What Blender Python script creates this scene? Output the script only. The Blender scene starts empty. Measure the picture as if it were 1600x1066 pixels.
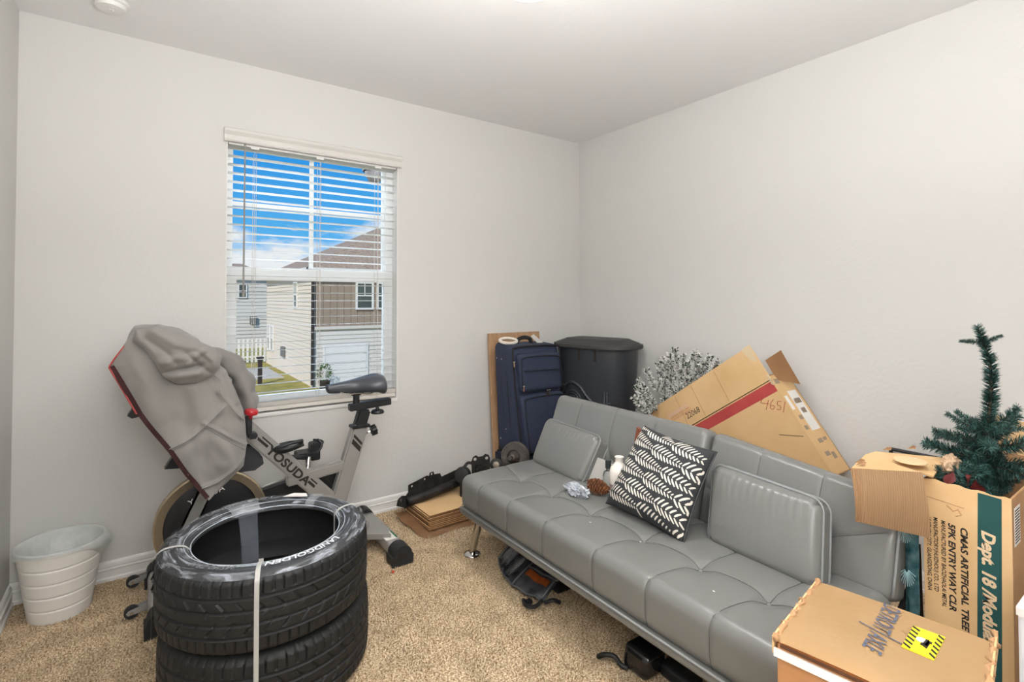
import bpy, bmesh, math, random
from mathutils import Vector, Matrix, noise
import numpy as np

random.seed(7)
PI = math.pi
scene = bpy.context.scene
COL = scene.collection

# ------------------------------------------------------------------ camera
cam_d = bpy.data.cameras.new('camera')
cam = bpy.data.objects.new('camera', cam_d)
COL.objects.link(cam)
cam.location = (-2.6972, -2.8973, 1.2445)
cam.rotation_euler = (PI / 2 + 0.01798, 0, -0.61846)
cam_d.sensor_width = 36.0
cam_d.lens = 18.0
cam_d.shift_y = -0.0502
cam_d.clip_start = 0.03
cam_d.clip_end = 400
scene.camera = cam

# ------------------------------------------------------------------ view
scene.view_settings.view_transform = 'Standard'
scene.view_settings.look = 'None'
scene.view_settings.gamma = 1.0
scene.view_settings.use_curve_mapping = False
scene.view_settings.exposure = -0.03


def lin(c):
    return tuple(((v / 255) / 12.92 if v / 255 <= 0.04045 else ((v / 255 + 0.055) / 1.055) ** 2.4) for v in c)


# ------------------------------------------------------------------ world: blue sky with broken cloud
W = bpy.data.worlds.new('sky')
scene.world = W
W.use_nodes = True
nt = W.node_tree
nt.nodes.clear()
n_out = nt.nodes.new('ShaderNodeOutputWorld')
n_bg = nt.nodes.new('ShaderNodeBackground')
n_tc = nt.nodes.new('ShaderNodeTexCoord')
n_sep = nt.nodes.new('ShaderNodeSeparateXYZ')
nt.links.new(n_tc.outputs['Generated'], n_sep.inputs[0])
n_r = nt.nodes.new('ShaderNodeValToRGB')
n_r.color_ramp.elements[0].position = 0.0
n_r.color_ramp.elements[0].color = (*lin((150, 205, 240)), 1)
n_r.color_ramp.elements[1].position = 0.30
n_r.color_ramp.elements[1].color = (*lin((24, 140, 226)), 1)
e = n_r.color_ramp.elements.new(0.12)
e.color = (*lin((88, 178, 240)), 1)
nt.links.new(n_sep.outputs['Z'], n_r.inputs[0])
n_map = nt.nodes.new('ShaderNodeMapping')
n_map.inputs['Scale'].default_value = (1.0, 1.0, 2.4)
n_map.inputs['Location'].default_value = (0.35, 0.1, 0.4)
nt.links.new(n_tc.outputs['Generated'], n_map.inputs[0])
n_no = nt.nodes.new('ShaderNodeTexNoise')
n_no.inputs['Scale'].default_value = 4.6
n_no.inputs['Detail'].default_value = 9
n_no.inputs['Roughness'].default_value = 0.56
nt.links.new(n_map.outputs[0], n_no.inputs['Vector'])
n_m1 = nt.nodes.new('ShaderNodeMath')      # more cloud near the horizon
n_m1.operation = 'MULTIPLY_ADD'
n_m1.inputs[1].default_value = -1.9
n_m1.inputs[2].default_value = 0.30
nt.links.new(n_sep.outputs['Z'], n_m1.inputs[0])
n_m2 = nt.nodes.new('ShaderNodeMath')
n_m2.operation = 'ADD'
nt.links.new(n_no.outputs['Fac'], n_m2.inputs[0])
nt.links.new(n_m1.outputs[0], n_m2.inputs[1])
n_cr = nt.nodes.new('ShaderNodeValToRGB')
n_cr.color_ramp.elements[0].position = 0.49
n_cr.color_ramp.elements[0].color = (0, 0, 0, 1)
n_cr.color_ramp.elements[1].position = 0.60
n_cr.color_ramp.elements[1].color = (1, 1, 1, 1)
nt.links.new(n_m2.outputs[0], n_cr.inputs[0])
n_mix = nt.nodes.new('ShaderNodeMixRGB')
n_mix.inputs[2].default_value = (*lin((236, 240, 243)), 1)
nt.links.new(n_cr.outputs[0], n_mix.inputs[0])
nt.links.new(n_r.outputs[0], n_mix.inputs[1])
nt.links.new(n_mix.outputs[0], n_bg.inputs[0])
n_bg.inputs[1].default_value = 1.0
nt.links.new(n_bg.outputs[0], n_out.inputs[0])


# ------------------------------------------------------------------ lights
def light(name, kind, loc, energy, rot=(0, 0, 0), color=(1, 1, 1), size=None, size_y=None, angle=None):
    d = bpy.data.lights.new(name, kind)
    d.energy = energy
    d.color = color
    if kind == 'AREA':
        d.shape = 'RECTANGLE'
        d.size = size
        d.size_y = size_y or size
    if kind == 'POINT':
        d.shadow_soft_size = size
    if kind == 'SPOT':
        d.shadow_soft_size = size
        d.spot_size = angle
        d.spot_blend = 1.0
    if kind == 'SUN':
        d.angle = angle
    o = bpy.data.objects.new(name, d)
    o.location = loc
    o.rotation_euler = rot
    COL.objects.link(o)
    return o


# sun on the houses outside (comes from behind this house, so none falls into the room)
light('sun', 'SUN', (0, -10, 20), 3.4, rot=(math.radians(50), 0, math.radians(-48)), color=(1.0, 0.96, 0.9), angle=0.01)
# added soft fill panel behind and above the camera, no lamp stands there
light('rear_fill_light', 'AREA', (-2.45, -3.36, 1.55), 35, rot=(math.radians(94), 0, math.radians(-36)), color=(1.0, 1.0, 0.99), size=1.2, size_y=1.0)
# the ceiling lamp's own downward light, and flash bounced off the ceiling behind the camera
light('ceiling_lamp_light', 'SPOT', (-1.60, -1.468, 2.33), 50, color=(1.0, 0.99, 0.985), size=0.14, angle=math.radians(150))
light('bounce_flash', 'AREA', (-2.3, -2.62, 1.50), 60, rot=(math.radians(180), 0, 0), color=(0.975, 0.985, 1.0), size=0.4, size_y=0.3)
# daylight from the open sky above, falling down through the window
light('sky_daylight', 'AREA', (-1.93, 1.75, 3.3), 380, rot=(math.radians(-48), 0, 0), color=(0.80, 0.90, 1.0), size=2.2, size_y=1.2)


# ------------------------------------------------------------------ materials
MATS = {}


def mat(name, rgb, rough=0.6, metal=0.0, var=0.0, vscale=8.0, bump=0.0, bscale=60.0, rgb2=None, spec=None,
        coat=0.0, trans=0.0, alpha=1.0, ior=None, stretch=None, sheen=0.0, detail=4):
    if name in MATS:
        return MATS[name]
    m = bpy.data.materials.new(name)
    m.use_nodes = True
    t = m.node_tree
    b = t.nodes['Principled BSDF']
    b.inputs['Base Color'].default_value = (*lin(rgb), 1)
    b.inputs['Roughness'].default_value = rough
    b.inputs['Metallic'].default_value = metal
    if spec is not None:
        b.inputs['Specular IOR Level'].default_value = spec
    if coat:
        b.inputs['Coat Weight'].default_value = coat
        b.inputs['Coat Roughness'].default_value = 0.15
    if trans:
        b.inputs['Transmission Weight'].default_value = trans
    if ior:
        b.inputs['IOR'].default_value = ior
    if sheen:
        b.inputs['Sheen Weight'].default_value = sheen
    b.inputs['Alpha'].default_value = alpha
    tc = t.nodes.new('ShaderNodeTexCoord')
    src = tc.outputs['Object']
    if stretch:
        mp = t.nodes.new('ShaderNodeMapping')
        mp.inputs['Scale'].default_value = stretch
        t.links.new(src, mp.inputs[0])
        src = mp.outputs[0]
    no = t.nodes.new('ShaderNodeTexNoise')
    no.inputs['Scale'].default_value = vscale
    no.inputs['Detail'].default_value = detail
    t.links.new(src, no.inputs['Vector'])
    r = t.nodes.new('ShaderNodeValToRGB')
    r.color_ramp.elements[0].position = 0.3
    r.color_ramp.elements[1].position = 0.7
    if rgb2 is None:
        v = var or 0.02
        c1 = tuple(max(0, x * (1 - v)) for x in lin(rgb))
        c2 = tuple(min(1, x * (1 + v)) for x in lin(rgb))
    else:
        c1, c2 = lin(rgb), lin(rgb2)
    r.color_ramp.elements[0].color = (*c1, 1)
    r.color_ramp.elements[1].color = (*c2, 1)
    t.links.new(no.outputs['Fac'], r.inputs[0])
    t.links.new(r.outputs[0], b.inputs['Base Color'])
    if bump:
        n2 = t.nodes.new('ShaderNodeTexNoise')
        n2.inputs['Scale'].default_value = bscale
        n2.inputs['Detail'].default_value = 3
        t.links.new(src, n2.inputs['Vector'])
        bp = t.nodes.new('ShaderNodeBump')
        bp.inputs['Strength'].default_value = bump
        bp.inputs['Distance'].default_value = 0.01
        t.links.new(n2.outputs['Fac'], bp.inputs['Height'])
        t.links.new(bp.outputs[0], b.inputs['Normal'])
    MATS[name] = m
    return m


# ------------------------------------------------------------------ object helpers
ORG = {}


def _root(o):
    while o.parent:
        o = o.parent
    return o


def thing(name, label, cat, loc, group=None):
    o = bpy.data.objects.new(name, None)
    o.empty_display_size = 0.05
    COL.objects.link(o)
    o.location = loc
    o['label'] = label
    o['category'] = cat
    if group:
        o['group'] = group
    ORG[o.name] = Vector(loc)
    return o


def tag(o, label, cat, group=None):
    o['label'] = label
    o['category'] = cat
    if group:
        o['group'] = group
    return o


def obj(name, bm, m, parent=None, smooth=False, loc=None, label=None, mesh=None, auto=None):
    """link a bmesh given in world coordinates as ONE object"""
    if mesh is None:
        org = ORG[_root(parent).name] if parent else Vector(loc or (0, 0, 0))
        bmesh.ops.translate(bm, verts=bm.verts, vec=-org)
        mesh = bpy.data.meshes.new(name)
        bmesh.ops.recalc_face_normals(bm, faces=bm.faces)
        bm.to_mesh(mesh)
        bm.free()
        if m:
            mesh.materials.append(m)
        if smooth:
            mesh.polygons.foreach_set('use_smooth', [True] * len(mesh.polygons))
            if auto is not None:
                mesh.set_sharp_from_angle(angle=math.radians(auto))
    o = bpy.data.objects.new(name, mesh)
    COL.objects.link(o)
    if parent:
        o.parent = parent
    else:
        o.location = loc or (0, 0, 0)
        ORG[o.name] = Vector(loc or (0, 0, 0))
    if label:
        o['label'] = label
    return o


def struct(name, bm, m, parent=None, **k):
    o = obj(name, bm, m, parent, **k)
    o['kind'] = 'structure'
    return o


def NB():
    return bmesh.new()


def add_box(bm, lo, hi, bev=0.0, M=None):
    g = bmesh.ops.create_cube(bm, size=1)
    vs = g['verts']
    c = [(a + b) / 2 for a, b in zip(lo, hi)]
    s = [abs(b - a) for a, b in zip(lo, hi)]
    for v in vs:
        v.co = Vector((v.co.x * s[0] + c[0], v.co.y * s[1] + c[1], v.co.z * s[2] + c[2]))
    if bev:
        es = list({e for v in vs for e in v.link_edges})
        r = bmesh.ops.bevel(bm, geom=es, offset=bev, segments=2, affect='EDGES', clamp_overlap=True)
        vs = list({v for v in r['verts']} | {v for v in vs if v.is_valid})
        vs = [v for v in vs if v.is_valid]
    if M is not None:
        bmesh.ops.transform(bm, matrix=M, verts=vs)
    return vs


def frame(z, x=None):
    z = Vector(z).normalized()
    a = Vector(x) if x is not None else (Vector((0, 0, 1)) if abs(z.z) < 0.9 else Vector((1, 0, 0)))
    x_ = (a - a.dot(z) * z).normalized()
    y_ = z.cross(x_)
    return x_, y_, z


def add_cyl(bm, p0, p1, r0, r1=None, seg=24, cap=True):
    r1 = r0 if r1 is None else r1
    p0, p1 = Vector(p0), Vector(p1)
    x, y, z = frame(p1 - p0)
    rings = []
    for p, r in ((p0, r0), (p1, r1)):
        rings.append([bm.verts.new(p + r * (math.cos(2 * PI * i / seg) * x + math.sin(2 * PI * i / seg) * y)) for i in range(seg)])
    for i in range(seg):
        j = (i + 1) % seg
        bm.faces.new((rings[0][i], rings[0][j], rings[1][j], rings[1][i]))
    if cap:
        bm.faces.new(list(reversed(rings[0])))
        bm.faces.new(rings[1])


def add_tube(bm, pts, r, seg=10, closed=False, flat=1.0, up=None):
    pts = [Vector(p) for p in pts]
    n = len(pts)
    rad = r if isinstance(r, (list, tuple)) else [r] * n
    prev = None
    rings = []
    for i, p in enumerate(pts):
        if closed:
            d = pts[(i + 1) % n] - pts[(i - 1) % n]
        else:
            d = pts[min(i + 1, n - 1)] - pts[max(i - 1, 0)]
        d.normalize()
        if up is not None:
            x, y, _ = frame(d, up)
        elif prev is None:
            x, y, _ = frame(d)
        else:
            x, y, _ = frame(d, prev)
        prev = x
        rings.append([bm.verts.new(p + rad[i] * (math.cos(2 * PI * k / seg) * x * flat + math.sin(2 * PI * k / seg) * y)) for k in range(seg)])
    m = n if closed else n - 1
    for i in range(m):
        a, b = rings[i], rings[(i + 1) % n]
        for k in range(seg):
            l = (k + 1) % seg
            bm.faces.new((a[k], a[l], b[l], b[k]))
    if not closed:
        bm.faces.new(list(reversed(rings[0])))
        bm.faces.new(rings[-1])


def add_lathe(bm, prof, origin=(0, 0, 0), axis=(0, 0, 1), seg=48, sx=1.0, sy=1.0, closed=False, a0=0.0, a1=2 * PI):
    """prof: list of (radius, height)"""
    o = Vector(origin)
    x, y, z = frame(axis, (1, 0, 0) if abs(Vector(axis).normalized().x) < 0.9 else (0, 1, 0))
    full = abs(a1 - a0 - 2 * PI) < 1e-6
    nseg = seg if full else seg + 1
    rings = []
    for r, h in prof:
        if r < 1e-6:
            v = bm.verts.new(o + z * h)
            rings.append([v] * nseg)
        else:
            rings.append([bm.verts.new(o + z * h + r * (sx * math.cos(a0 + (a1 - a0) * i / seg) * x + sy * math.sin(a0 + (a1 - a0) * i / seg) * y)) for i in range(nseg)])
    pairs = list(zip(rings[:-1], rings[1:]))
    if closed:
        pairs.append((rings[-1], rings[0]))
    for a, b in pairs:
        for i in range(seg):
            j = (i + 1) % nseg
            f = []
            for v in (a[i], a[j], b[j], b[i]):
                if v not in f:
                    f.append(v)
            if len(f) > 2:
                try:
                    bm.faces.new(f)
                except ValueError:
                    pass


def add_prism(bm, poly, o, u, v, n, t0, t1):
    """polygon (a,b) in plane o+a*u+b*v, extruded from t0 to t1 along n"""
    o, u, v, n = Vector(o), Vector(u), Vector(v), Vector(n)
    A = [bm.verts.new(o + a * u + b * v + t0 * n) for a, b in poly]
    B = [bm.verts.new(o + a * u + b * v + t1 * n) for a, b in poly]
    k = len(poly)
    bm.faces.new(list(reversed(A)))
    bm.faces.new(B)
    for i in range(k):
        j = (i + 1) % k
        bm.faces.new((A[i], A[j], B[j], B[i]))


def add_grid(bm, fn, nu, nv, wrap_u=False):
    R = [[bm.verts.new(fn(i / (nu if wrap_u else nu - 1), j / (nv - 1))) for j in range(nv)] for i in range(nu)]
    for i in range(nu if wrap_u else nu - 1):
        k = (i + 1) % nu
        for j in range(nv - 1):
            bm.faces.new((R[i][j], R[k][j], R[k][j + 1], R[i][j + 1]))
    return R


def rcube(bm, half, r, n, fn=None):
    """rounded box of half sizes about the origin, gridded, mapped through fn"""
    hx, hy, hz = half
    h = [hx, hy, hz]
    cache = {}
    nn = n if isinstance(n, (tuple, list)) else (n, n, n)

    def vert(p):
        key = (round(p[0], 5), round(p[1], 5), round(p[2], 5))
        if key in cache:
            return cache[key]
        q = Vector([p[i] * h[i] for i in range(3)])
        inner = Vector([max(-(h[i] - r), min(h[i] - r, q[i])) for i in range(3)])
        d = q - inner
        if d.length > 1e-9:
            q = inner + d.normalized() * r
        v = bm.verts.new(fn(q) if fn else q)
        cache[key] = v
        return v

    for ax in range(3):
        a, b = (ax + 1) % 3, (ax + 2) % 3
        for s in (-1, 1):
            for i in range(nn[a]):
                for j in range(nn[b]):
                    quad = []
                    for di, dj in ((0, 0), (1, 0), (1, 1), (0, 1)):
                        p = [0, 0, 0]
                        p[ax] = s
                        p[a] = -1 + 2 * (i + di) / nn[a]
                        p[b] = -1 + 2 * (j + dj) / nn[b]
                        quad.append(vert(p))
                    if s < 0:
                        quad.reverse()
                    bm.faces.new(quad)


def tril(C, a, b, c):
    """C: 8 corners dict (i,j,k)->Vector ; a,b,c in 0..1"""
    p = Vector((0, 0, 0))
    for i in (0, 1):
        for j in (0, 1):
            for k in (0, 1):
                w = (a if i else 1 - a) * (b if j else 1 - b) * (c if k else 1 - c)
                p += w * C[(i, j, k)]
    return p


def text_bm(s, size, o, u, v, n, shear=0.0, depth=0.0006, align='LEFT', sx=1.0, bold=0.0, path=None, space=1.0):
    """lettering mesh: text laid in plane (u right, v up), n normal"""
    cu = bpy.data.curves.new('txt', 'FONT')
    cu.body = s
    cu.size = 1.0
    cu.align_x = align
    cu.shear = shear
    cu.offset = bold
    cu.space_character = space
    cu.resolution_u = 3
    ob = bpy.data.objects.new('txt', cu)
    COL.objects.link(ob)
    dg = bpy.context.evaluated_depsgraph_get()
    me = bpy.data.meshes.new_from_object(ob.evaluated_get(dg))
    bpy.data.objects.remove(ob)
    bpy.data.curves.remove(cu)
    bm = NB()
    bm.from_mesh(me)
    bpy.data.meshes.remove(me)
    o, u, v, n = Vector(o), Vector(u).normalized(), Vector(v).normalized(), Vector(n).normalized()
    for w in bm.verts:
        x, y = w.co.x * size * sx, w.co.y * size
        w.co = path(x, y) if path else o + x * u + y * v + n * depth
    return bm


def dup(root, loc=None, M=None):
    r = root.copy()
    COL.objects.link(r)
    if M is not None:
        r.matrix_world = M
    elif loc is not None:
        r.location = loc
    for ch in list(root.children):
        c = ch.copy()
        COL.objects.link(c)
        c.parent = r
        for g in ch.children:
            d = g.copy()
            COL.objects.link(d)
            d.parent = c
    return r


def copy_part(src, parent, M):
    c = src.copy()
    COL.objects.link(c)
    c.parent = parent
    c.matrix_local = M
    return c


def bez(pts, n=12):
    """Catmull-Rom through points"""
    P = [Vector(p) for p in pts]
    P = [2 * P[0] - P[1]] + P + [2 * P[-1] - P[-2]]
    out = []
    for i in range(1, len(P) - 2):
        for k in range(n):
            t = k / n
            a, b, c, d = P[i - 1], P[i], P[i + 1], P[i + 2]
            out.append(0.5 * ((2 * b) + (-a + c) * t + (2 * a - 5 * b + 4 * c - d) * t * t + (-a + 3 * b - 3 * c + d) * t ** 3))
    out.append(P[-2])
    return out


# common materials
M_wall = mat('wall_paint', (214, 212, 208), 0.75, bump=0.10, bscale=55, var=0.008, vscale=2)
M_ceil = mat('ceiling_paint', (238, 237, 236), 0.85, bump=0.08, bscale=40, var=0.008, vscale=2)
M_trim = mat('white_trim', (232, 230, 226), 0.4, var=0.01)
M_vinyl = mat('white_vinyl', (238, 239, 238), 0.35, var=0.01)
M_slat = mat('blind_white', (240, 239, 235), 0.45, var=0.01)
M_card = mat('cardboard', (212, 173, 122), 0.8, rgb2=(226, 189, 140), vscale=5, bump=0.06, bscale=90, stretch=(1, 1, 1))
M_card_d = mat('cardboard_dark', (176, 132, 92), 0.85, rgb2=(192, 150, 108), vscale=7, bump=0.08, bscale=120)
M_cardedge = mat('cardboard_edge', (190, 150, 110), 0.9, rgb2=(140, 100, 66), vscale=140)
M_black = mat('black_plastic', (30, 31, 33), 0.45, var=0.1)
M_rub = mat('black_rubber', (38, 39, 41), 0.62, var=0.12, bump=0.1, bscale=140)
M_ink = mat('black_ink', (40, 34, 30), 0.7, var=0.05)
M_chrome = mat('chrome', (205, 203, 200), 0.08, metal=1.0, var=0.02)
M_silver = mat('silver_paint', (160, 158, 154), 0.36, metal=0.35, var=0.03)
M_iron = mat('black_iron', (36, 34, 34), 0.55, metal=0.5, rgb2=(58, 54, 52), vscale=22, bump=0.2, bscale=80)
M_rust = mat('grey_cast_iron', (78, 74, 72), 0.6, metal=0.4, rgb2=(98, 90, 84), vscale=30, bump=0.2, bscale=90)
M_white = mat('white_paper', (236, 232, 226), 0.6, var=0.02)
# ================================================================== ROOM
XL, YF, H = -3.1433, -3.42, 2.44
WX0, WX1, WZ0, WZ1 = -2.3827, -1.4779, 0.6487, 2.0411


def carpet_mat():
    m = bpy.data.materials.new('carpet')
    m.use_nodes = True
    t = m.node_tree
    b = t.nodes['Principled BSDF']
    b.inputs['Roughness'].default_value = 0.95
    b.inputs['Specular IOR Level'].default_value = 0.1
    tc = t.nodes.new('ShaderNodeTexCoord')
    n1 = t.nodes.new('ShaderNodeTexNoise')
    n1.inputs['Scale'].default_value = 150
    n1.inputs['Detail'].default_value = 4
    n2 = t.nodes.new('ShaderNodeTexNoise')
    n2.inputs['Scale'].default_value = 11
    n2.inputs['Detail'].default_value = 6
    r = t.nodes.new('ShaderNodeValToRGB')
    r.color_ramp.elements[0].position = 0.36
    r.color_ramp.elements[0].color = (*lin((158, 127, 92)), 1)
    r.color_ramp.elements[1].position = 0.62
    r.color_ramp.elements[1].color = (*lin((248, 228, 196)), 1)
    r2 = t.nodes.new('ShaderNodeValToRGB')
    r2.color_ramp.elements[0].position = 0.35
    r2.color_ramp.elements[0].color = (0.76, 0.75, 0.73, 1)
    r2.color_ramp.elements[1].position = 0.65
    r2.color_ramp.elements[1].color = (1, 1, 1, 1)
    mx = t.nodes.new('ShaderNodeMixRGB')
    mx.blend_type = 'MULTIPLY'
    mx.inputs[0].default_value = 1
    t.links.new(tc.outputs['Object'], n1.inputs['Vector'])
    t.links.new(tc.outputs['Object'], n2.inputs['Vector'])
    t.links.new(n1.outputs['Fac'], r.inputs[0])
    t.links.new(n2.outputs['Fac'], r2.inputs[0])
    t.links.new(r.outputs[0], mx.inputs[1])
    t.links.new(r2.outputs[0], mx.inputs[2])
    t.links.new(mx.outputs[0], b.inputs['Base Color'])
    bp = t.nodes.new('ShaderNodeBump')
    bp.inputs['Strength'].default_value = 0.6
    bp.inputs['Distance'].default_value = 0.01
    t.links.new(n1.outputs['Fac'], bp.inputs['Height'])
    t.links.new(bp.outputs[0], b.inputs['Normal'])
    return m


M_carpet = carpet_mat()
bm = NB()
add_box(bm, (XL - 0.12, YF - 0.12, -0.12), (0.12, 0.14, 0.0))
floor = struct('floor', bm, M_carpet)
floor['label'] = 'beige cut-pile carpet floor'
bm = NB()
add_box(bm, (XL - 0.12, YF - 0.12, H), (0.12, 0.14, H + 0.1))
struct('ceiling', bm, M_ceil)
bm = NB()
add_box(bm, (XL - 0.12, 0, 0), (WX0, 0.14, H))
add_box(bm, (WX1, 0, 0), (0.12, 0.14, H))
add_box(bm, (WX0, 0, 0), (WX1, 0.14, WZ0))
add_box(bm, (WX0, 0, WZ1), (WX1, 0.14, H))
struct('wall_back', bm, M_wall)
bm = NB()
add_box(bm, (0, YF, 0), (0.12, 0, H))
struct('wall_right', bm, M_wall)
bm = NB()
add_box(bm, (XL - 0.12, YF, 0), (XL, 0, H))
struct('wall_left', bm, M_wall)
bm = NB()
add_box(bm, (XL - 0.12, YF - 0.12, 0), (0.12, YF, H))
struct('wall_front', bm, M_wall)

BP = [(0, 0), (0.016, 0), (0.016, 0.013), (0.012, 0.018), (0.012, 0.046), (0.0145, 0.050), (0.0145, 0.053), (0.0095, 0.058), (0.011, 0.063), (0.0085, 0.077), (0.004, 0.084), (0, 0.086)]
bm = NB()
add_prism(bm, BP, (XL, 0, 0), (0, -1, 0), (0, 0, 1), (1, 0, 0), 0, -XL)
struct('baseboard_back', bm, M_trim)
bm = NB()
add_prism(bm, BP, (0, 0, 0), (-1, 0, 0), (0, 0, 1), (0, -1, 0), 0.016, -YF)
struct('baseboard_right', bm, M_trim)
bm = NB()
add_prism(bm, BP, (XL, 0, 0), (1, 0, 0), (0, 0, 1), (0, -1, 0), 0.016, -YF)
struct('baseboard_left', bm, M_trim)

# carpet pile: short leaning tufts over the open part of the floor
rng = np.random.default_rng(3)
NT = 150000
px = rng.uniform(XL + 0.02, -0.85, NT)
py = rng.uniform(-2.75, -0.02, NT)
keep = (py > -1.02 * (px + 3.2) * 0 - 2.75)
px, py = px[keep], py[keep]
NT = len(px)
hh = rng.uniform(0.006, 0.012, NT)
an = rng.uniform(0, 2 * PI, NT)
ln = rng.uniform(0, 0.006, NT)
la = an + rng.uniform(-1.2, 1.2, NT)
w = 0.0021
V = np.zeros((NT, 3, 3), dtype=np.float32)
V[:, 0, 0] = px - w * np.sin(an); V[:, 0, 1] = py + w * np.cos(an)
V[:, 1, 0] = px + w * np.sin(an); V[:, 1, 1] = py - w * np.cos(an)
V[:, 2, 0] = px + ln * np.cos(la); V[:, 2, 1] = py + ln * np.sin(la); V[:, 2, 2] = hh
V[:, 0:2, 2] = -0.001
me = bpy.data.meshes.new('carpet_pile')
me.vertices.add(NT * 3)
me.vertices.foreach_set('co', V.reshape(-1))
me.loops.add(NT * 3)
me.loops.foreach_set('vertex_index', np.arange(NT * 3, dtype=np.int32))
me.polygons.add(NT)
me.polygons.foreach_set('loop_start', np.arange(0, NT * 3, 3, dtype=np.int32))
me.update(calc_edges=True)
me.materials.append(M_carpet)
pile = bpy.data.objects.new('carpet_pile', me)
COL.objects.link(pile)
pile.parent = floor
pile['kind'] = 'stuff'

# ------------------------------------------------------------------ window: single hung, muntins in the upper sash
M_glass = mat('window_glass', (255, 255, 255), 0.0, trans=1.0, ior=1.01, spec=0.1, var=0.001)
bm = NB()
y0, y1 = 0.075, 0.135
fx0, fx1, fz0, fz1 = WX0 + 0.028, WX1 - 0.045, WZ0 + 0.03, WZ1 + 0.0
add_box(bm, (WX0, y0, WZ0), (fx0, y1, WZ1))
add_box(bm, (fx1, y0, WZ0), (WX1, y1, WZ1))
add_box(bm, (fx0, y0, WZ0), (fx1, y1, WZ0 + 0.04))
add_box(bm, (fx0, y0, WZ1 - 0.012), (fx1, y1, WZ1))
win = struct('window_1', bm, M_vinyl)
win['label'] = 'white vinyl single hung window'
zm0, zm1 = 1.345, 1.412
bm = NB()                                       # upper sash with its cross
add_box(bm, (fx0, 0.10, zm0), (fx1, 0.125, zm1), 0.003)
add_box(bm, (fx0, 0.10, zm1), (fx0 + 0.012, 0.125, WZ1 - 0.012))
add_box(bm, (fx1 - 0.012, 0.10, zm1), (fx1, 0.125, WZ1 - 0.012))
xm = -1.948
add_box(bm, (xm - 0.011, 0.104, zm1), (xm + 0.011, 0.12, WZ1 - 0.012), 0.002)
add_box(bm, (fx0 + 0.012, 0.104, 1.731), (xm - 0.011, 0.12, 1.753), 0.002)
add_box(bm, (xm + 0.011, 0.104, 1.731), (fx1 - 0.012, 0.12, 1.753), 0.002)
obj('upper_sash', bm, M_vinyl, win)
bm = NB()                                       # lower sash
add_box(bm, (fx0, 0.075, zm0 - 0.003), (fx1, 0.10, zm1 - 0.004), 0.003)
add_box(bm, (fx0, 0.075, WZ0 + 0.04), (fx0 + 0.03, 0.10, zm0))
add_box(bm, (fx1 - 0.01, 0.075, WZ0 + 0.04), (fx1, 0.10, zm0))
add_box(bm, (fx0, 0.075, WZ0 + 0.04), (fx1, 0.10, WZ0 + 0.085), 0.003)
obj('lower_sash', bm, M_vinyl, win)
bm = NB()
add_box(bm, (fx0 + 0.012, 0.112, zm1), (fx1 - 0.012, 0.114, WZ1 - 0.012))
obj('pane', bm, M_glass, win)
bm = NB()
add_box(bm, (fx0 + 0.03, 0.088, WZ0 + 0.085), (fx1 - 0.01, 0.09, zm0))
obj('pane', bm, M_glass, win)
bm = NB()                                       # reveal lining, white
add_box(bm, (WX0, -0.001, WZ0), (WX0 + 0.004, 0.075, WZ1))
add_box(bm, (WX1 - 0.004, -0.001, WZ0), (WX1, 0.075, WZ1))
struct('trim_1', bm, M_trim)
bm = NB()
add_box(bm, (WX0, -0.008, WZ0 - 0.012), (WX1, 0.075, WZ0 + 0.006), 0.003)
s_ = struct('trim_2', bm, M_trim)
s_['label'] = 'white window sill'

# ------------------------------------------------------------------ blind
bl = thing('window_blind', 'white two inch horizontal slat blind, slats open, hanging in the window', 'blind', (-1.93, 0.03, WZ0 + 0.01))
bx0, bx1 = WX0 + 0.008, WX1 - 0.008
bm = NB()
add_box(bm, (bx0, 0.004, 2.022), (bx1, 0.056, 2.040), 0.002)
obj('headrail', bm, M_slat, bl)
bm = NB()                                       # valance with returns
VP = [(0.0, 2.030), (0.022, 2.030), (0.026, 2.036), (0.022, 2.044), (0.024, 2.062), (0.036, 2.078), (0.040, 2.090), (0.034, 2.096), (0.0, 2.096)]
add_prism(bm, VP, (WX0 - 0.014, 0, 0), (0, -1, 0), (0, 0, 1), (1, 0, 0), 0, (WX1 - WX0) + 0.03)
obj('valance', bm, mat('valance_white', (216, 212, 207), 0.5, var=0.01), bl)
slat_src = None
NS = 31
for i in range(NS):
    z = 2.012 - i * 0.0433
    if slat_src is None:
        bm = NB()
        L = bx1 - bx0

        def sf(u, v):
            a = (v - 0.5)
            return Vector((bx0 + u * L, 0.031 + a * 0.050, z + 0.0022 * (1 - (2 * a) ** 2) - a * 0.003))
        top = add_grid(bm, sf, 2, 7)
        r = bmesh.ops.solidify(bm, geom=bm.faces[:], thickness=0.0026)
        slat_src = obj('slat', bm, M_slat, bl, smooth=True, auto=40)
        z0s = z
    else:
        c = slat_src.copy()
        COL.objects.link(c)
        c.location = (0, 0, z - z0s)
bm = NB()
zb = 1.982 - NS * 0.0437 + 0.008
add_box(bm, (bx0, 0.006, 0.6635), (bx1, 0.056, 0.685), 0.003)
for k in range(5):
    add_box(bm, (bx0, 0.006, 0.688 + k * 0.0042), (bx1, 0.056, 0.691 + k * 0.0042))
obj('bottom_rail', bm, mat('rail_white', (222, 216, 208), 0.5, var=0.01), bl)
M_cord = mat('white_cord', (214, 208, 200), 0.7, var=0.02)
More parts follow.
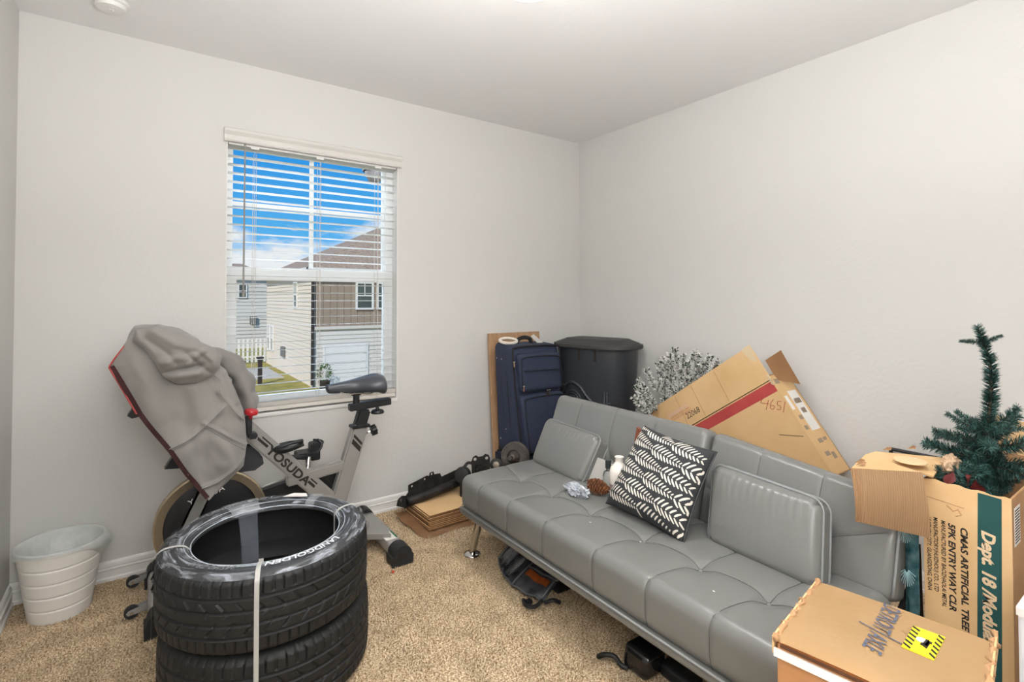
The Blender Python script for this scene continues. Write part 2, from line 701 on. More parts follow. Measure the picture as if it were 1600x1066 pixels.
for xc in (-2.255, -1.93, -1.60):
    for yy in (0.004, 0.058):
        bm = NB()
        add_cyl(bm, (xc, yy, 0.67), (xc, yy, 2.0), 0.0012, seg=6)
        obj('ladder_cord', bm, M_cord, bl)
    bm = NB()
    add_cyl(bm, (xc + 0.012, 0.031, 0.67), (xc + 0.012, 0.031, 2.0), 0.001, seg=6)
    obj('lift_cord', bm, M_cord, bl)
    bm = NB()
    add_box(bm, (xc - 0.02, 0.0, 2.012), (xc + 0.02, 0.006, 2.026), 0.002)
    obj('cord_cap', bm, M_slat, bl)
bm = NB()
add_cyl(bm, (-2.304, -0.008, 1.27), (-2.302, -0.004, 2.03), 0.0045, 0.0035, seg=8)
add_cyl(bm, (-2.304, -0.008, 1.255), (-2.304, -0.008, 1.275), 0.007, seg=8)
obj('tilt_wand', bm, mat('clear_wand', (150, 146, 142), 0.25, var=0.03), bl)

# ------------------------------------------------------------------ ceiling fixtures
la = thing('ceiling_lamp', 'round white glass dome lamp on the ceiling, lit, at the top of the frame', 'lamp', (-1.60, -1.468, H))
bm = NB()
add_lathe(bm, [(0.0, 0.0), (0.15, 0.0), (0.155, -0.012), (0.15, -0.022), (0, -0.022)], (-1.60, -1.468, H), seg=40)
obj('lamp_base', bm, M_trim, la, smooth=True, auto=40)
bm = NB()
add_lathe(bm, [(0.14, -0.022), (0.138, -0.045), (0.12, -0.07), (0.08, -0.088), (0.03, -0.094), (0, -0.095)], (-1.60, -1.468, H), seg=40)
m = mat('lamp_glass', (250, 246, 238), 0.4)
m.node_tree.nodes['Principled BSDF'].inputs['Emission Color'].default_value = (1, 0.96, 0.9, 1)
m.node_tree.nodes['Principled BSDF'].inputs['Emission Strength'].default_value = 8.0
obj('lamp_shade', bm, m, la, smooth=True)
sd = thing('smoke_detector', 'small white round smoke detector on the ceiling near the left wall', 'detector', (-2.83, -0.30, H))
bm = NB()
add_lathe(bm, [(0, 0), (0.062, 0), (0.062, -0.012), (0.052, -0.016), (0.048, -0.030), (0.02, -0.034), (0, -0.034)], (-2.83, -0.30, H), seg=32)
obj('housing', bm, M_trim, sd, smooth=True, auto=35)
bm = NB()
add_cyl(bm, (-2.83, -0.30, H - 0.0335), (-2.83, -0.30, H - 0.036), 0.010, seg=16)
obj('test_button', bm, M_trim, sd)

# ================================================================== OUTSIDE
GZ = -2.9
M_grass = mat('lawn', (138, 130, 54), 0.9, rgb2=(176, 158, 84), vscale=1.6, bump=0.3, bscale=20)
M_side = mat('cream_siding', (216, 210, 200), 0.7, var=0.02)
M_sideg = mat('grey_siding', (232, 218, 198), 0.7, var=0.02)
M_tan = mat('tan_siding', (158, 140, 122), 0.75, var=0.03)
M_roof = mat('roof_shingle', (186, 160, 132), 0.9, rgb2=(140, 118, 98), vscale=8, bump=0.4, bscale=9, detail=6)
M_pane = mat('dark_pane', (62, 74, 70), 0.15, rgb2=(96, 106, 98), vscale=1.2)
M_wtrim = mat('house_trim', (232, 230, 224), 0.6, var=0.01)
M_brown = mat('brown_downspout', (58, 48, 44), 0.6, var=0.04)
M_conc = mat('concrete_walk', (190, 184, 172), 0.85, var=0.05)

bm = NB()
add_box(bm, (-60, 1.5, GZ - 0.4), (120, 160, GZ))
g_ = obj('lawn', bm, M_grass)
g_['kind'] = 'structure'
bm = NB()
add_box(bm, (-6, 26.0, GZ), (3.2, 30.5, GZ + 0.03))
g_ = obj('driveway', bm, M_conc)
g_['kind'] = 'structure'


def siding(bm, a, b, z0, z1, step=0.17, out=0.03, vertical=False):
    """lapped boards along the wall line a->b (outward normal to the right-hand side when walking)"""
    a, b = Vector((a[0], a[1], 0)), Vector((b[0], b[1], 0))
    d = (b - a)
    L = d.length
    d.normalize()
    n = Vector((d.y, -d.x, 0))
    if not vertical:
        k = int((z1 - z0) / step)
        for i in range(k):
            zz = z0 + i * step
            add_prism(bm, [(0, zz), (out, zz), (0.005, zz + step), (0, zz + step)], a, n, (0, 0, 1), d, 0, L)
    else:
        k = int(L / step)
        for i in range(k):
            add_prism(bm, [(i * step + 0.01, 0), ((i + 1) * step - 0.01, 0), ((i + 1) * step - 0.01, out), (i * step + 0.01, out)], a, d, n, (0, 0, 1), z0, z1)


def house_window(par, o, u, n, w, h, rows=2):
    """window frame with panes; o = lower left corner, u along wall, n outward"""
    o, u, n = Vector(o), Vector(u), Vector(n)
    v = Vector((0, 0, 1))
    t = 0.09
    bm = NB()
    for poly in ([(-t, -t), (w + t, -t), (w + t, 0), (-t, 0)], [(-t, h), (w + t, h), (w + t, h + t), (-t, h + t)],
                 [(-t, 0), (0, 0), (0, h), (-t, h)], [(w, 0), (w + t, 0), (w + t, h), (w, h)],
                 [(0, h / 2 - 0.03), (w, h / 2 - 0.03), (w, h / 2 + 0.03), (0, h / 2 + 0.03)],
                 [(w / 2 - 0.015, h / 2), (w / 2 + 0.015, h / 2), (w / 2 + 0.015, h), (w / 2 - 0.015, h)]):
        add_prism(bm, poly, o, u, v, n, 0.0, 0.07)
    f = obj('window', bm, M_wtrim, par)
    bm = NB()
    add_prism(bm, [(0, 0), (w, 0), (w, h), (0, h)], o, u, v, n, 0.0, 0.03)
    obj('pane', bm, M_pane, f)


# nearer house: grey side wall, tan upper front, white ground floor with garage door
HX, HY = 3.66, 22.2
hs = thing('house', 'nearest neighbouring house with tan upper storey and brown shingle roof', 'house', (HX, HY, GZ))
bm = NB()
add_box(bm, (HX, HY + 0.02, GZ), (HX + 14, HY + 11.4, 2.75))
obj('wall', bm, M_side, hs)
bm = NB()
siding(bm, (HX, HY + 11.4), (HX, HY), GZ, 2.75, 0.2, 0.035)
obj('siding', bm, M_sideg, hs, label='grey lapped side wall')
bm = NB()
siding(bm, (HX + 0.12, HY), (HX + 14, HY), -0.12, 2.75, 0.33, 0.05, vertical=True)
add_box(bm, (HX + 0.1, HY - 0.02, -0.12), (HX + 14, HY + 0.02, 2.75))
obj('siding', bm, M_tan, hs, label='tan board and batten upper wall')
bm = NB()
siding(bm, (HX + 0.12, HY), (HX + 14, HY), GZ, -0.12, 0.2, 0.035)
add_box(bm, (HX + 0.05, HY - 0.10, -0.22), (HX + 14, HY - 0.0, -0.08))
obj('siding', bm, M_side, hs, label='cream lapped lower wall')
bm = NB()
add_box(bm, (HX + 0.45, HY - 0.08, GZ), (HX + 2.65, HY - 0.03, -0.95), 0.01)
for k in range(4):
    add_box(bm, (HX + 0.55, HY - 0.10, GZ + 0.06 + k * 0.48), (HX + 2.55, HY - 0.07, GZ + 0.48 + k * 0.48), 0.02)
obj('garage_door', bm, M_wtrim, hs)
bm = NB()
add_tube(bm, [(HX - 0.04, HY - 0.08, 2.72), (HX - 0.04, HY - 0.08, GZ + 0.1)], 0.07, seg=6)
obj('downspout', bm, M_brown, hs)
house_window(hs, (HX + 2.08, HY - 0.06, 0.80), (1, 0, 0), (0, -1, 0), 0.72, 1.2)
house_window(hs, (HX + 3.15, HY - 0.06, 0.80), (1, 0, 0), (0, -1, 0), 0.72, 1.2)
house_window(hs, (HX - 0.03, HY + 3.6, 0.85), (0, -1, 0), (-1, 0, 0), 0.62, 1.2)
house_window(hs, (HX - 0.03, HY + 10.7, -1.9), (0, -1, 0), (-1, 0, 0), 0.5, 1.4)
house_window(hs, (HX - 0.03, HY + 9.6, -1.9), (0, -1, 0), (-1, 0, 0), 0.5, 1.4)
bm = NB()                                       # hip roof rising to the right
ex0, ey0, ex1, ey1, ez, rz = HX - 0.35, HY - 0.4, HX + 14.4, HY + 11.8, 2.72, 6.4
rv = [(ex0, ey0, ez), (ex1, ey0, ez), (ex1, ey1, ez), (ex0, ey1, ez), (ex0 + 7.2, (ey0 + ey1) / 2, rz), (ex1 - 7.2, (ey0 + ey1) / 2, rz)]
vv = [bm.verts.new(p) for p in rv]
lo_ = [bm.verts.new((p[0], p[1], p[2] - 0.16)) for p in rv[:4]]
for f in ((0, 1, 5, 4), (1, 2, 5), (2, 3, 4, 5), (3, 0, 4)):
    bm.faces.new([vv[i] for i in f])
for i in range(4):
    j = (i + 1) % 4
    bm.faces.new((lo_[i], lo_[j], vv[j], vv[i]))
bm.faces.new(lo_)
obj('roof', bm, M_roof, hs)
bm = NB()
add_box(bm, (ex0 - 0.08, ey0 - 0.10, ez - 0.20), (ex1, ey0, ez - 0.02))
add_box(bm, (ex0 - 0.10, ey0 - 0.10, ez - 0.20), (ex0, ey1, ez - 0.02))
obj('gutter', bm, M_wtrim, hs)

# houses further off
def far_house(label, x0, x1, y0_, y1_, ez, rz, sid, wins=(), inset=None):
    h_ = thing('house', label, 'house', ((x0 + x1) / 2, y0_, GZ), 'houses beyond the lawn')
    bm = NB()
    add_box(bm, (x0, y0_, GZ), (x1, y1_, ez))
    obj('wall', bm, sid, h_)
    bm = NB()
    siding(bm, (x0, y0_), (x1, y0_), GZ, ez, 0.3, 0.05)
    obj('siding', bm, sid, h_)
    bm = NB()
    o = 0.4
    ins = inset if inset is not None else (x1 - x0) / 2
    P = [(x0 - o, y0_ - o, ez), (x1 + o, y0_ - o, ez), (x1 + o, y1_ + o, ez), (x0 - o, y1_ + o, ez)]
    ym = (y0_ + y1_) / 2
    T = [(x0 + ins, ym, rz), (x1 - ins + 0.01, ym, rz)]
    v_ = [bm.verts.new(p) for p in P + T]
    for f in ((0, 1, 5, 4), (1, 2, 5), (2, 3, 4, 5), (3, 0, 4), (3, 2, 1, 0)):
        bm.faces.new([v_[i] for i in f])
    obj('roof', bm, M_roof, h_)
    for (wx, wz, ww, wh) in wins:
        house_window(h_, (wx, y0_ - 0.05, wz), (1, 0, 0), (0, -1, 0), ww, wh)
    return h_


far_house('white two storey house far behind the lawn, low brown roof', 2.0, 6.0, 45.0, 56.0, 3.0, 4.5, M_side,
          [(2.5, 1.4, 0.5, 1.0), (3.5, 1.4, 0.5, 1.0)], inset=1.6)
far_house('white house far left behind the fence', -9.0, 0.9, 48.0, 57.0, 2.9, 4.4, M_side, [(-2, 1.2, 0.6, 1.1)], inset=4)
far_house('distant roof between the white house and the nearest house', 7.4, 17, 60.0, 70.0, 3.1, 5.4, M_sideg, [], inset=4.5)

# white picket fence on the lawn
pf = thing('picket_fence', 'white vinyl picket fence on the lawn beyond the window', 'fence', (2.4, 33.5, GZ))
pk = None
bm = NB()
add_box(bm, (0.2, 33.78, GZ + 0.35), (4.2, 33.84, GZ + 0.45))
add_box(bm, (0.2, 33.78, GZ + 1.25), (4.2, 33.84, GZ + 1.35))
obj('rail', bm, M_wtrim, pf)
for i in range(16):
    if pk is None:
        bm = NB()
        add_prism(bm, [(0, GZ + 0.05), (0.13, GZ + 0.05), (0.13, GZ + 1.5), (0.065, GZ + 1.6), (0, GZ + 1.5)], (0.25, 33.78, 0), (1, 0, 0), (0, 0, 1), (0, -1, 0), 0, 0.03)
        pk = obj('picket', bm, M_wtrim, pf)
    else:
        c = pk.copy()
        COL.objects.link(c)
        c.location = (i * 0.25, 0, 0)
# utility boxes and a small post on the lawn
for nm, lab, x, y, w_, h_ in (('utility_box', 'small grey utility box on the far white house wall', 4.3, 44.7, 0.5, 0.7),
                              ('meter_box', 'grey electric meter box on the grey side wall', 3.46, 27.9, 0.35, 0.55)):
    bm = NB()
    zz = {'utility_box': -0.9, 'meter_box': -2.0}[nm]
    if nm == 'utility_box':
        add_box(bm, (x, y, zz), (x + w_, y + 0.25, zz + h_), 0.03)
    else:
        add_box(bm, (x, y, zz), (x + 0.16, y + w_ * 1.6, zz + h_), 0.02)
    tag(obj(nm, bm, mat('utility_grey', (120, 120, 118), 0.6, var=0.05)), lab, 'box')
ds = thing('garden_post', 'dark post with a cap standing on the lawn', 'post', (1.75, 24.4, GZ))
bm = NB()
add_box(bm, (1.68, 24.33, GZ), (1.86, 24.51, GZ + 1.25), 0.01)
obj('post', bm, M_brown, ds)
bm = NB()
add_box(bm, (1.62, 24.27, GZ + 1.25), (1.92, 24.57, GZ + 1.33), 0.01)
obj('cap', bm, M_brown, ds)
# shrub by the corner
M_leaf = mat('shrub_leaf', (66, 92, 44), 0.7, rgb2=(96, 118, 62), vscale=30)
sh = thing('potted_shrub', 'small green shrub in a dark pot by the garage corner', 'plant', (4.0, 21.5, GZ))
bm = NB()
add_lathe(bm, [(0, 0), (0.2, 0), (0.27, 0.35), (0.24, 0.35), (0.2, 0.3), (0, 0.3)], (4.0, 21.5, GZ), seg=16)
obj('pot', bm, M_brown, sh)
bm = NB()
for i in range(260):
    d = Vector((random.gauss(0, 1), random.gauss(0, 1), random.gauss(0, 1))).normalized()
    p = Vector((4.0, 21.5, GZ + 0.72)) + Vector((d.x * 0.34, d.y * 0.34, d.z * 0.4)) * random.uniform(0.5, 1)
    x_, y_, z_ = frame(d + Vector((0, 0, 0.6)))
    s = 0.07
    vs = [bm.verts.new(p + a * s * x_ + b * s * z_) for a, b in ((0, 0), (0.35, 0.6), (0, 1.3), (-0.35, 0.6))]
    bm.faces.new(vs)
fo = obj('foliage', bm, M_leaf, sh)
fo['kind'] = 'stuff'
# corner of this house's own eave, seen at the top right of the window
ev = thing('outdoor_lamp', 'dark outdoor lamp hanging outside at the top right of the window', 'lamp', (-1.29, 0.9, 2.24))
bm = NB()
add_box(bm, (-1.36, 0.85, 2.22), (-1.20, 0.99, 2.30), 0.01)
add_cyl(bm, (-1.22, 0.13, 2.26), (-1.22, 0.9, 2.26), 0.012, seg=8)
obj('housing', bm, M_black, ev)
bm = NB()
add_lathe(bm, [(0.075, 0.0), (0.07, -0.03), (0.045, -0.07), (0.0, -0.085)], (-1.28, 0.92, 2.22), seg=20)
obj('shade', bm, mat('smoked_glass', (110, 104, 104), 0.2, var=0.05), ev, smooth=True)
# ================================================================== FUTON
FX0, FX1, FY0, FY1 = -1.48, -0.955, -0.75, -2.335
M_vinylg = mat('grey_vinyl', (118, 118, 115), 0.33, var=0.03, vscale=3, bump=0.05, bscale=260, coat=0.08)
M_seam = mat('grey_piping', (132, 134, 134), 0.4, var=0.03)
M_under = mat('futon_underside', (40, 40, 42), 0.8)
M_hinge = mat('hinge_metal', (30, 30, 30), 0.5, metal=0.6)
fu = thing('futon', 'long grey tufted faux leather click-clack sofa bed with chrome legs', 'sofa', (-1.2, -1.55, 0))


def poly_dist(P, curves, chunk=4000):
    """distance of points P (n,2) to a set of 2D polylines"""
    S0 = np.concatenate([np.array(c)[:-1] for c in curves])
    S1 = np.concatenate([np.array(c)[1:] for c in curves])
    out = np.empty(len(P))
    d = S1 - S0
    L2 = (d ** 2).sum(1) + 1e-12
    for i in range(0, len(P), chunk):
        p = P[i:i + chunk, None, :]
        t = np.clip(((p - S0) * d).sum(2) / L2, 0, 1)
        q = S0 + t[..., None] * d
        out[i:i + chunk] = np.sqrt(((p - q) ** 2).sum(2)).min(1)
    return out


tufts_y = [-0.98, -1.20, -1.435, -1.70, -1.925, -2.14]
tx = -1.283


def qb(a, b, c, n=14):
    return [((1 - t) ** 2 * a[0] + 2 * t * (1 - t) * b[0] + t * t * c[0], (1 - t) ** 2 * a[1] + 2 * t * (1 - t) * b[1] + t * t * c[1]) for t in [i / n for i in range(n + 1)]]


scurves = []
for i, ty in enumerate(tufts_y):
    scurves.append(qb((tx, ty), (tx - 0.07, ty + 0.055), (FX0 - 0.03, ty + 0.055)))      # to the front edge
    scurves.append(qb((tx, ty), (tx + 0.16, ty - 0.0), (FX1 + 0.05, ty - 0.06)))          # to the back
    if i:
        py_ = tufts_y[i - 1]
        scurves.append(qb((tx, py_), (tx + 0.045, (ty + py_) / 2 - 0.02), (tx, ty)))
scurves.append(qb((tx, tufts_y[-1]), (tx + 0.04, -2.25), (tx + 0.02, FY1)))
scurves.append(qb((tx, tufts_y[0]), (tx + 0.02, -0.90), (tx + 0.06, FY0)))
bm = NB()
cxs, cys, czs = (FX0 + FX1) / 2, (FY0 + FY1) / 2, 0.33
rcube(bm, ((FX1 - FX0) / 2, abs(FY1 - FY0) / 2, 0.078), 0.042, (96, 290, 14), lambda q: Vector((q.x + cxs, q.y + cys, q.z + czs)))
co = np.array([v.co[:] for v in bm.verts])
dd = poly_dist(co[:, :2], scurves)
dt = np.sqrt((co[:, 0] - tx) ** 2 + np.min([(co[:, 1] - t) ** 2 for t in tufts_y], axis=0))
topw = np.clip((co[:, 2] - 0.30) / 0.08, 0, 1)
dz = -0.0028 * np.exp(-(dd / 0.0055) ** 2) - 0.0018 * np.exp(-(dd / 0.022) ** 2) - 0.014 * np.exp(-(dt / 0.032) ** 2)
# gentle crown
crown = 0.006 * np.sin(np.clip((co[:, 0] - FX0) / (FX1 - FX0), 0, 1) * PI)
fr = (co[:, 0] < FX0 + 0.02)
seam_y = [t + 0.055 for t in tufts_y]
dseam = np.min([np.abs(co[:, 1] - t) for t in seam_y], axis=0)
for i, v in enumerate(bm.verts):
    v.co.z += topw[i] * (dz[i] + crown[i])
    if fr[i]:
        v.co.x += 0.004 * math.exp(-(dseam[i] / 0.006) ** 2)
obj('seat', bm, M_vinylg, fu, smooth=True)
M_stitch = mat('dark_seam', (84, 85, 84), 0.6)
hx_, hy_, rr_ = (FX1 - FX0) / 2, abs(FY1 - FY0) / 2, 0.042


def seat_z(x, y):
    z = 0.33 + 0.078
    ex, ey = max(0, abs(x - cxs) - (hx_ - rr_)), max(0, abs(y - cys) - (hy_ - rr_))
    z -= rr_ - math.sqrt(max(0, rr_ ** 2 - ex ** 2 - ey ** 2))
    cr = 0.006 * math.sin(min(1, max(0, (x - FX0) / (FX1 - FX0))) * PI)
    d_ = min(math.hypot(x - tx, y - t) for t in tufts_y)
    return z + cr - 0.0046 - 0.014 * math.exp(-(d_ / 0.032) ** 2)


for ci, cv in enumerate(scurves):
    pts = [(x, y) for x, y in cv if FX0 + 0.004 < x < FX1 - 0.01 and FY1 + 0.006 < y < FY0 - 0.006]
    P = [Vector((x, y, seat_z(x, y) + 0.0012)) for x, y in pts]
    if cv[-1][0] < FX0:                 # carry on round the edge and down the front
        ye = cv[-1][1]
        P = [p for p in P if p.x > FX0 + 0.034]
        for k in range(1, 7):
            a = PI / 2 * (0.2 + 0.8 * k / 6)
            P.append(Vector((FX0 + rr_ - (rr_ + 0.0006) * math.sin(a), ye, 0.408 - rr_ + (rr_ + 0.0006) * math.cos(a) - 0.002)))
        P.append(Vector((FX0 + 0.0002, ye, 0.30)))
        P.append(Vector((FX0 + 0.012, ye, 0.262)))
    if len(P) > 2:
        bm = NB()
        add_tube(bm, P, 0.0008, seg=5)
        obj('seam', bm, M_stitch, fu, smooth=True)
for ty in tufts_y:
    bm = NB()
    add_lathe(bm, [(0.0, 0.006), (0.006, 0.0045), (0.0085, 0.0), (0, -0.002)], (tx, ty, 0.3935), seg=14)
    obj('button', bm, M_vinylg, fu, smooth=True)
# light piping band along the bottom of the seat front
bm = NB()
rcube(bm, ((FX1 - FX0) / 2 + 0.002, abs(FY1 - FY0) / 2 + 0.002, 0.017), 0.012, (4, 40, 4), lambda q: Vector((q.x + cxs, q.y + cys, q.z + 0.243)))
obj('seat_border', bm, M_vinylg, fu, smooth=True)
bm = NB()
add_tube(bm, [(FX0 - 0.003, FY0 - 0.02, 0.2595), (FX0 - 0.003, FY1 + 0.02, 0.2595)], 0.004, seg=8)
add_tube(bm, [(FX0 + 0.02, FY0 + 0.003, 0.2595), (FX1 - 0.02, FY0 + 0.003, 0.2595)], 0.004, seg=8)
obj('piping', bm, M_seam, fu, smooth=True)
bm = NB()
add_box(bm, (FX0 + 0.16, FY1 + 0.14, 0.195), (FX1 + 0.06, FY0 - 0.14, 0.228))
obj('base_frame', bm, M_under, fu)


def futon_leg(x, y, dx, dy):
    bm = NB()
    add_cyl(bm, (x - dx, y - dy, 0.215), (x, y, 0.006), 0.020, 0.0165, seg=24)
    l = obj('leg', bm, M_chrome, fu, smooth=True, auto=50)
    bm = NB()
    add_lathe(bm, [(0, 0), (0.042, 0), (0.043, 0.004), (0.036, 0.009), (0.02, 0.014), (0, 0.016)], (x, y, 0.0), seg=28)
    obj('foot_plate', bm, M_chrome, l, smooth=True)


futon_leg(-1.397, -0.735, -0.022, 0.045)
futon_leg(-1.397, -2.33, -0.022, -0.045)
futon_leg(-0.80, -0.78, 0.02, 0.045)
futon_leg(-0.80, -2.33, 0.02, -0.045)

# backrest halves
F0 = Vector((-0.990, 0, 0.385))
U_ = Vector((0.112, 0, 0.345)).normalized()
N_ = Vector((-U_.z, 0, U_.x))            # towards the sitter
BH, BT = 0.365, 0.10


def back_half(y0, y1, cells, drop0, drop1, name='backrest'):
    ln = abs(y1 - y0)
    yc = (y0 + y1) / 2
    curves = []
    mids = []
    for cy in cells:
        curves.append(qb((BH / 2 + 0.05, cy + 0.012), (0.07, cy + 0.04), (-BH / 2 + 0.11, cy + 0.0)))
        curves.append([(-BH / 2 + 0.11, cy), (-BH / 2, cy + 0.01)])
        mids.append((-BH / 2 + 0.13, cy))
    for a, b in zip(mids[:-1], mids[1:]):
        curves.append(qb(a, ((a[0] + b[0]) / 2 - 0.03, (a[1] + b[1]) / 2), b))
    curves.append([mids[0], (mids[0][0] + 0.02, y0)])
    curves.append([mids[-1], (mids[-1][0] + 0.1, y1 + 0.03)])
    bm = NB()
    rcube(bm, (BT / 2, ln / 2, BH / 2), 0.034, (10, int(ln / 0.0052), 76), None)
    co = np.array([v.co[:] for v in bm.verts])
    P = np.stack([co[:, 2], co[:, 1] + yc], 1)
    dd = poly_dist(P, curves)
    dt = np.min([np.hypot(P[:, 0] - a, P[:, 1] - b) for a, b in mids], axis=0)
    frw = np.clip(co[:, 0] / 0.03, 0, 1)
    dep = 0.0028 * np.exp(-(dd / 0.0055) ** 2) + 0.0016 * np.exp(-(dd / 0.018) ** 2) + 0.012 * np.exp(-(dt / 0.03) ** 2)
    puff = 0.010 * np.sin(np.clip(co[:, 2] / BH + 0.5, 0, 1) * PI)
    for i, v in enumerate(bm.verts):
        y = v.co.y + yc
        s = (y - y0) / (y1 - y0)
        h = v.co.z + BH / 2
        h *= 1 - (drop0 + (drop1 - drop0) * s) / BH
        t = v.co.x - BT / 2 + frw[i] * (puff[i] - dep[i])
        v.co = F0 + U_ * h + N_ * t
        v.co.y = y
    b = obj(name, bm, M_vinylg, fu, smooth=True)
    R_b = 0.034
    for cv in curves:
        P = []
        cvx = cv if len(cv) > 4 else [(cv[0][0] + (cv[-1][0] - cv[0][0]) * k / 6, cv[0][1] + (cv[-1][1] - cv[0][1]) * k / 6) for k in range(7)]
        for hz, y in cvx:
            if abs(hz) > BH / 2 - 0.004 or not (y1 + 0.01 < y < y0 - 0.01):
                continue
            e_ = max(0, abs(hz) - (BH / 2 - R_b))
            rd_ = -(R_b - math.sqrt(max(0, R_b ** 2 - e_ ** 2)))
            dm = min(math.hypot(hz - a, y - b_) for a, b_ in mids)
            t = rd_ + 0.010 * math.sin(min(1, max(0, hz / BH + 0.5)) * PI) - 0.0044 - 0.012 * math.exp(-(dm / 0.03) ** 2) + 0.0014
            s = (y - y0) / (y1 - y0)
            h = (hz + BH / 2) * (1 - (drop0 + (drop1 - drop0) * s) / BH)
            p = F0 + U_ * h + N_ * t
            P.append(Vector((p.x, y, p.z)))
        if len(P) > 2:
            bm = NB()
            add_tube(bm, P, 0.0008, seg=5)
            obj('seam', bm, M_stitch, b, smooth=True)
    return b


back_half(-0.765, -1.690, [-0.985, -1.22, -1.455], 0.0, 0.004)
br = back_half(-1.702, -2.338, [-1.93, -2.14], 0.006, 0.072)
bm = NB()
pts = [F0 + U_ * h + N_ * 0.004 + Vector((0, -2.335, 0)) for h in np.linspace(0.02, 0.29, 8)]
add_tube(bm, pts, 0.004, seg=8)
obj('piping', bm, M_seam, br, smooth=True)
bm = NB()
add_box(bm, (-0.80, -2.30, 0.20), (-0.76, -0.82, 0.26))
obj('rear_rail', bm, M_hinge, fu)
for y in (-0.80, -2.34):
    bm = NB()
    add_prism(bm, [(-1.0, 0.22), (-0.76, 0.22), (-0.78, 0.5), (-0.82, 0.5), (-0.86, 0.40), (-1.0, 0.32)], (0, y, 0), (1, 0, 0), (0, 0, 1), (0, 1, 0), 0, 0.012)
    obj('hinge', bm, M_hinge, fu)
bm = NB()
add_box(bm, (-0.80, -2.30, 0.56), (-0.765, -0.84, 0.585))
obj('back_frame', bm, M_hinge, fu)


# ------------------------------------------------------------------ cushions
def lumbar(name, label, BL, BR, TL, TR, th, group):
    BL, BR, TL, TR = map(Vector, (BL, BR, TL, TR))
    c = (BL + BR + TL + TR) / 4
    u = (BR - BL).normalized()
    v = ((TL + TR) / 2 - (BL + BR) / 2).normalized()
    n = u.cross(v).normalized()
    if n.x > 0:
        n = -n
    W2, H2 = (BR - BL).length / 2, ((TL + TR) / 2 - (BL + BR) / 2).length / 2
    t = thing(name, label, 'cushion', c, group)

    def mp(q, extra=0.0):
        a, b = q.x / W2, q.y / H2
        s, r = (a + 1) / 2, (b + 1) / 2
        p = BL * (1 - s) * (1 - r) + BR * s * (1 - r) + TL * (1 - s) * r + TR * s * r
        a_, b_ = min(1, abs(a)), min(1, abs(b))
        puff = 0.020 * (1 - a_ ** 3) * (1 - b_ ** 3)
        wr = 0.0012 * math.sin(a * 46 + 2 * math.sin(b * 3)) * max(0, b) * (1 - b_ ** 6) * (1 - a_ ** 4)
        z = q.z - th / 2
        if q.z > 0:
            z += (puff + wr) * min(1, q.z / (th / 2))
        else:
            z -= puff * 0.4 * min(1, -q.z / (th / 2))
        return p + n * z
    bm = NB()
    rcube(bm, (W2, H2, th / 2), 0.027, (90, 46, 12), None)
    # rounded corners in plan
    R = 0.035
    for w_ in bm.verts:
        ix = max(-(W2 - R), min(W2 - R, w_.co.x))
        iy = max(-(H2 - R), min(H2 - R, w_.co.y))
        d = Vector((w_.co.x - ix, w_.co.y - iy))
        if d.x and d.y:
            m_ = max(abs(d.x), abs(d.y))
            k = m_ / d.length
            w_.co.x, w_.co.y = ix + d.x * k, iy + d.y * k
    for w_ in bm.verts:
        w_.co = mp(w_.co.copy())
    obj('cover', bm, M_vinylg, t, smooth=True)
    for zz in (th / 2 - 0.020, -th / 2 + 0.020):
        pts = []
        for k in range(4):
            cx_, cy_ = ((1, 1), (-1, 1), (-1, -1), (1, -1))[k]
            for j in range(7):
                a = PI / 2 * k + PI / 2 * j / 6
                pts.append(mp(Vector((cx_ * (W2 - R) + (R + 0.0015) * math.cos(a), cy_ * (H2 - R) + (R + 0.0015) * math.sin(a), 0))) + n * zz)
        bm = NB()
        add_tube(bm, pts, 0.0038, seg=8, closed=True)
        obj('piping', bm, M_seam, t, smooth=True)
    return t


lumbar('lumbar_cushion', 'grey faux leather lumbar cushion with piping at the far left end of the sofa',
       (-1.085, -0.785, 0.405), (-1.10, -1.17, 0.403), (-0.990, -0.80, 0.625), (-0.995, -1.20, 0.612), 0.098, 'grey lumbar cushions')
lumbar('lumbar_cushion', 'grey faux leather lumbar cushion with piping right of the black and white pillow',
       (-1.115, -1.825, 0.405), (-1.13, -2.20, 0.403), (-1.035, -1.80, 0.655), (-1.05, -2.175, 0.640), 0.085, 'grey lumbar cushions')

# patterned throw pillow
tp = thing('throw_pillow', 'square black throw pillow printed with white chevron strokes, leaning on the sofa back', 'pillow', (-1.1, -1.62, 0.42))
M_pil = mat('black_cotton', (52, 53, 55), 0.9, var=0.08, vscale=200, bump=0.15, bscale=500)
M_pw = mat('white_print', (226, 220, 208), 0.85, var=0.03)
TBL, TBR, TTL, TTR = Vector((-1.20, -1.435, 0.428)), Vector((-1.20, -1.800, 0.408)), Vector((-1.015, -1.480, 0.720)), Vector((-1.045, -1.83, 0.702))
tn = (TBR - TBL).cross(TTL - TBL).normalized()
if tn.x > 0:
    tn = -tn


def tpf(u, v, side):
    # pinched edges, pointed corners
    uu, vv = 2 * u - 1, 2 * v - 1
    pin = 0.06
    u2 = 0.5 + 0.5 * uu * (1 - pin * (1 - vv * vv))
    v2 = 0.5 + 0.5 * vv * (1 - pin * (1 - uu * uu))
    p = TBL * (1 - u2) * (1 - v2) + TBR * u2 * (1 - v2) + TTL * (1 - u2) * v2 + TTR * u2 * v2
    th = 0.070 * ((1 - uu ** 4) * (1 - vv ** 4)) ** 0.6
    th += 0.004 * math.sin(uu * 5 + vv * 3) * (1 - uu * uu) * (1 - vv * vv)
    if side < 0:
        th *= 0.7
    return p + tn * (side * th)


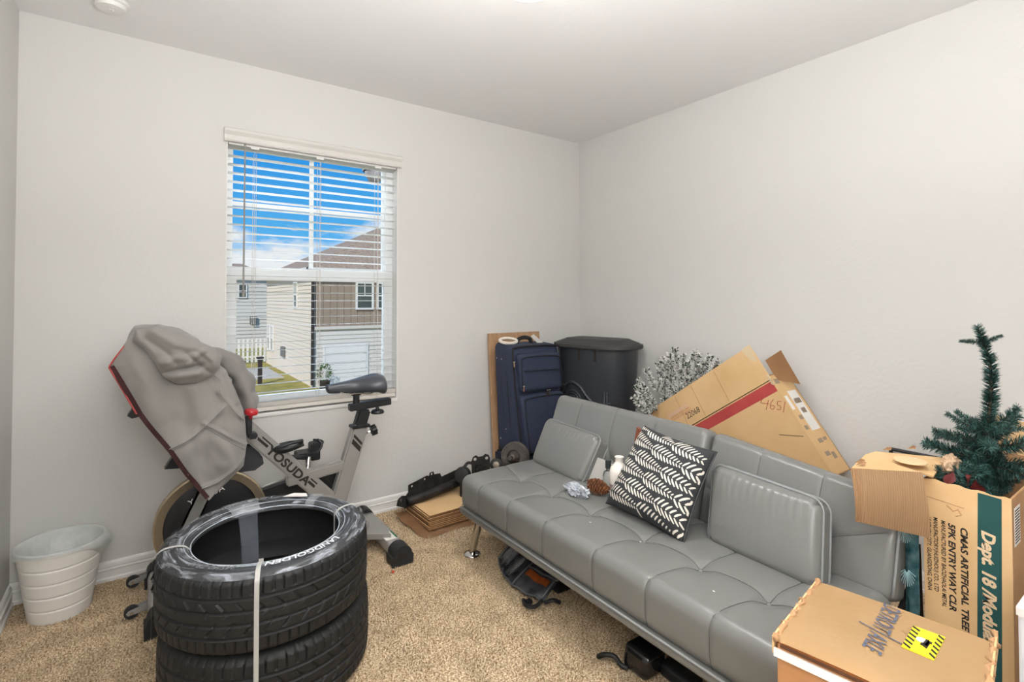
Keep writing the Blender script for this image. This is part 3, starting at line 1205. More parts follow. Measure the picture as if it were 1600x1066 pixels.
bm = NB()
add_grid(bm, lambda u, v: tpf(u, v, 1), 50, 50)
add_grid(bm, lambda u, v: tpf(u, v, -1), 50, 50)
bmesh.ops.remove_doubles(bm, verts=bm.verts, dist=0.0003)
obj('cover', bm, M_pil, tp, smooth=True)
bm = NB()


def stroke(pts, wd):
    L = []
    Rr = []
    for i, (u, v) in enumerate(pts):
        t = i / (len(pts) - 1)
        w_ = wd * (0.35 + 0.65 * math.sin(PI * min(1, max(0, 0.12 + 0.76 * t))))
        a = pts[min(i + 1, len(pts) - 1)]
        b = pts[max(i - 1, 0)]
        dx, dy = a[0] - b[0], a[1] - b[1]
        l = math.hypot(dx, dy)
        ox, oy = -dy / l * w_, dx / l * w_
        for lst, s in ((L, 1), (Rr, -1)):
            q = (min(0.995, max(0.005, u + ox * s)), min(0.995, max(0.005, v + oy * s)))
            lst.append(bm.verts.new(tpf(q[0], q[1], 1) + tn * 0.0012))
    for i in range(len(pts) - 1):
        bm.faces.new((L[i], L[i + 1], Rr[i + 1], Rr[i]))


random.seed(11)
rows, per = 6, 22
for r in range(-1, rows + 2):
    vc0 = (r + 0.5) / rows
    hh_ = 0.5 / rows
    u = 0.015
    k = (r * 5) % 9
    while u < 1.0:
        vc = vc0 + 0.16 * (0.5 - u)
        ph = k % 10
        amp = min(1.0, 0.30 + 0.55 * ph) if ph < 2 else 1.0 - 0.70 * ((ph - 2) / 8.0) ** 1.3
        step = 0.030 + 0.018 * amp
        for s in (1, -1):
            a = hh_ * 0.92 * amp
            n_ = 6
            pts = []
            for i in range(n_):
                t = i / (n_ - 1)
                v_ = vc + s * (0.006 + a * t)
                u_ = min(0.993, u + 0.062 * amp * t * (0.7 + 0.3 * t))
                pts.append((u_, v_))
            if all(0.004 < p[1] < 0.996 for p in pts) and pts[0][0] < 0.975:
                stroke(pts, 0.0100 * (0.55 + 0.45 * amp))
        u += step
        k += 1
obj('printed_chevrons', bm, M_pw, tp)
bm = NB()
add_tube(bm, [tpf(1.0, v, 1) for v in np.linspace(0.0, 1, 24)], 0.003, seg=6)
obj('zipper', bm, M_black, tp)

# ------------------------------------------------------------------ small things on the seat
M_clear = mat('clear_glass', (245, 250, 250), 0.03, trans=1.0, ior=1.45)
zs = 0.408
bm = NB()
add_grid(bm, lambda u, v: Vector((-1.045 + 0.045 * v + 0.006 * math.sin(4 * u), -1.165 - 0.175 * u, zs + 0.002 + 0.105 * v - 0.012 * u * v)), 12, 8)
bmesh.ops.solidify(bm, geom=bm.faces[:], thickness=0.0015)
tag(obj('greeting_card', bm, M_white, smooth=True), 'cream paper card standing behind the pine cone on the sofa seat', 'card')
# small glass bottle with ribbed cap
gb = thing('glass_bottle', 'small clear glass bottle with dark ribbed cap beside the card on the sofa', 'bottle', (-1.068, -1.325, zs))
bm = NB()
add_lathe(bm, [(0, 0), (0.021, 0), (0.023, 0.006), (0.023, 0.075), (0.018, 0.09), (0.009, 0.098), (0.009, 0.104), (0, 0.104)], (-1.068, -1.325, zs), seg=24)
obj('body', bm, M_clear, gb, smooth=True, auto=50)
bm = NB()
add_lathe(bm, [(0, 0.104), (0.0115, 0.104), (0.0115, 0.139), (0.010, 0.141), (0, 0.141)], (-1.068, -1.325, zs), seg=20)
for i in range(16):
    a = 2 * PI * i / 16
    add_cyl(bm, (-1.068 + 0.0115 * math.cos(a), -1.325 + 0.0115 * math.sin(a), zs + 0.105), (-1.068 + 0.0115 * math.cos(a), -1.325 + 0.0115 * math.sin(a), zs + 0.138), 0.0011, seg=5)
obj('cap', bm, mat('cap_grey', (70, 74, 76), 0.35, metal=0.4), gb)
# two-tone vase with handle
vs_ = thing('vase', 'two-tone vase, glossy white top and mauve base, half behind the patterned pillow', 'vase', (-1.115, -1.395, zs))
bm = NB()
vx, vy = -1.10, -1.418
add_lathe(bm, [(0.0395, 0.075), (0.041, 0.10), (0.040, 0.125), (0.034, 0.142), (0.022, 0.154), (0.0165, 0.162), (0.0165, 0.178), (0.020, 0.183), (0.017, 0.184), (0.014, 0.178), (0.014, 0.16), (0.0, 0.155)], (vx, vy, zs), seg=32)
obj('upper_body', bm, mat('white_glaze', (232, 224, 214), 0.15, coat=0.5), vs_, smooth=True)
bm = NB()
add_lathe(bm, [(0, 0), (0.033, 0), (0.036, 0.004), (0.0392, 0.04), (0.0395, 0.075)], (vx, vy, zs), seg=32)
obj('base', bm, mat('mauve_clay', (146, 120, 116), 0.6), vs_, smooth=True, auto=60)
# brown piece behind the pillow
bm = NB()
add_prism(bm, [(0, 0), (0.02, 0), (0.03, 0.29), (0.008, 0.30)], (-1.075, -1.425, 0.41), (0, -1, 0.0), (0.22, 0, 0.975), (1, 0, 0), 0, 0.012)
tag(obj('picture_frame', bm, mat('red_brown_wood', (120, 66, 46), 0.45, var=0.1)), 'reddish brown wooden frame edge behind the patterned pillow', 'frame')
# pine cone lying on its side
pcn = thing('pine_cone', 'brown pine cone lying on the sofa seat in front of the card', 'pine cone', (-1.135, -1.290, zs))
Mpc = mat('pine_brown', (140, 86, 48), 0.7, rgb2=(92, 54, 30), vscale=60)
bm = NB()
ax = Vector((0.42, -0.80, -0.10)).normalized()
cxp = Vector((-1.150, -1.292, zs + 0.042))
xx, yy, zz = frame(ax)
add_lathe(bm, [(0, -0.002), (0.014, 0.0), (0.020, 0.025), (0.017, 0.05), (0.006, 0.072), (0, 0.076)], cxp, ax, seg=12)
obj('core', bm, mat('pine_core', (84, 50, 30), 0.8), pcn)
bm = NB()
for i in range(95):
    t = i / 95
    a = i * 2.39996
    rr = 0.030 * math.sin(PI * (0.14 + 0.80 * t)) ** 0.8 + 0.002
    d = xx * math.cos(a) + yy * math.sin(a)
    tg = ax.cross(d)
    p = cxp + ax * (0.090 * t) + d * 0.010
    q = cxp + ax * (0.090 * t - 0.008) + d * rr
    s = 0.0075
    v4 = [bm.verts.new(p + tg * s * 0.4), bm.verts.new(q + tg * s), bm.verts.new(q + d * 0.003 + ax * 0.002), bm.verts.new(q - tg * s), bm.verts.new(p - tg * s * 0.4)]
    f = bm.faces.new(v4)
    r = bmesh.ops.extrude_face_region(bm, geom=[f])
    bmesh.ops.translate(bm, verts=[e for e in r['geom'] if isinstance(e, bmesh.types.BMVert)], vec=ax * 0.0022)
so = obj('scales', bm, Mpc, pcn)
so['kind'] = 'stuff'


def crumple(name, label, c, sx, sy, sz, m, seed, cat, n=34, amp=0.35):
    bm = NB()
    bmesh.ops.create_icosphere(bm, subdivisions=4, radius=1)
    for v in bm.verts:
        p = v.co.copy()
        k = 1 + amp * (noise.noise(p * 2.2 + Vector((seed, 0, 0))) + 0.6 * abs(noise.noise(p * 5.0 + Vector((0, seed, 0)))))
        p = p * k
        v.co = Vector((p.x * sx, p.y * sy, max(-0.85, p.z) * sz)) + Vector(c)
    return tag(obj(name, bm, m), label, cat)


M_foil = mat('crinkled_film', (226, 230, 236), 0.12, metal=0.55, rgb2=(150, 156, 166), vscale=60)
crumple('plastic_wrapper', 'crumpled clear plastic wrapper beside the pine cone on the sofa', (-1.205, -1.275, zs + 0.022), 0.030, 0.058, 0.024, M_foil, 3.1, 'wrapper', amp=0.7)
# white lint specks on the seat
M_spk = mat('white_lint', (235, 232, 226), 0.8)
for sx_, sy_, wh_ in ((-1.345, -1.50, 'in front of the patterned pillow, leftmost'), (-1.30, -1.565, 'in front of the patterned pillow, second from left'), (-1.375, -2.03, 'near the seat edge below the right cushion'), (-1.30, -1.70, 'in the tuft below the patterned pillow'), (-1.20, -1.85, 'at the foot of the right cushion')):
    bm = NB()
    bmesh.ops.create_icosphere(bm, subdivisions=1, radius=0.0026)
    bmesh.ops.transform(bm, matrix=Matrix.Translation((sx_, sy_, 0.412 if (sx_, sy_) != (-1.30, -1.70) else 0.404)) @ Matrix.Diagonal((1, 1.8, 0.5, 1)), verts=bm.verts)
    tag(obj('lint_speck', bm, M_spk), 'tiny white lint speck ' + wh_, 'lint', 'white specks on the sofa')
# ================================================================== TYRES
M_side_w = mat('tyre_film', (120, 124, 130), 0.25, metal=0.1, rgb2=(60, 62, 66), vscale=14, coat=0.6)
M_tyre = mat('tyre_rubber', (25, 26, 27), 0.58, var=0.12, vscale=30, bump=0.08, bscale=200)
TW, TR_, TRI = 0.232, 0.322, 0.226


def tyre_profile():
    """(r, z) around the section: inner bead low -> tread -> inner bead high -> inside, closed"""
    P = []
    h = TW / 2
    low = [(TRI, -0.088), (TRI + 0.006, -0.100), (TRI + 0.016, -0.106), (TRI + 0.030, -0.110), (TRI + 0.050, -h + 0.001), (TRI + 0.068, -h + 0.004), (TRI + 0.080, -h + 0.011), (TRI + 0.088, -h + 0.019)]
    tread = [(TR_ - 0.0045 * (abs(z) / 0.095) ** 3, z) for z in np.linspace(-0.092, 0.092, 47)]
    high = [(r, -z) for r, z in reversed(low)]
    ins = [(TRI + 0.014, 0.080), (TR_ - 0.022, 0.055), (TR_ - 0.017, 0.0), (TR_ - 0.022, -0.055), (TRI + 0.014, -0.080)]
    return low, tread, high, ins


def make_tyre():
    low, tread, high, ins = tyre_profile()
    prof = low + tread + high + ins
    seg = 540
    nl, ntd = len(low), len(tread)
    V = []
    for i in range(seg):
        a = 2 * PI * i / seg
        s = a * TR_
        ca, sa = math.cos(a), math.sin(a)
        for k, (r, z) in enumerate(prof):
            if nl <= k < nl + ntd:
                g = 0.0
                az = abs(z)
                for gz, gw in ((0.018, 0.0042), (0.054, 0.0042)):         # circumferential grooves
                    g = max(g, math.exp(-((az - gz) / gw) ** 4))
                if az > 0.060:                                          # shoulder lugs
                    ph = ((s + (0.014 if z > 0 else 0)) / 0.0281) % 1.0
                    g = max(g, 0.85 * math.exp(-((ph - 0.5) * 0.0281 / 0.0024) ** 4))
                elif az > 0.021:                                        # curved slots
                    ph = ((s + 0.9 * az + (0.02 if z > 0 else 0)) / 0.0506) % 1.0
                    cut = (az - 0.021) / 0.032
                    g = max(g, (0.9 if cut < 0.78 else 0) * math.exp(-((ph - 0.5) * 0.0506 / 0.0026) ** 4))
                else:
                    ph = ((s - 1.2 * z) / 0.0506) % 1.0
                    if az > 0.008:
                        g = max(g, 0.6 * math.exp(-((ph - 0.5) * 0.0506 / 0.0022) ** 4))
                r = r - 0.0062 * g
            elif nl - 3 <= k < nl or nl + ntd <= k < nl + ntd + 2:
                ph = (s / 0.0281 + (0.5 if z > 0 else 0)) % 1.0
                r = r - 0.0025 * math.exp(-((ph - 0.5) * 0.0281 / 0.003) ** 4)
            V.append((r * ca, r * sa, z))
    n = len(prof)
    F = []
    for i in range(seg):
        j = (i + 1) % seg
        for k in range(n):
            l = (k + 1) % n
            F.append((i * n + k, j * n + k, j * n + l, i * n + l))
    me = bpy.data.meshes.new('tyre')
    me.from_pydata(V, [], F)
    me.materials.append(M_tyre)
    me.polygons.foreach_set('use_smooth', [True] * len(me.polygons))
    me.update()
    me.set_sharp_from_angle(angle=math.radians(38))
    return me


tme = make_tyre()
TC1 = Vector((-2.352, -0.985, 0.232 + 0.118))
TC2 = Vector((-2.343, -0.975, 0.116))
for c, lab, rz_ in ((TC1, 'upper black car tyre of the stack, wrapped in clear film, white strap around it', 0.3), (TC2, 'lower black car tyre of the stack, standing on the carpet under the upper tyre', 1.7)):
    t = thing('car_tyre', lab, 'tyre', c, 'stack of car tyres')
    o = bpy.data.objects.new('carcass', tme)
    COL.objects.link(o)
    o.parent = t
    o.rotation_euler.z = rz_
    if c is TC1:
        t_up = t
        zt = c.z + TW / 2

        def ring(name, r0, r1, z0_, z1_, m, seg=120, parent=t):
            bm = NB()
            add_lathe(bm, [(r0, z0_), (r1, z1_)], c, seg=seg)
            return obj(name, bm, m, parent, smooth=True)
        # raised bead rings
        for r_, w_ in ((TRI + 0.034, 0.0014), (TRI + 0.058, 0.0012), (TRI + 0.012, 0.0012)):
            bm = NB()
            add_tube(bm, [c + Vector((r_ * math.cos(a), r_ * math.sin(a), (0.1115 if r_ > TRI + 0.02 else 0.1035))) for a in np.linspace(0, 2 * PI, 120, endpoint=False)], w_, seg=6, closed=True)
            obj('sidewall_rib', bm, M_tyre, t, smooth=True)
        # sidewall lettering, tops outward
        M_let = mat('white_sidewall_letter', (226, 228, 230), 0.45, var=0.05)
        M_let2 = mat('grey_sidewall_letter', (120, 122, 126), 0.5, var=0.05)

        def arc_text(s, size, r0, ang0, m, sx=1.0, nm='lettering'):
            def path(x, y):
                a = ang0 - x / (r0 + size * 0.35)
                r = r0 + y
                return c + Vector((r * math.cos(a), r * math.sin(a), 0.1215))
            bm = text_bm(s, size, (0, 0, 0), (1, 0, 0), (0, 1, 0), (0, 0, 1), path=path, sx=sx, bold=0.02, shear=0.2)
            return obj(nm, bm, m, t)
        arc_text('LANDGOLDEN', 0.032, TRI + 0.036, math.radians(-52), M_let, 1.1)
        arc_text('LANDGOLDEN', 0.032, TRI + 0.036, math.radians(128), M_let2, 1.1)
        arc_text('245/40 ZR18', 0.028, TRI + 0.038, math.radians(-118), M_let2)
        arc_text('97W XL', 0.026, TRI + 0.040, math.radians(176), M_let2)
        arc_text('OUTSIDE', 0.022, TRI + 0.040, math.radians(64), M_let2)

# clear film wrapped over the top tyre sidewall
def film_mat():
    m = bpy.data.materials.new('clear_film')
    m.use_nodes = True
    t = m.node_tree
    b = t.nodes['Principled BSDF']
    b.inputs['Base Color'].default_value = (0.85, 0.9, 1.0, 1)
    b.inputs['Roughness'].default_value = 0.12
    tc = t.nodes.new('ShaderNodeTexCoord')
    n1 = t.nodes.new('ShaderNodeTexNoise')
    n1.inputs['Scale'].default_value = 18
    n1.inputs['Detail'].default_value = 6
    n1.inputs['Distortion'].default_value = 1.2
    r = t.nodes.new('ShaderNodeValToRGB')
    r.color_ramp.elements[0].position = 0.50
    r.color_ramp.elements[0].color = (0.04, 0.04, 0.04, 1)
    r.color_ramp.elements[1].position = 0.68
    r.color_ramp.elements[1].color = (0.42, 0.42, 0.42, 1)
    sp_ = t.nodes.new('ShaderNodeSeparateXYZ')
    t.links.new(tc.outputs['Object'], sp_.inputs[0])
    at_ = t.nodes.new('ShaderNodeMath')
    at_.operation = 'ARCTAN2'
    t.links.new(sp_.outputs['Y'], at_.inputs[0])
    t.links.new(sp_.outputs['X'], at_.inputs[1])
    am = t.nodes.new('ShaderNodeMath')
    am.operation = 'MULTIPLY'
    am.inputs[1].default_value = 0.045
    t.links.new(at_.outputs[0], am.inputs[0])
    ln_ = t.nodes.new('ShaderNodeVectorMath')
    ln_.operation = 'LENGTH'
    t.links.new(tc.outputs['Object'], ln_.inputs[0])
    cb = t.nodes.new('ShaderNodeCombineXYZ')
    t.links.new(am.outputs[0], cb.inputs['X'])
    t.links.new(ln_.outputs['Value'], cb.inputs['Y'])
    n1.inputs['Scale'].default_value = 60
    t.links.new(cb.outputs[0], n1.inputs['Vector'])
    t.links.new(n1.outputs['Fac'], r.inputs[0])
    t.links.new(r.outputs[0], b.inputs['Alpha'])
    bp = t.nodes.new('ShaderNodeBump')
    bp.inputs['Strength'].default_value = 0.5
    t.links.new(n1.outputs['Fac'], bp.inputs['Height'])
    t.links.new(bp.outputs[0], b.inputs['Normal'])
    return m


M_film = film_mat()


def film_patch(a0, a1, wide=1.0, nm='clear_film', mt=None, dz=0.0):
    """film going down the inner hole, over the sidewall and a little down the tread"""
    sec = [(TRI + 0.004, 0.088), (TRI - 0.001, 0.092), (TRI - 0.001, 0.099), (TRI + 0.010, 0.110), (TRI + 0.034, 0.1165), (TRI + 0.056, 0.1185), (TRI + 0.074, 0.1165), (TRI + 0.090, 0.1035)]
    bm = NB()

    def fn(u, v):
        k = v * (len(sec) - 1)
        i = min(int(k), len(sec) - 2)
        f = k - i
        r = sec[i][0] * (1 - f) + sec[i + 1][0] * f
        z = sec[i][1] * (1 - f) + sec[i + 1][1] * f
        a = a0 + (a1 - a0) * u
        q = 0.0016 * noise.noise(Vector((a * 9, v * 8, 1.3)))
        return TC1 + Vector(((r) * math.cos(a), (r) * math.sin(a), z + 0.0012 + dz + abs(q) * (1 if i > 2 else 0)))
    add_grid(bm, fn, max(6, int((a1 - a0) * 36)), 22)
    return obj(nm, bm, mt or M_film, t_up, smooth=True)


film_patch(-PI, PI, nm='clear_film')
for r_, z_, w_ in ((TRI + 0.001, 0.0995, 0.0016), (TRI + 0.020, 0.1125, 0.0010)):  # whitish rings painting the bead's highlight along the inner film edge
    bm = NB()
    add_tube(bm, [TC1 + Vector(((r_ + 0.0008 * math.sin(a * 7)) * math.cos(a), (r_ + 0.0008 * math.sin(a * 7)) * math.sin(a), z_ + 0.002)) for a in np.linspace(0, 2 * PI, 150, endpoint=False)], w_, seg=6, closed=True)
    obj('bead_highlight', bm, mat('highlight_white', (196, 204, 214), 0.2), t_up, smooth=True)
M_tape = mat('clear_tape', (224, 228, 232), 0.2, alpha=0.30, rgb2=(196, 200, 206), vscale=40)
film_patch(math.radians(88), math.radians(112), nm='packing_tape', mt=M_tape, dz=0.002)
film_patch(math.radians(38), math.radians(47), nm='packing_tape', mt=M_tape, dz=0.002)
bm = NB()                                          # loose tape end hanging into the tyre from its far side
def hang_tape(u, v):
    a = math.radians(90 + 17 * u)
    r = TRI - 0.004 - 0.05 * v + 0.003 * math.sin(v * 9 + u * 2)
    return TC1 + Vector((r * math.cos(a), r * math.sin(a), 0.098 - 0.26 * v))
add_grid(bm, hang_tape, 12, 20)
obj('packing_tape', bm, mat('thin_tape', (206, 216, 232), 0.15, alpha=0.16, rgb2=(160, 172, 190), vscale=50), t_up, smooth=True)
# white paper label on the rim edge
bm = NB()
add_prism(bm, [(-0.05, 0.0), (0.045, -0.004), (0.03, 0.03), (-0.02, 0.036)], TC1 + Vector((0.135, 0.218, 0.1225)), (0.86, -0.51, 0), (0.51, 0.86, 0), (0, 0, 1), 0, 0.001)
obj('paper_label', bm, M_white, t_up)

# strap: white plastic band, around the section of the stack at four places
M_strap = mat('white_strap', (240, 238, 233), 0.4, var=0.02)
st = thing('packing_strap', 'white plastic packing straps looped round the tyre stack', 'strap', TC1 + Vector((0, 0, -0.35)))
for ang in (-105.5, 178, 4):
    a = math.radians(ang)
    d = Vector((math.cos(a), math.sin(a), 0))
    tg = Vector((-d.y, d.x, 0))
    hw = 0.0065
    ztop, zbot = TC1.z, TC2.z
    sec = [(TRI - 0.002, -0.34), (TRI - 0.002, 0.08), (TRI + 0.001, 0.099), (TRI + 0.014, 0.1145), (TRI + 0.034, 0.1215), (TRI + 0.060, 0.1225), (TRI + 0.078, 0.118), (TRI + 0.092, 0.105), (TR_ + 0.0035, 0.086), (TR_ + 0.0045, 0.0), (TR_ + 0.0045, -0.15), (TR_ + 0.0045, -0.345)]
    pts = bez([(r, z, 0) for r, z in sec], 5)
    bm = NB()
    A = [bm.verts.new(TC1 + d * p[0] + Vector((0, 0, p[1])) + tg * hw) for p in pts]
    B = [bm.verts.new(TC1 + d * p[0] + Vector((0, 0, p[1])) - tg * hw) for p in pts]
    for i in range(len(pts) - 1):
        bm.faces.new((A[i], A[i + 1], B[i + 1], B[i]))
    bmesh.ops.solidify(bm, geom=bm.faces[:], thickness=0.0012)
    obj('strap_loop', bm, M_strap, st)

# ================================================================== EXERCISE BIKE
YB = -0.36
bk = thing('exercise_bike', 'grey and black upright exercise bike between the tyres and the window wall', 'bike', (-2.2, YB, 0))


def beam(p0, p1, w, d, mt, nm, bev=0.008, par=bk, up=(0, 1, 0), **k):
    """box-section tube from p0 to p1; w in the xz plane, d along y"""
    p0, p1 = Vector(p0), Vector(p1)
    x, y, z = frame(p1 - p0, up)
    L = (p1 - p0).length
    bm = NB()
    M = Matrix((( x.x, y.x, z.x, p0.x), (x.y, y.y, z.y, p0.y), (x.z, y.z, z.z, p0.z), (0, 0, 0, 1)))
    add_box(bm, (-d / 2, -w / 2, 0), (d / 2, w / 2, L), bev, M)
    return obj(nm, bm, mt, par, smooth=True, auto=35, **k)


# frame
beam((-2.44, YB, 0.783), (-1.80, YB, 0.090), 0.075, 0.052, M_silver, 'down_tube')
beam((-1.826, YB, 0.612), (-1.985, YB, 0.10), 0.078, 0.050, M_silver, 'seat_tube')
beam((-2.17, YB, 0.405), (-1.90, YB, 0.432), 0.050, 0.045, M_silver, 'cross_tube')
beam((-2.02, YB, 0.090), (-1.72, YB, 0.072), 0.045, 0.050, M_silver, 'rear_base_tube')
bm = NB()                                         # triangular gusset plate behind the tyres
add_prism(bm, [(-1.90, YB - 0.03), (-1.72, YB - 0.15), (-1.72, YB + 0.14), (-1.90, YB + 0.03)], (0, 0, 0.074), (1, 0, 0), (0, 1, 0), (0, 0, 1), 0, 0.026)
obj('gusset_plate', bm, M_silver, bk)
beam((-2.48, YB - 0.045, 0.47), (-2.655, YB - 0.045, 0.075), 0.055, 0.016, M_silver, 'fork_blade')
beam((-2.48, YB + 0.045, 0.47), (-2.655, YB + 0.045, 0.075), 0.055, 0.016, M_silver, 'fork_blade')
beam((-2.42, YB, 0.72), (-2.49, YB, 0.44), 0.06, 0.09, M_silver, 'head_tube')
# stickers on the down tube
dv = (Vector((-1.80, 0, 0.090)) - Vector((-2.44, 0, 0.783))).normalized()
uvv = Vector((-dv.z, 0, dv.x))
if uvv.z < 0:
    uvv = -uvv
base = Vector((-2.282, YB - 0.0268, 0.612))
bm = text_bm('YOSUDA', 0.052, base + dv * 0.050 - uvv * 0.019, dv, uvv, (0, -1, 0), depth=0.0008, bold=0.035, sx=1.22)
obj('lettering', bm, M_ink, bk, label='black maker name on the grey down tube')
bm = NB()
for k_, wd in ((0.014, 0.006), (-0.004, 0.011)):
    add_prism(bm, [(-0.012 + k_ * 0.6, k_), (0.045 + k_ * 0.6, k_), (0.045 + k_ * 0.6, k_ + wd), (-0.020 + k_ * 0.6, k_ + wd)], base, dv, uvv, (0, -1, 0), 0, 0.0008)
for k_, wd in ((0.014, 0.006), (-0.004, 0.011)):
    add_prism(bm, [(0.300, k_), (0.345, k_), (0.340, k_ + wd), (0.300, k_ + wd)], base, dv, uvv, (0, -1, 0), 0, 0.0008)
obj('sticker_stripes', bm, M_ink, bk)
sv = (Vector((-1.826, 0, 0.612)) - Vector((-1.985, 0, 0.10))).normalized()
su = Vector((sv.z, 0, -sv.x))
b2 = Vector((-1.84, YB - 0.0258, 0.56))
bm = NB()
add_prism(bm, [(-0.026, 0.012), (0.026, -0.022), (0.026, -0.036), (-0.026, -0.002)], b2, su, sv, (0, -1, 0), 0, 0.0008)
add_prism(bm, [(-0.026, -0.010), (0.026, -0.044), (0.026, -0.068), (-0.026, -0.034)], b2, su, sv, (0, -1, 0), 0, 0.0008)
obj('sticker_stripes', bm, M_ink, bk)
# seat post, slider, saddle
beam((-1.833, YB, 0.595), (-1.803, YB, 0.692), 0.062, 0.040, M_black, 'seat_post')
bm = NB()
add_box(bm, (-1.872, YB - 0.032, 0.603), (-1.782, YB + 0.032, 0.618), 0.003)
obj('post_collar', bm, M_black, bk)
beam((-1.880, YB, 0.706), (-1.668, YB, 0.716), 0.034, 0.040, M_black, 'seat_slider', 0.003)
bm = NB()
add_lathe(bm, [(0, 0), (0.032, 0), (0.034, 0.006), (0.028, 0.016), (0.010, 0.020), (0.008, 0.03), (0, 0.03)], (-1.735, YB, 0.661), seg=20)
obj('slider_knob', bm, M_black, bk, smooth=True, auto=40)
bm = NB()
add_cyl(bm, (-1.80, YB - 0.0, 0.566), (-1.762, YB, 0.576), 0.005, seg=10)
obj('pop_pin', bm, M_chrome, bk)
bm = NB()
add_lathe(bm, [(0, 0), (0.022, 0), (0.024, 0.004), (0.024, 0.022), (0.018, 0.026), (0, 0.026)], (-1.766, YB, 0.575), (1, 0, 0.25), seg=16)
for i in range(8):
    a = 2 * PI * i / 8
    x_, y_, z_ = frame((1, 0, 0.25))
    p = Vector((-1.766, YB, 0.575)) + (x_ * math.cos(a) + y_ * math.sin(a)) * 0.023
    add_cyl(bm, p, p + z_ * 0.024, 0.005, seg=6)
obj('adjust_knob', bm, M_black, bk, smooth=True, auto=40)
bm = NB()
add_cyl(bm, (-1.845, YB, 0.722), (-1.845, YB, 0.775), 0.016, seg=14)
add_box(bm, (-1.875, YB - 0.022, 0.765), (-1.82, YB + 0.022, 0.792), 0.006)
obj('saddle_clamp', bm, M_black, bk, smooth=True, auto=40)
for s in (-1, 1):
    bm = NB()
    add_tube(bm, bez([(-1.955, YB + s * 0.012, 0.800), (-1.90, YB + s * 0.022, 0.778), (-1.84, YB + s * 0.024, 0.776), (-1.78, YB + s * 0.03, 0.770), (-1.745, YB + s * 0.04, 0.796)], 5), 0.0035, seg=7)
    obj('saddle_rail', bm, M_chrome, bk, smooth=True)


def saddle(u, v):
    """u 0..1 nose->tail, v around section"""
    x = -1.995 + 0.292 * u
    hw = 0.024 + 0.012 * u + 0.066 * (1 / (1 + math.exp(-(u - 0.60) * 13)))
    hw *= math.sqrt(max(0.0, 1 - ((u - 0.90) / 0.10) ** 2)) if u > 0.90 else 1
    hw *= math.sqrt(max(0, 1 - ((0.05 - u) / 0.05) ** 2)) if u < 0.05 else 1
    top = 0.832 + 0.042 * u ** 1.2 + (0.0 if u < 0.80 else -0.022 * ((u - 0.80) / 0.20) ** 2)
    thk = 0.044 + 0.056 * u
    thk *= math.sqrt(max(0.04, 1 - ((u - 0.92) / 0.09) ** 2)) if u > 0.92 else 1
    thk *= math.sqrt(max(0.05, 1 - ((0.06 - u) / 0.065) ** 2)) if u < 0.06 else 1
    a = 2 * PI * v
    c_, s_ = math.cos(a), math.sin(a)
    y = hw * (abs(c_) ** 0.95) * (1 if c_ > 0 else -1)
    z = top - thk / 2 + thk / 2 * (abs(s_) ** 0.9) * (1 if s_ > 0 else -1) - (0.012 * (abs(c_)) * u)
    z -= 0.006 * math.exp(-(y / 0.012) ** 2) * (1 if s_ > 0 else 0)
    return Vector((x, YB + y, z))


bm = NB()
R_ = []
nu, nv = 46, 36
R_ = [[bm.verts.new(saddle(i / (nu - 1), j / nv)) for j in range(nv)] for i in range(nu)]
for i in range(nu - 1):
    for j in range(nv):
        k = (j + 1) % nv
        bm.faces.new((R_[i][j], R_[i][k], R_[i + 1][k], R_[i + 1][j]))
bm.faces.new(R_[0])
bm.faces.new(list(reversed(R_[-1])))
obj('saddle', bm, mat('saddle_vinyl', (64, 67, 74), 0.38, var=0.05, coat=0.15), bk, smooth=True)
# flywheel: dark disc, pale rim; gold chain-side ring
FC = Vector((-2.462, YB, 0.30))
bm = NB()
add_lathe(bm, [(0, -0.010), (0.168, -0.010), (0.178, -0.006), (0.178, 0.006), (0.168, 0.010), (0, 0.010)], FC, (0, 1, 0), seg=72)
obj('flywheel', bm, mat('flywheel_dark', (44, 44, 46), 0.4, metal=0.4), bk, smooth=True, auto=30)
bm = NB()
add_lathe(bm, [(0.176, -0.016), (0.205, -0.016), (0.211, -0.012), (0.211, 0.012), (0.205, 0.016), (0.176, 0.016)], FC, (0, 1, 0), seg=72, closed=True)
obj('flywheel_rim', bm, mat('flywheel_rim', (188, 168, 138), 0.25, metal=0.7, rgb2=(160, 146, 128), vscale=6), bk, smooth=True, auto=30)
bm = NB()
add_lathe(bm, [(0, -0.055), (0.022, -0.055), (0.026, -0.05), (0.026, 0.05), (0.022, 0.055), (0, 0.055)], FC, (0, 1, 0), seg=24)
obj('hub', bm, M_chrome, bk, smooth=True, auto=40)
bm = text_bm('YOSUDA', 0.034, FC + Vector((-0.085, -0.0106, 0.082)), (0.95, 0, 0.3), (-0.3, 0, 0.95), (0, -1, 0), bold=0.01)
obj('lettering', bm, M_white, bk, label='white maker name on the flywheel')
# chain guard: black body with beige upper edge
bm = NB()
add_prism(bm, [(-2.34, 0.36), (-2.08, 0.405), (-1.93, 0.395), (-1.90, 0.33), (-1.93, 0.25), (-2.02, 0.20), (-2.34, 0.22)], (0, YB + 0.025, 0), (1, 0, 0), (0, 0, 1), (0, 1, 0), 0, 0.045)
obj('chain_guard', bm, M_black, bk)
bm = NB()
add_tube(bm, [(-2.36, YB + 0.03, 0.37), (-2.22, YB + 0.03, 0.398), (-2.10, YB + 0.03, 0.416)], 0.006, seg=8)
obj('guard_edge', bm, M_silver, bk, smooth=True)
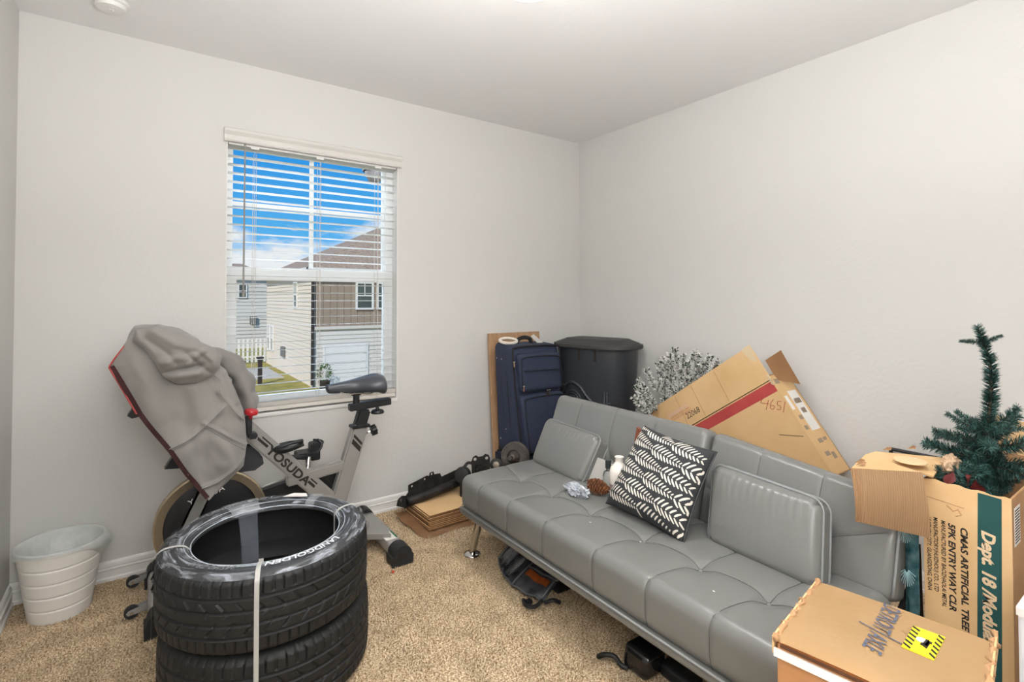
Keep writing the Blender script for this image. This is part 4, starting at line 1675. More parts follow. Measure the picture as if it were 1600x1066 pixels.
# resistance knob and bracket
bm = NB()
add_box(bm, (-2.350, YB - 0.075, 0.655), (-2.322, YB - 0.025, 0.735), 0.008)
add_box(bm, (-2.335, YB - 0.07, 0.635), (-2.30, YB - 0.02, 0.660), 0.005)
obj('knob_bracket', bm, M_black, bk)
bm = NB()
add_lathe(bm, [(0, 0), (0.008, 0), (0.009, 0.018), (0.026, 0.024), (0.028, 0.034), (0.024, 0.042), (0.010, 0.046), (0, 0.047)], (-2.330, YB - 0.06, 0.722), (0.15, -0.15, 1), seg=24)
obj('resistance_knob', bm, mat('red_knob', (186, 36, 44), 0.3, coat=0.4), bk, smooth=True, auto=45)
# dark plastic drape piece under the head tube
bm = NB()
add_prism(bm, [(-2.36, 0.60), (-2.305, 0.588), (-2.27, 0.535), (-2.265, 0.505), (-2.30, 0.482), (-2.37, 0.485)], (0, YB - 0.01, 0), (1, 0, 0), (0, 0, 1), (0, 1, 0), 0, 0.05)
obj('brake_cover', bm, mat('dark_cloth', (52, 52, 56), 0.85), bk)
# bottle holder
bm = NB()
C0 = Vector((-2.160, YB + 0.0, 0.535))
add_tube(bm, [(-2.235, YB, 0.555), (-2.19, YB, 0.520), (-2.12, YB, 0.505), (-2.075, YB, 0.495)], 0.011, seg=8)
for s in (0, 1):
    pts = []
    for i in range(13):
        a = PI * (0.05 + 0.9 * i / 12) + PI * 0.5
        pts.append((-2.175 + 0.058 * -math.cos(a - PI / 2) * 1.0 + 0.012, YB - 0.01 + 0.045 * math.sin(a + PI * 0.5) * (1 if s else -1), 0.560 + 0.018 * i / 12 + 0.0))
    add_tube(bm, pts, [0.012 - 0.0006 * i for i in range(13)], seg=7)
add_tube(bm, bez([(-2.245, YB, 0.552), (-2.21, YB - 0.03, 0.572), (-2.15, YB - 0.04, 0.586), (-2.105, YB - 0.035, 0.587)], 5), 0.009, seg=7)
add_tube(bm, bez([(-2.245, YB, 0.552), (-2.20, YB - 0.02, 0.548), (-2.15, YB - 0.03, 0.556), (-2.10, YB - 0.03, 0.570)], 5), 0.009, seg=7)
obj('bottle_cage', bm, M_black, bk, smooth=True)
# cranks and pedals
for s, pz, pxx in ((1, 0.475, -2.05), (-1, 0.13, -2.07)):
    bm = NB()
    y_ = YB + s * 0.085
    add_tube(bm, [(-2.06, y_, 0.30), (pxx, y_, pz)], 0.012, seg=8)
    cr = obj('crank_arm', bm, M_chrome, bk, smooth=True)
    bm = NB()
    add_box(bm, (pxx - 0.045, y_ + s * 0.015, pz - 0.012), (pxx + 0.05, y_ + s * 0.105, pz + 0.012), 0.004)
    pd = obj('pedal', bm, M_black, bk)
    bm = NB()
    pts = [(pxx + 0.045, y_ + s * 0.02, pz), (pxx + 0.075, y_ + s * 0.04, pz + 0.035), (pxx + 0.06, y_ + s * 0.06, pz + 0.06), (pxx + 0.075, y_ + s * 0.08, pz + 0.03), (pxx + 0.045, y_ + s * 0.10, pz)]
    add_tube(bm, bez(pts, 4), 0.0055, seg=6)
    add_tube(bm, bez([(pxx + 0.045, y_ + s * 0.03, pz + 0.01), (pxx + 0.085, y_ + s * 0.06, pz + 0.045), (pxx + 0.045, y_ + s * 0.09, pz + 0.055)], 4), 0.005, seg=6)
    add_box(bm, (pxx + 0.02, y_ + s * 0.03, pz - 0.035), (pxx + 0.065, y_ + s * 0.09, pz + 0.05), 0.004)
    obj('toe_cage', bm, M_black, pd)
bm = NB()
add_tube(bm, [(-2.06, YB - 0.10, 0.30), (-2.06, YB + 0.10, 0.30)], 0.016, seg=12)
obj('crank_axle', bm, M_chrome, bk)
# stabilisers
def stabiliser(x, ya, yb, z):
    bm = NB()
    rcube(bm, (0.040, abs(yb - ya) / 2, 0.030), 0.022, (6, 8, 6), lambda q: Vector((q.x + x, q.y + (ya + yb) / 2, q.z + z)))
    return obj('stabiliser', bm, M_silver, bk, smooth=True)


st_r = stabiliser(-1.715, -0.565, -0.14, 0.052)
st_f = stabiliser(-2.645, -0.52, -0.19, 0.052)


def end_cap(x, y, s, par):
    bm = NB()
    poly = [(-0.050, 0.0), (0.052, 0.0), (0.054, 0.045)]
    for i in range(9):
        a = PI * i / 8
        poly.append((0.001 + 0.046 * math.cos(a), 0.048 + 0.044 * math.sin(a)))
    poly.append((-0.052, 0.045))
    add_prism(bm, poly, (x, y, 0), (1, 0, 0), (0, 0, 1), (0, 1, 0), 0.0 if s > 0 else -0.075, 0.075 if s > 0 else 0.0)
    bmesh.ops.bevel(bm, geom=[e for e in bm.edges if len(e.link_faces) == 2 and e.calc_face_angle(0) > 1.0], offset=0.006, segments=2, affect='EDGES')
    c_ = obj('end_cap', bm, M_rub, par, smooth=True, auto=40)
    bm = NB()
    yy_ = y + (0.075 if s > 0 else -0.075)
    add_box(bm, (x - 0.022, yy_ - 0.002, 0.030), (x + 0.024, yy_ + 0.002, 0.052), 0.001)
    obj('slot', bm, M_ink, c_)
    return c_


end_cap(-1.715, -0.565, -1, st_r)
end_cap(-1.715, -0.14, 1, st_r)
end_cap(-2.645, -0.52, -1, st_f)
end_cap(-2.645, -0.19, 1, st_f)
bm = NB()
add_grid(bm, lambda u, v: Vector((-1.752 + 0.06 * u, -0.44 - 0.09 * v, 0.0826 + 0.0004)), 2, 2)
obj('white_label', bm, M_white, st_r)
bm = NB()
add_grid(bm, lambda u, v: Vector((-1.700 + 0.008 * u, -0.44 - 0.085 * v, 0.0834 + 0.0004)), 2, 2)
obj('green_stripe', bm, mat('green_stripe', (40, 110, 70), 0.6), st_r)
for y in (-0.425, -0.165):
    bm = NB()
    add_lathe(bm, [(0, -0.009), (0.022, -0.011), (0.0245, -0.007), (0.0245, 0.007), (0.022, 0.011), (0, 0.009)], (-2.735, y, 0.040), (0, 1, 0), seg=28)
    wh = obj('transport_wheel', bm, M_rub, bk, smooth=True, auto=40)
    bm = NB()
    for s in (-1, 1):
        add_prism(bm, [(-2.745, 0.032), (-2.66, 0.040), (-2.66, 0.070), (-2.745, 0.050), (-2.752, 0.041)], (0, y + s * 0.013, 0), (1, 0, 0), (0, 0, 1), (0, 1, 0), -0.0015, 0.0015)
    obj('wheel_bracket', bm, M_silver, wh)
    bm = NB()
    add_cyl(bm, (-2.735, y - 0.018, 0.040), (-2.735, y + 0.018, 0.040), 0.006, seg=10)
    obj('axle_bolt', bm, M_chrome, wh)
# handlebar under the hoodie
bm = NB()
add_tube(bm, [(-2.44, YB, 0.74), (-2.52, YB, 1.03)], 0.028, seg=14)
obj('handlebar_post', bm, M_black, bk, smooth=True)
bm = NB()
for s in (-1, 1):
    add_tube(bm, bez([(-2.52, YB, 1.03), (-2.53, YB + s * 0.12, 1.04), (-2.60, YB + s * 0.17, 1.06), (-2.68, YB + s * 0.15, 1.06)], 5), 0.015, seg=10)
obj('handlebar', bm, M_black, bk, smooth=True)
bm = NB()
add_prism(bm, [(-2.70, 0.885), (-2.757, 0.792), (-2.742, 0.780), (-2.66, 0.795), (-2.62, 0.86), (-2.60, 0.95)], (0, YB - 0.06, 0), (1, 0, 0), (0, 0, 1), (0, 1, 0), 0, 0.05)
obj('tablet_holder', bm, M_black, bk)
bm = NB()
add_prism(bm, [(-2.60, 0.62), (-2.635, 0.561), (-2.59, 0.556), (-2.55, 0.56), (-2.52, 0.62)], (0, YB - 0.05, 0), (1, 0, 0), (0, 0, 1), (0, 1, 0), 0, 0.04)
obj('brake_pad_housing', bm, M_black, bk)
add_ = beam((-2.60, YB - 0.02, 0.88), (-2.46, YB - 0.02, 0.80), 0.02, 0.02, M_black, 'holder_arm', 0.002)
beam((-2.56, YB - 0.03, 0.60), (-2.45, YB - 0.02, 0.66), 0.02, 0.02, M_black, 'brake_arm', 0.002)
bm = NB()
bmesh.ops.create_icosphere(bm, subdivisions=2, radius=0.006)
bmesh.ops.transform(bm, matrix=Matrix.Translation((-1.782, -0.685, 0.012)), verts=bm.verts)
tag(obj('red_scrap', bm, mat('red_scrap', (214, 60, 40), 0.5)), 'tiny red scrap on the carpet in front of the bike foot', 'scrap')
# ================================================================== HOODIE over the handlebar
M_hood = mat('grey_sweatshirt', (133, 129, 125), 0.95, var=0.05, vscale=3, bump=0.12, bscale=320, sheen=0.2)
M_zip = mat('maroon_zip_tape', (84, 52, 52), 0.8, var=0.08, bump=0.2, bscale=400)
M_zr = mat('red_zip_edge', (168, 70, 66), 0.8)
ho = thing('grey_hoodie', 'grey zip hoodie draped over the exercise bike handlebar', 'hoodie', (-2.55, -0.5, 0.8))
HL = [(-2.67, 1.144), (-2.734, 1.136), (-2.759, 1.085), (-2.801, 1.005), (-2.768, 0.938), (-2.717, 0.826), (-2.671, 0.748), (-2.626, 0.681), (-2.569, 0.577), (-2.497, 0.469)]
HR = [(-2.67, 1.144), (-2.597, 1.118), (-2.539, 1.085), (-2.484, 1.005), (-2.441, 0.953), (-2.409, 0.879), (-2.379, 0.797), (-2.369, 0.738), (-2.363, 0.651), (-2.374, 0.567), (-2.431, 0.514), (-2.497, 0.469)]


def resample(P, n):
    P = np.array(P)
    L = np.concatenate([[0], np.cumsum(np.hypot(*np.diff(P, axis=0).T))])
    t = np.linspace(0, L[-1], n)
    return np.stack([np.interp(t, L, P[:, 0]), np.interp(t, L, P[:, 1])], 1)


def folds(P, ridges):
    out = np.zeros(len(P))
    for pts, amp, wd in ridges:
        d = poly_dist(P, [pts])
        out += amp * np.exp(-(d / wd) ** 2)
    return out


nt_, ns_ = 150, 110
L_, Rr_ = resample(HL, nt_), resample(HR, nt_)
S = np.linspace(0, 1, ns_)
XZ = (L_[:, None, :] * (1 - S)[None, :, None] + Rr_[:, None, :] * S[None, :, None]).reshape(-1, 2)
seamA = [(-2.626, 0.685), (-2.553, 0.723), (-2.494, 0.777), (-2.446, 0.826)]
pocket = [(-2.518, 0.769), (-2.432, 0.705), (-2.363, 0.647)]
pocketlow = [(-2.528, 0.517), (-2.462, 0.538), (-2.374, 0.61)]
pocketl = [(-2.621, 0.68), (-2.586, 0.614), (-2.528, 0.517)]
seamB = [(-2.465, 0.881), (-2.44, 0.84), (-2.405, 0.789), (-2.372, 0.753)]
seamC = [(-2.484, 0.949), (-2.462, 0.923), (-2.465, 0.885)]
seamD = [(-2.472, 1.018), (-2.435, 0.981), (-2.406, 0.9), (-2.389, 0.827), (-2.379, 0.775)]
seamE = [(-2.50, 1.03), (-2.455, 0.975), (-2.425, 0.90), (-2.405, 0.83)]
rid = [(seamA, 0.008, 0.010), (pocket, 0.006, 0.007), (pocketlow, 0.006, 0.008), (seamB, 0.010, 0.010), (seamC, 0.008, 0.010),
       (seamD, 0.016, 0.012), (seamE, 0.012, 0.011),
       ([(-2.50, 0.72), (-2.52, 0.60), (-2.50, 0.52)], -0.008, 0.035), ([(-2.60, 0.95), (-2.62, 0.82), (-2.60, 0.74)], -0.010, 0.05),
       ([(-2.72, 1.02), (-2.69, 0.92), (-2.66, 0.82)], 0.012, 0.035), ([(-2.55, 0.90), (-2.53, 0.80)], 0.010, 0.03),
       ([(-2.44, 0.80), (-2.43, 0.70), (-2.44, 0.60)], 0.010, 0.028), ([(-2.48, 0.70), (-2.40, 0.60)], 0.006, 0.02)]
fold = folds(XZ, rid).reshape(nt_, ns_)
fold += np.array([0.016 * noise.noise(Vector((p[0] * 9 + p[1] * 4, 0, p[1] * 7 - p[0] * 5))) + 0.004 * noise.noise(Vector((p[0] * 24 + p[1] * 12, 3, p[1] * 16 - p[0] * 10))) for p in XZ]).reshape(nt_, ns_)
XZ = XZ.reshape(nt_, ns_, 2)
bm = NB()
G = [[None] * ns_ for _ in range(nt_)]
for i in range(nt_):
    t = i / (nt_ - 1)
    for j in range(ns_):
        s = S[j]
        edge = min(s, 1 - s)
        rnd = 0.05 * (1 - min(1, edge / 0.22)) ** 2 * (1 if s > 0.5 else 0.35)
        top = 0.035 * math.exp(-(t / 0.06))
        y = -0.605 + rnd + top - fold[i, j]
        G[i][j] = bm.verts.new((XZ[i, j, 0], y, XZ[i, j, 1]))
for i in range(nt_ - 1):
    for j in range(ns_ - 1):
        if i == 0 and False:
            continue
        bm.faces.new((G[i][j], G[i][j + 1], G[i + 1][j + 1], G[i + 1][j]))
# roof of the drape: both upper outlines run back over the bar, then down behind
kb = 10


def back_strip(side, imax, zdrop, yend, shrink):
    prev = [G[i][0 if side == 'L' else ns_ - 1] for i in range(imax)]
    base_ = [v.co.copy() for v in prev]
    cx_, cz_ = -2.56, 0.98
    for k in range(1, kb + 1):
        f = k / kb
        cur = []
        for i, b in enumerate(base_):
            w_ = 0.5 - 0.5 * math.cos(PI * f)
            p = Vector((b.x + (cx_ - b.x) * shrink * f + 0.006 * math.sin(i * 0.25 + k), b.y + (yend - b.y) * f, b.z - zdrop * w_ + 0.010 * math.sin(f * PI) * math.sin(i * 0.13)))
            cur.append(bm.verts.new(p))
        for i in range(imax - 1):
            bm.faces.new((prev[i], prev[i + 1], cur[i + 1], cur[i]))
        prev = cur
    return prev


eL = back_strip('L', 48, 0.02, -0.13, 0.10)
eR = back_strip('R', 84, 0.02, -0.13, 0.10)
# back sheet between the two rear edges
n_ = 48
rows_ = []
for i in range(n_):
    a, b = eL[i], eR[min(83, int(i * 83 / 47))]
    row = [a]
    for k in range(1, 12):
        f = k / 12
        p = a.co.lerp(b.co, f)
        row.append(bm.verts.new(p + Vector((0, 0.012 * math.sin(f * PI * 2 + i * 0.1), 0))))
    row.append(b)
    rows_.append(row)
for i in range(n_ - 1):
    for k in range(12):
        try:
            q = [rows_[i][k], rows_[i][k + 1], rows_[i + 1][k + 1], rows_[i + 1][k]]
            if len(set(q)) == 4:
                bm.faces.new(q)
        except ValueError:
            pass
bmesh.ops.remove_doubles(bm, verts=bm.verts, dist=0.0002)
body = obj('hoodie_body', bm, M_hood, ho, smooth=True)
sm = body.modifiers.new('cloth_thickness', 'SOLIDIFY')
sm.thickness = 0.005
sm.offset = 0


def sheet_y(x, z):
    k = ((XZ[:, :, 0] - x) ** 2 + (XZ[:, :, 1] - z) ** 2).argmin()
    i, j = divmod(int(k), ns_)
    return GY[i][j]


GY = [[0] * ns_ for _ in range(nt_)]
for i in range(nt_):
    for j in range(ns_):
        t = i / (nt_ - 1)
        s = S[j]
        edge = min(s, 1 - s)
        GY[i][j] = -0.605 + 0.05 * (1 - min(1, edge / 0.22)) ** 2 * (1 if s > 0.5 else 0.35) + 0.035 * math.exp(-(t / 0.06)) - fold[i, j]


def seam_tube(pts, nm, r=0.0022, m=M_hood, off=0.0035):
    P3 = bez([(x, 0, z) for x, z in pts], 10)
    q = [(p.x, sheet_y(p.x, p.z) - off, p.z) for p in P3]
    bm = NB()
    add_tube(bm, q, r, seg=6)
    return obj(nm, bm, m, ho, smooth=True)


for p_ in (seamA, pocketlow, seamB, seamC, pocketl):
    seam_tube(p_, 'seam')
seam_tube(pocket, 'pocket_edge')
seam_tube([(x - 0.008, z - 0.010) for x, z in pocket], 'pocket_edge')
# zip tape along the left edge
zl = [(-2.801, 1.005), (-2.768, 0.938), (-2.717, 0.826), (-2.671, 0.748), (-2.626, 0.681), (-2.569, 0.577), (-2.497, 0.469)]
bm = NB()
zz = resample(zl, 60)
A, B = [], []
for i in range(60):
    d = zz[min(59, i + 1)] - zz[max(0, i - 1)]
    d /= np.hypot(*d)
    nrm = np.array([d[1], -d[0]])
    if nrm[0] > 0:
        nrm = -nrm
    yb_ = sheet_y(zz[i, 0] + 0.01, zz[i, 1]) - 0.005
    A.append(bm.verts.new((zz[i, 0] - nrm[0] * 0.010, yb_, zz[i, 1] - nrm[1] * 0.010)))
    B.append(bm.verts.new((zz[i, 0] + nrm[0] * 0.006, yb_ + 0.003, zz[i, 1] + nrm[1] * 0.006)))
for i in range(59):
    bm.faces.new((A[i], A[i + 1], B[i + 1], B[i]))
bmesh.ops.solidify(bm, geom=bm.faces[:], thickness=0.004)
obj('zip_tape', bm, M_zip, ho, smooth=True, auto=60)
bm = NB()
e_ = resample([(-2.759, 1.075), (-2.785, 1.035), (-2.803, 1.003), (-2.772, 0.938), (-2.721, 0.826)], 30)
add_tube(bm, [(p[0] - 0.004, -0.592, p[1]) for p in e_], 0.0028, seg=6)
obj('red_edging', bm, M_zr, ho, smooth=True, label='red edging')
# hood: a slack folded lump lying over the front
HU = [(-2.738, 1.094), (-2.728, 1.133), (-2.67, 1.145), (-2.597, 1.118), (-2.533, 1.080), (-2.485, 1.054), (-2.46, 1.018)]
HB = [(-2.738, 1.094), (-2.696, 1.056), (-2.668, 1.005), (-2.646, 0.957), (-2.601, 0.927), (-2.543, 0.927), (-2.496, 0.947), (-2.472, 0.976), (-2.46, 1.018)]
nu_, nv_ = 110, 60
A_, B_ = resample(HU, nu_), resample(HB, nu_)
T = np.linspace(0, 1, nv_)
Q = (A_[:, None, :] * (1 - T)[None, :, None] + B_[:, None, :] * T[None, :, None]).reshape(-1, 2)
hr = [([(-2.646, 0.973), (-2.601, 0.985), (-2.555, 0.992), (-2.529, 0.995)], -0.022, 0.010), ([(-2.579, 1.039), (-2.556, 1.02), (-2.52, 0.98), (-2.493, 0.957)], -0.012, 0.010),
      ([(-2.733, 1.113), (-2.696, 1.059), (-2.668, 1.011)], 0.010, 0.014), ([(-2.68, 1.131), (-2.614, 1.082), (-2.544, 1.064)], 0.014, 0.016),
      ([(-2.64, 0.955), (-2.59, 0.96), (-2.54, 0.965)], 0.012, 0.012), ([(-2.66, 1.01), (-2.60, 1.03), (-2.55, 1.03)], 0.012, 0.014),
      ([(-2.53, 1.05), (-2.49, 1.01), (-2.48, 0.97)], 0.014, 0.010), ([(-2.70, 1.10), (-2.64, 1.05), (-2.61, 1.01)], -0.010, 0.012),
      ([(-2.57, 1.0), (-2.55, 1.035), (-2.52, 1.05)], 0.010, 0.008)]
hf = folds(Q, hr).reshape(nu_, nv_)
Q = Q.reshape(nu_, nv_, 2)
bm = NB()
GG = []
for i in range(nu_):
    row = []
    for j in range(nv_):
        v_ = T[j]
        u = i / (nu_ - 1)
        bul = math.sin(PI * min(1, 0.12 + 0.88 * v_) ** 1.2) if v_ < 1 else 0
        amp = 0.055 * math.sin(PI * u) ** 0.6
        y = -0.606 - 0.012 - amp * math.sin(PI * (0.15 + 0.85 * v_)) ** 0.55 * (1 if v_ < 1 else 0) - hf[i, j] * math.sin(PI * u) ** 0.3 * (1 - v_ ** 8)
        row.append(bm.verts.new((Q[i, j, 0], y + 0.006, Q[i, j, 1])))
    GG.append(row)
for i in range(nu_ - 1):
    for j in range(nv_ - 1):
        bm.faces.new((GG[i][j], GG[i + 1][j], GG[i + 1][j + 1], GG[i][j + 1]))
bmesh.ops.remove_doubles(bm, verts=bm.verts, dist=0.0002)
hd = obj('hood', bm, M_hood, ho, smooth=True)
sm = hd.modifiers.new('cloth_thickness', 'SOLIDIFY')
sm.thickness = 0.006
sm.offset = 0
# sleeve hanging on the right
bm = NB()
sp = bez([(-2.48, -0.32, 1.025), (-2.41, -0.32, 0.975), (-2.355, -0.32, 0.895), (-2.330, -0.32, 0.815), (-2.322, -0.32, 0.735)], 12)
nring = 20
prev = None
for i, p in enumerate(sp):
    d = (sp[min(i + 1, len(sp) - 1)] - sp[max(i - 1, 0)]).normalized()
    x_, y_, z_ = frame(d, (0, 1, 0))
    ring_ = []
    for k in range(nring):
        a = 2 * PI * k / nring
        tp_ = min(1, 0.35 + i / 16)
        r1, r2 = 0.075 * tp_, (0.042 + 0.006 * math.sin(i * 0.5)) * tp_
        rr = 1 + 0.10 * math.sin(3 * a + i * 0.12)
        ring_.append(bm.verts.new(p + x_ * r1 * rr * math.cos(a) + y_ * r2 * rr * math.sin(a)))
    if prev:
        for k in range(nring):
            l = (k + 1) % nring
            bm.faces.new((prev[k], prev[l], ring_[l], ring_[k]))
    prev = ring_
slv = obj('sleeve', bm, M_hood, ho, smooth=True)
sm = slv.modifiers.new('cloth_thickness', 'SOLIDIFY')
sm.thickness = 0.005

# ================================================================== WASTE BASKET
M_bin = mat('white_plastic_bin', (232, 228, 221), 0.5, var=0.02)
wb = thing('waste_basket', 'white ribbed plastic waste basket with a clear liner in the left corner', 'basket', (-2.968, -0.172, 0))
bm = NB()
pr_ = []
zt = 0.272
for i in range(121):
    z = zt * i / 120
    r = 0.097 + (0.136 - 0.097) * i / 120
    for gz in (0.052, 0.105, 0.158, 0.213):
        r -= 0.0030 * math.exp(-((z - gz) / 0.0028) ** 2)
    pr_.append((r, z))
pr_ = [(0, 0.0)] + [(0.092, 0.0)] + pr_[1:] + [(0.1375, zt + 0.002), (0.139, zt + 0.004), (0.137, zt + 0.007), (0.133, zt + 0.004), (0.131, zt - 0.01), (0.094, 0.006), (0, 0.005)]
add_lathe(bm, pr_, (-2.968, -0.172, 0), seg=64)
obj('bucket', bm, M_bin, wb, smooth=True, auto=45)
bm = NB()


def liner(u, v):
    a = 2 * PI * u
    n1_ = noise.noise(Vector((math.cos(a) * 2, math.sin(a) * 2, v * 3)))
    n2_ = noise.noise(Vector((math.cos(a) * 5, math.sin(a) * 5, v * 7 + 4)))
    if v < 0.62:                          # inside
        f = v / 0.62
        r = 0.02 + 0.112 * f ** 0.45 - 0.012 * abs(n1_) * (1 - f ** 6)
        z = 0.13 + (zt + 0.010 - 0.13) * f ** 1.6 + 0.02 * n1_ * (1 - f ** 4)
    elif v < 0.70:
        f = (v - 0.62) / 0.08
        r = 0.132 + 0.010 * f
        z = zt + 0.010 + 0.002 * math.sin(PI * f)
    else:                                 # fold-over outside
        f = (v - 0.70) / 0.30
        side = max(0.0, math.cos(a - 0.15)) ** 3
        ln_ = 0.012 + 0.085 * side + 0.02 * max(0, math.cos(a - PI * 1.05)) ** 8
        r = 0.142 + 0.020 * side * math.sin(PI * min(1, f * 0.9)) + 0.006 * n2_ * side + 0.002
        r -= 0.030 * side * f * f
        z = zt + 0.010 - ln_ * f
    return Vector((-2.968 + r * math.cos(a), -0.172 + r * math.sin(a), z))


add_grid(bm, liner, 96, 44, wrap_u=True)
M_liner = mat('clear_liner', (240, 244, 243), 0.3, alpha=0.5, rgb2=(222, 230, 228), vscale=22, bump=0.4, bscale=30)
obj('bag_liner', bm, M_liner, wb, smooth=True)

# ================================================================== OAK BOARD, SUITCASE, TOTE
def wood_mat():
    m = mat('oak_laminate', (190, 152, 116), 0.5, rgb2=(166, 128, 94), vscale=9, stretch=(9, 9, 0.5), detail=8)
    return m


bm = NB()
bw = 0.425
dx0 = -0.852
tl = Vector((dx0, -0.022, 1.012))
dn = Vector((0, -0.085, -1.0)).normalized()
add_prism(bm, [(0, 0), (bw, 0), (bw, 1.02), (0, 1.02)], tl, (1, 0, 0), dn, (0, -0.99, 0.13), 0, 0.018)
tag(obj('oak_board', bm, wood_mat()), 'light oak shelf board leaning on the wall behind the blue suitcase', 'board')

M_navy = mat('navy_nylon', (46, 54, 76), 0.85, var=0.08, vscale=40, bump=0.12, bscale=600)
M_navy2 = mat('navy_nylon_dark', (32, 38, 58), 0.85, var=0.06, bump=0.12, bscale=600)
M_bk2 = mat('black_webbing', (28, 28, 32), 0.8)
sc = thing('suitcase', 'navy blue soft-sided suitcase standing upright against the oak board', 'suitcase', (-0.66, -0.26, 0))
SB = {}
zb_, zt_ = 0.27, 0.965
SB[(0, 0, 0)] = Vector((-0.845, -0.125, zb_)); SB[(1, 0, 0)] = Vector((-0.455, -0.10, zb_))
SB[(0, 1, 0)] = Vector((-0.820, -0.375, zb_)); SB[(1, 1, 0)] = Vector((-0.430, -0.35, zb_))
SB[(0, 0, 1)] = Vector((-0.868, -0.115, zt_)); SB[(1, 0, 1)] = Vector((-0.468, -0.09, zt_ - 0.01))
SB[(0, 1, 1)] = Vector((-0.893, -0.355, zt_ - 0.01)); SB[(1, 1, 1)] = Vector((-0.475, -0.33, zt_ - 0.02))


def sbox(bm, lo, hi, r, n, h=(0.20, 0.12, 0.35)):
    """rounded box in suitcase unit coords lo..hi"""
    hs_ = [(hi[i] - lo[i]) * h[i] for i in range(3)]

    def fn(q):
        abc = [lo[i] + (hi[i] - lo[i]) * (q[i] / hs_[i] + 1) / 2 for i in range(3)]
        return tril(SB, *abc)
    rcube(bm, hs_, r, n, fn)


bm = NB()
sbox(bm, (0, 0, 0), (1, 0.93, 1), 0.035, (16, 10, 24))
obj('shell', bm, M_navy, sc, smooth=True)
bm = NB()
sbox(bm, (0.08, 0.86, 0.585), (0.94, 1.09, 0.93), 0.020, (14, 6, 12))
obj('upper_pocket', bm, M_navy, sc, smooth=True)
bm = NB()
sbox(bm, (0.06, 0.86, 0.03), (0.94, 1.10, 0.555), 0.020, (14, 6, 16))
obj('lower_pocket', bm, M_navy, sc, smooth=True)


def sp3(a, b, c):
    return tril(SB, a, b, c)


def sline(pts, r, nm, m, par=sc, seg=6):
    bm = NB()
    add_tube(bm, bez([sp3(*p) for p in pts], 5), r, seg=seg)
    return obj(nm, bm, m, par, smooth=True)


sline([(0.02, 0.95, 0.02), (0.015, 0.95, 0.5), (0.03, 0.95, 0.93), (0.10, 0.95, 0.985), (0.5, 0.95, 0.995), (0.9, 0.95, 0.985), (0.975, 0.95, 0.93), (0.985, 0.95, 0.5)], 0.006, 'piping', M_bk2)
sline([(0.012, 0.62, 0.02), (0.004, 0.62, 0.5), (0.01, 0.62, 0.95)], 0.004, 'zip_track', M_bk2)
sline([(0.012, 0.35, 0.02), (0.004, 0.35, 0.5), (0.01, 0.35, 0.95)], 0.003, 'zip_track', M_bk2)
sline([(0.10, 1.10, 0.60), (0.12, 1.11, 0.84), (0.22, 1.11, 0.90), (0.80, 1.11, 0.90), (0.91, 1.11, 0.84), (0.92, 1.10, 0.60)], 0.0035, 'zip_track', M_bk2)
sline([(0.10, 1.11, 0.05), (0.10, 1.12, 0.46), (0.18, 1.12, 0.53), (0.82, 1.12, 0.53), (0.91, 1.12, 0.46), (0.91, 1.11, 0.05)], 0.0035, 'zip_track', M_bk2)
sline([(0.15, 1.13, 0.78), (0.5, 1.13, 0.775), (0.86, 1.13, 0.77)], 0.0025, 'stitching', M_bk2)
for (a, b, c) in ((0.10, 1.13, 0.63), (0.93, 1.13, 0.60), (0.03, 0.97, 0.84), (0.55, 1.15, 0.57), (0.60, 1.15, 0.57)):
    bm = NB()
    p = sp3(a, b, c)
    add_box(bm, (p.x - 0.004, p.y - 0.003, p.z - 0.022), (p.x + 0.004, p.y + 0.003, p.z + 0.016), 0.002)
    add_cyl(bm, p + Vector((-0.007, 0, 0.012)), p + Vector((0.007, 0, 0.012)), 0.004, seg=8)
    obj('zip_pull', bm, M_chrome, sc)
for (a, b, c) in ((0.0, 0.42, 0.86), (0.0, 0.42, 0.22), (0.0, 0.18, 0.12), (0.0, 0.18, 0.86)):
    bm = NB()
    p = sp3(a, b, c)
    add_lathe(bm, [(0, 0), (0.006, 0), (0.004, 0.003), (0, 0.004)], p + Vector((0.003, 0, 0)), (-1, 0, 0), seg=10)
    obj('rivet', bm, M_white, sc)
bm = NB()
add_tube(bm, bez([sp3(0.30, 0.5, 0.985), sp3(0.33, 0.5, 1.035), sp3(0.45, 0.5, 1.055), sp3(0.57, 0.5, 1.04), sp3(0.60, 0.5, 0.985)], 6), 0.013, seg=10)
obj('top_handle', bm, M_bk2, sc, smooth=True)
bm = NB()
p = sp3(0.62, 0.6, 1.02)
add_prism(bm, [(0, 0), (0.022, 0.012), (0.115, -0.050), (0.10, -0.078)], p + Vector((-0.03, 0, 0.035)), (1, 0, 0), (0, -0.35, 0.93), (0, -0.93, -0.35), 0, 0.001)
obj('luggage_tag', bm, M_white, sc)
bm = NB()                                          # white looped strap lying at the top left
pts = []
for i in range(24):
    a = 2 * PI * i / 24
    pts.append(sp3(0.13, 0.5, 1.028) + Vector((0.062 * math.cos(a), 0.03 * math.sin(a), 0.014 * math.sin(a))))
add_tube(bm, pts, 0.010, seg=8, closed=True)
tag(obj('cable_coil', bm, mat('cream_cable', (222, 212, 200), 0.6), smooth=True), 'cream looped cord lying on top of the blue suitcase beside its handle', 'cord')
bm = NB()                                          # wheels and base
for a in (0.08, 0.92):
    for b in (0.08, 0.9):
        p = sp3(a, b, 0)
        add_lathe(bm, [(0, -0.012), (0.026, -0.012), (0.028, 0), (0.026, 0.012), (0, 0.012)], (p.x, p.y, 0.028), (1, 0, 0), seg=20)
        add_box(bm, (p.x - 0.02, p.y - 0.02, 0.03), (p.x + 0.02, p.y + 0.02, zb_ + 0.03), 0.004)
obj('wheel_frame', bm, M_black, sc)
bm = NB()
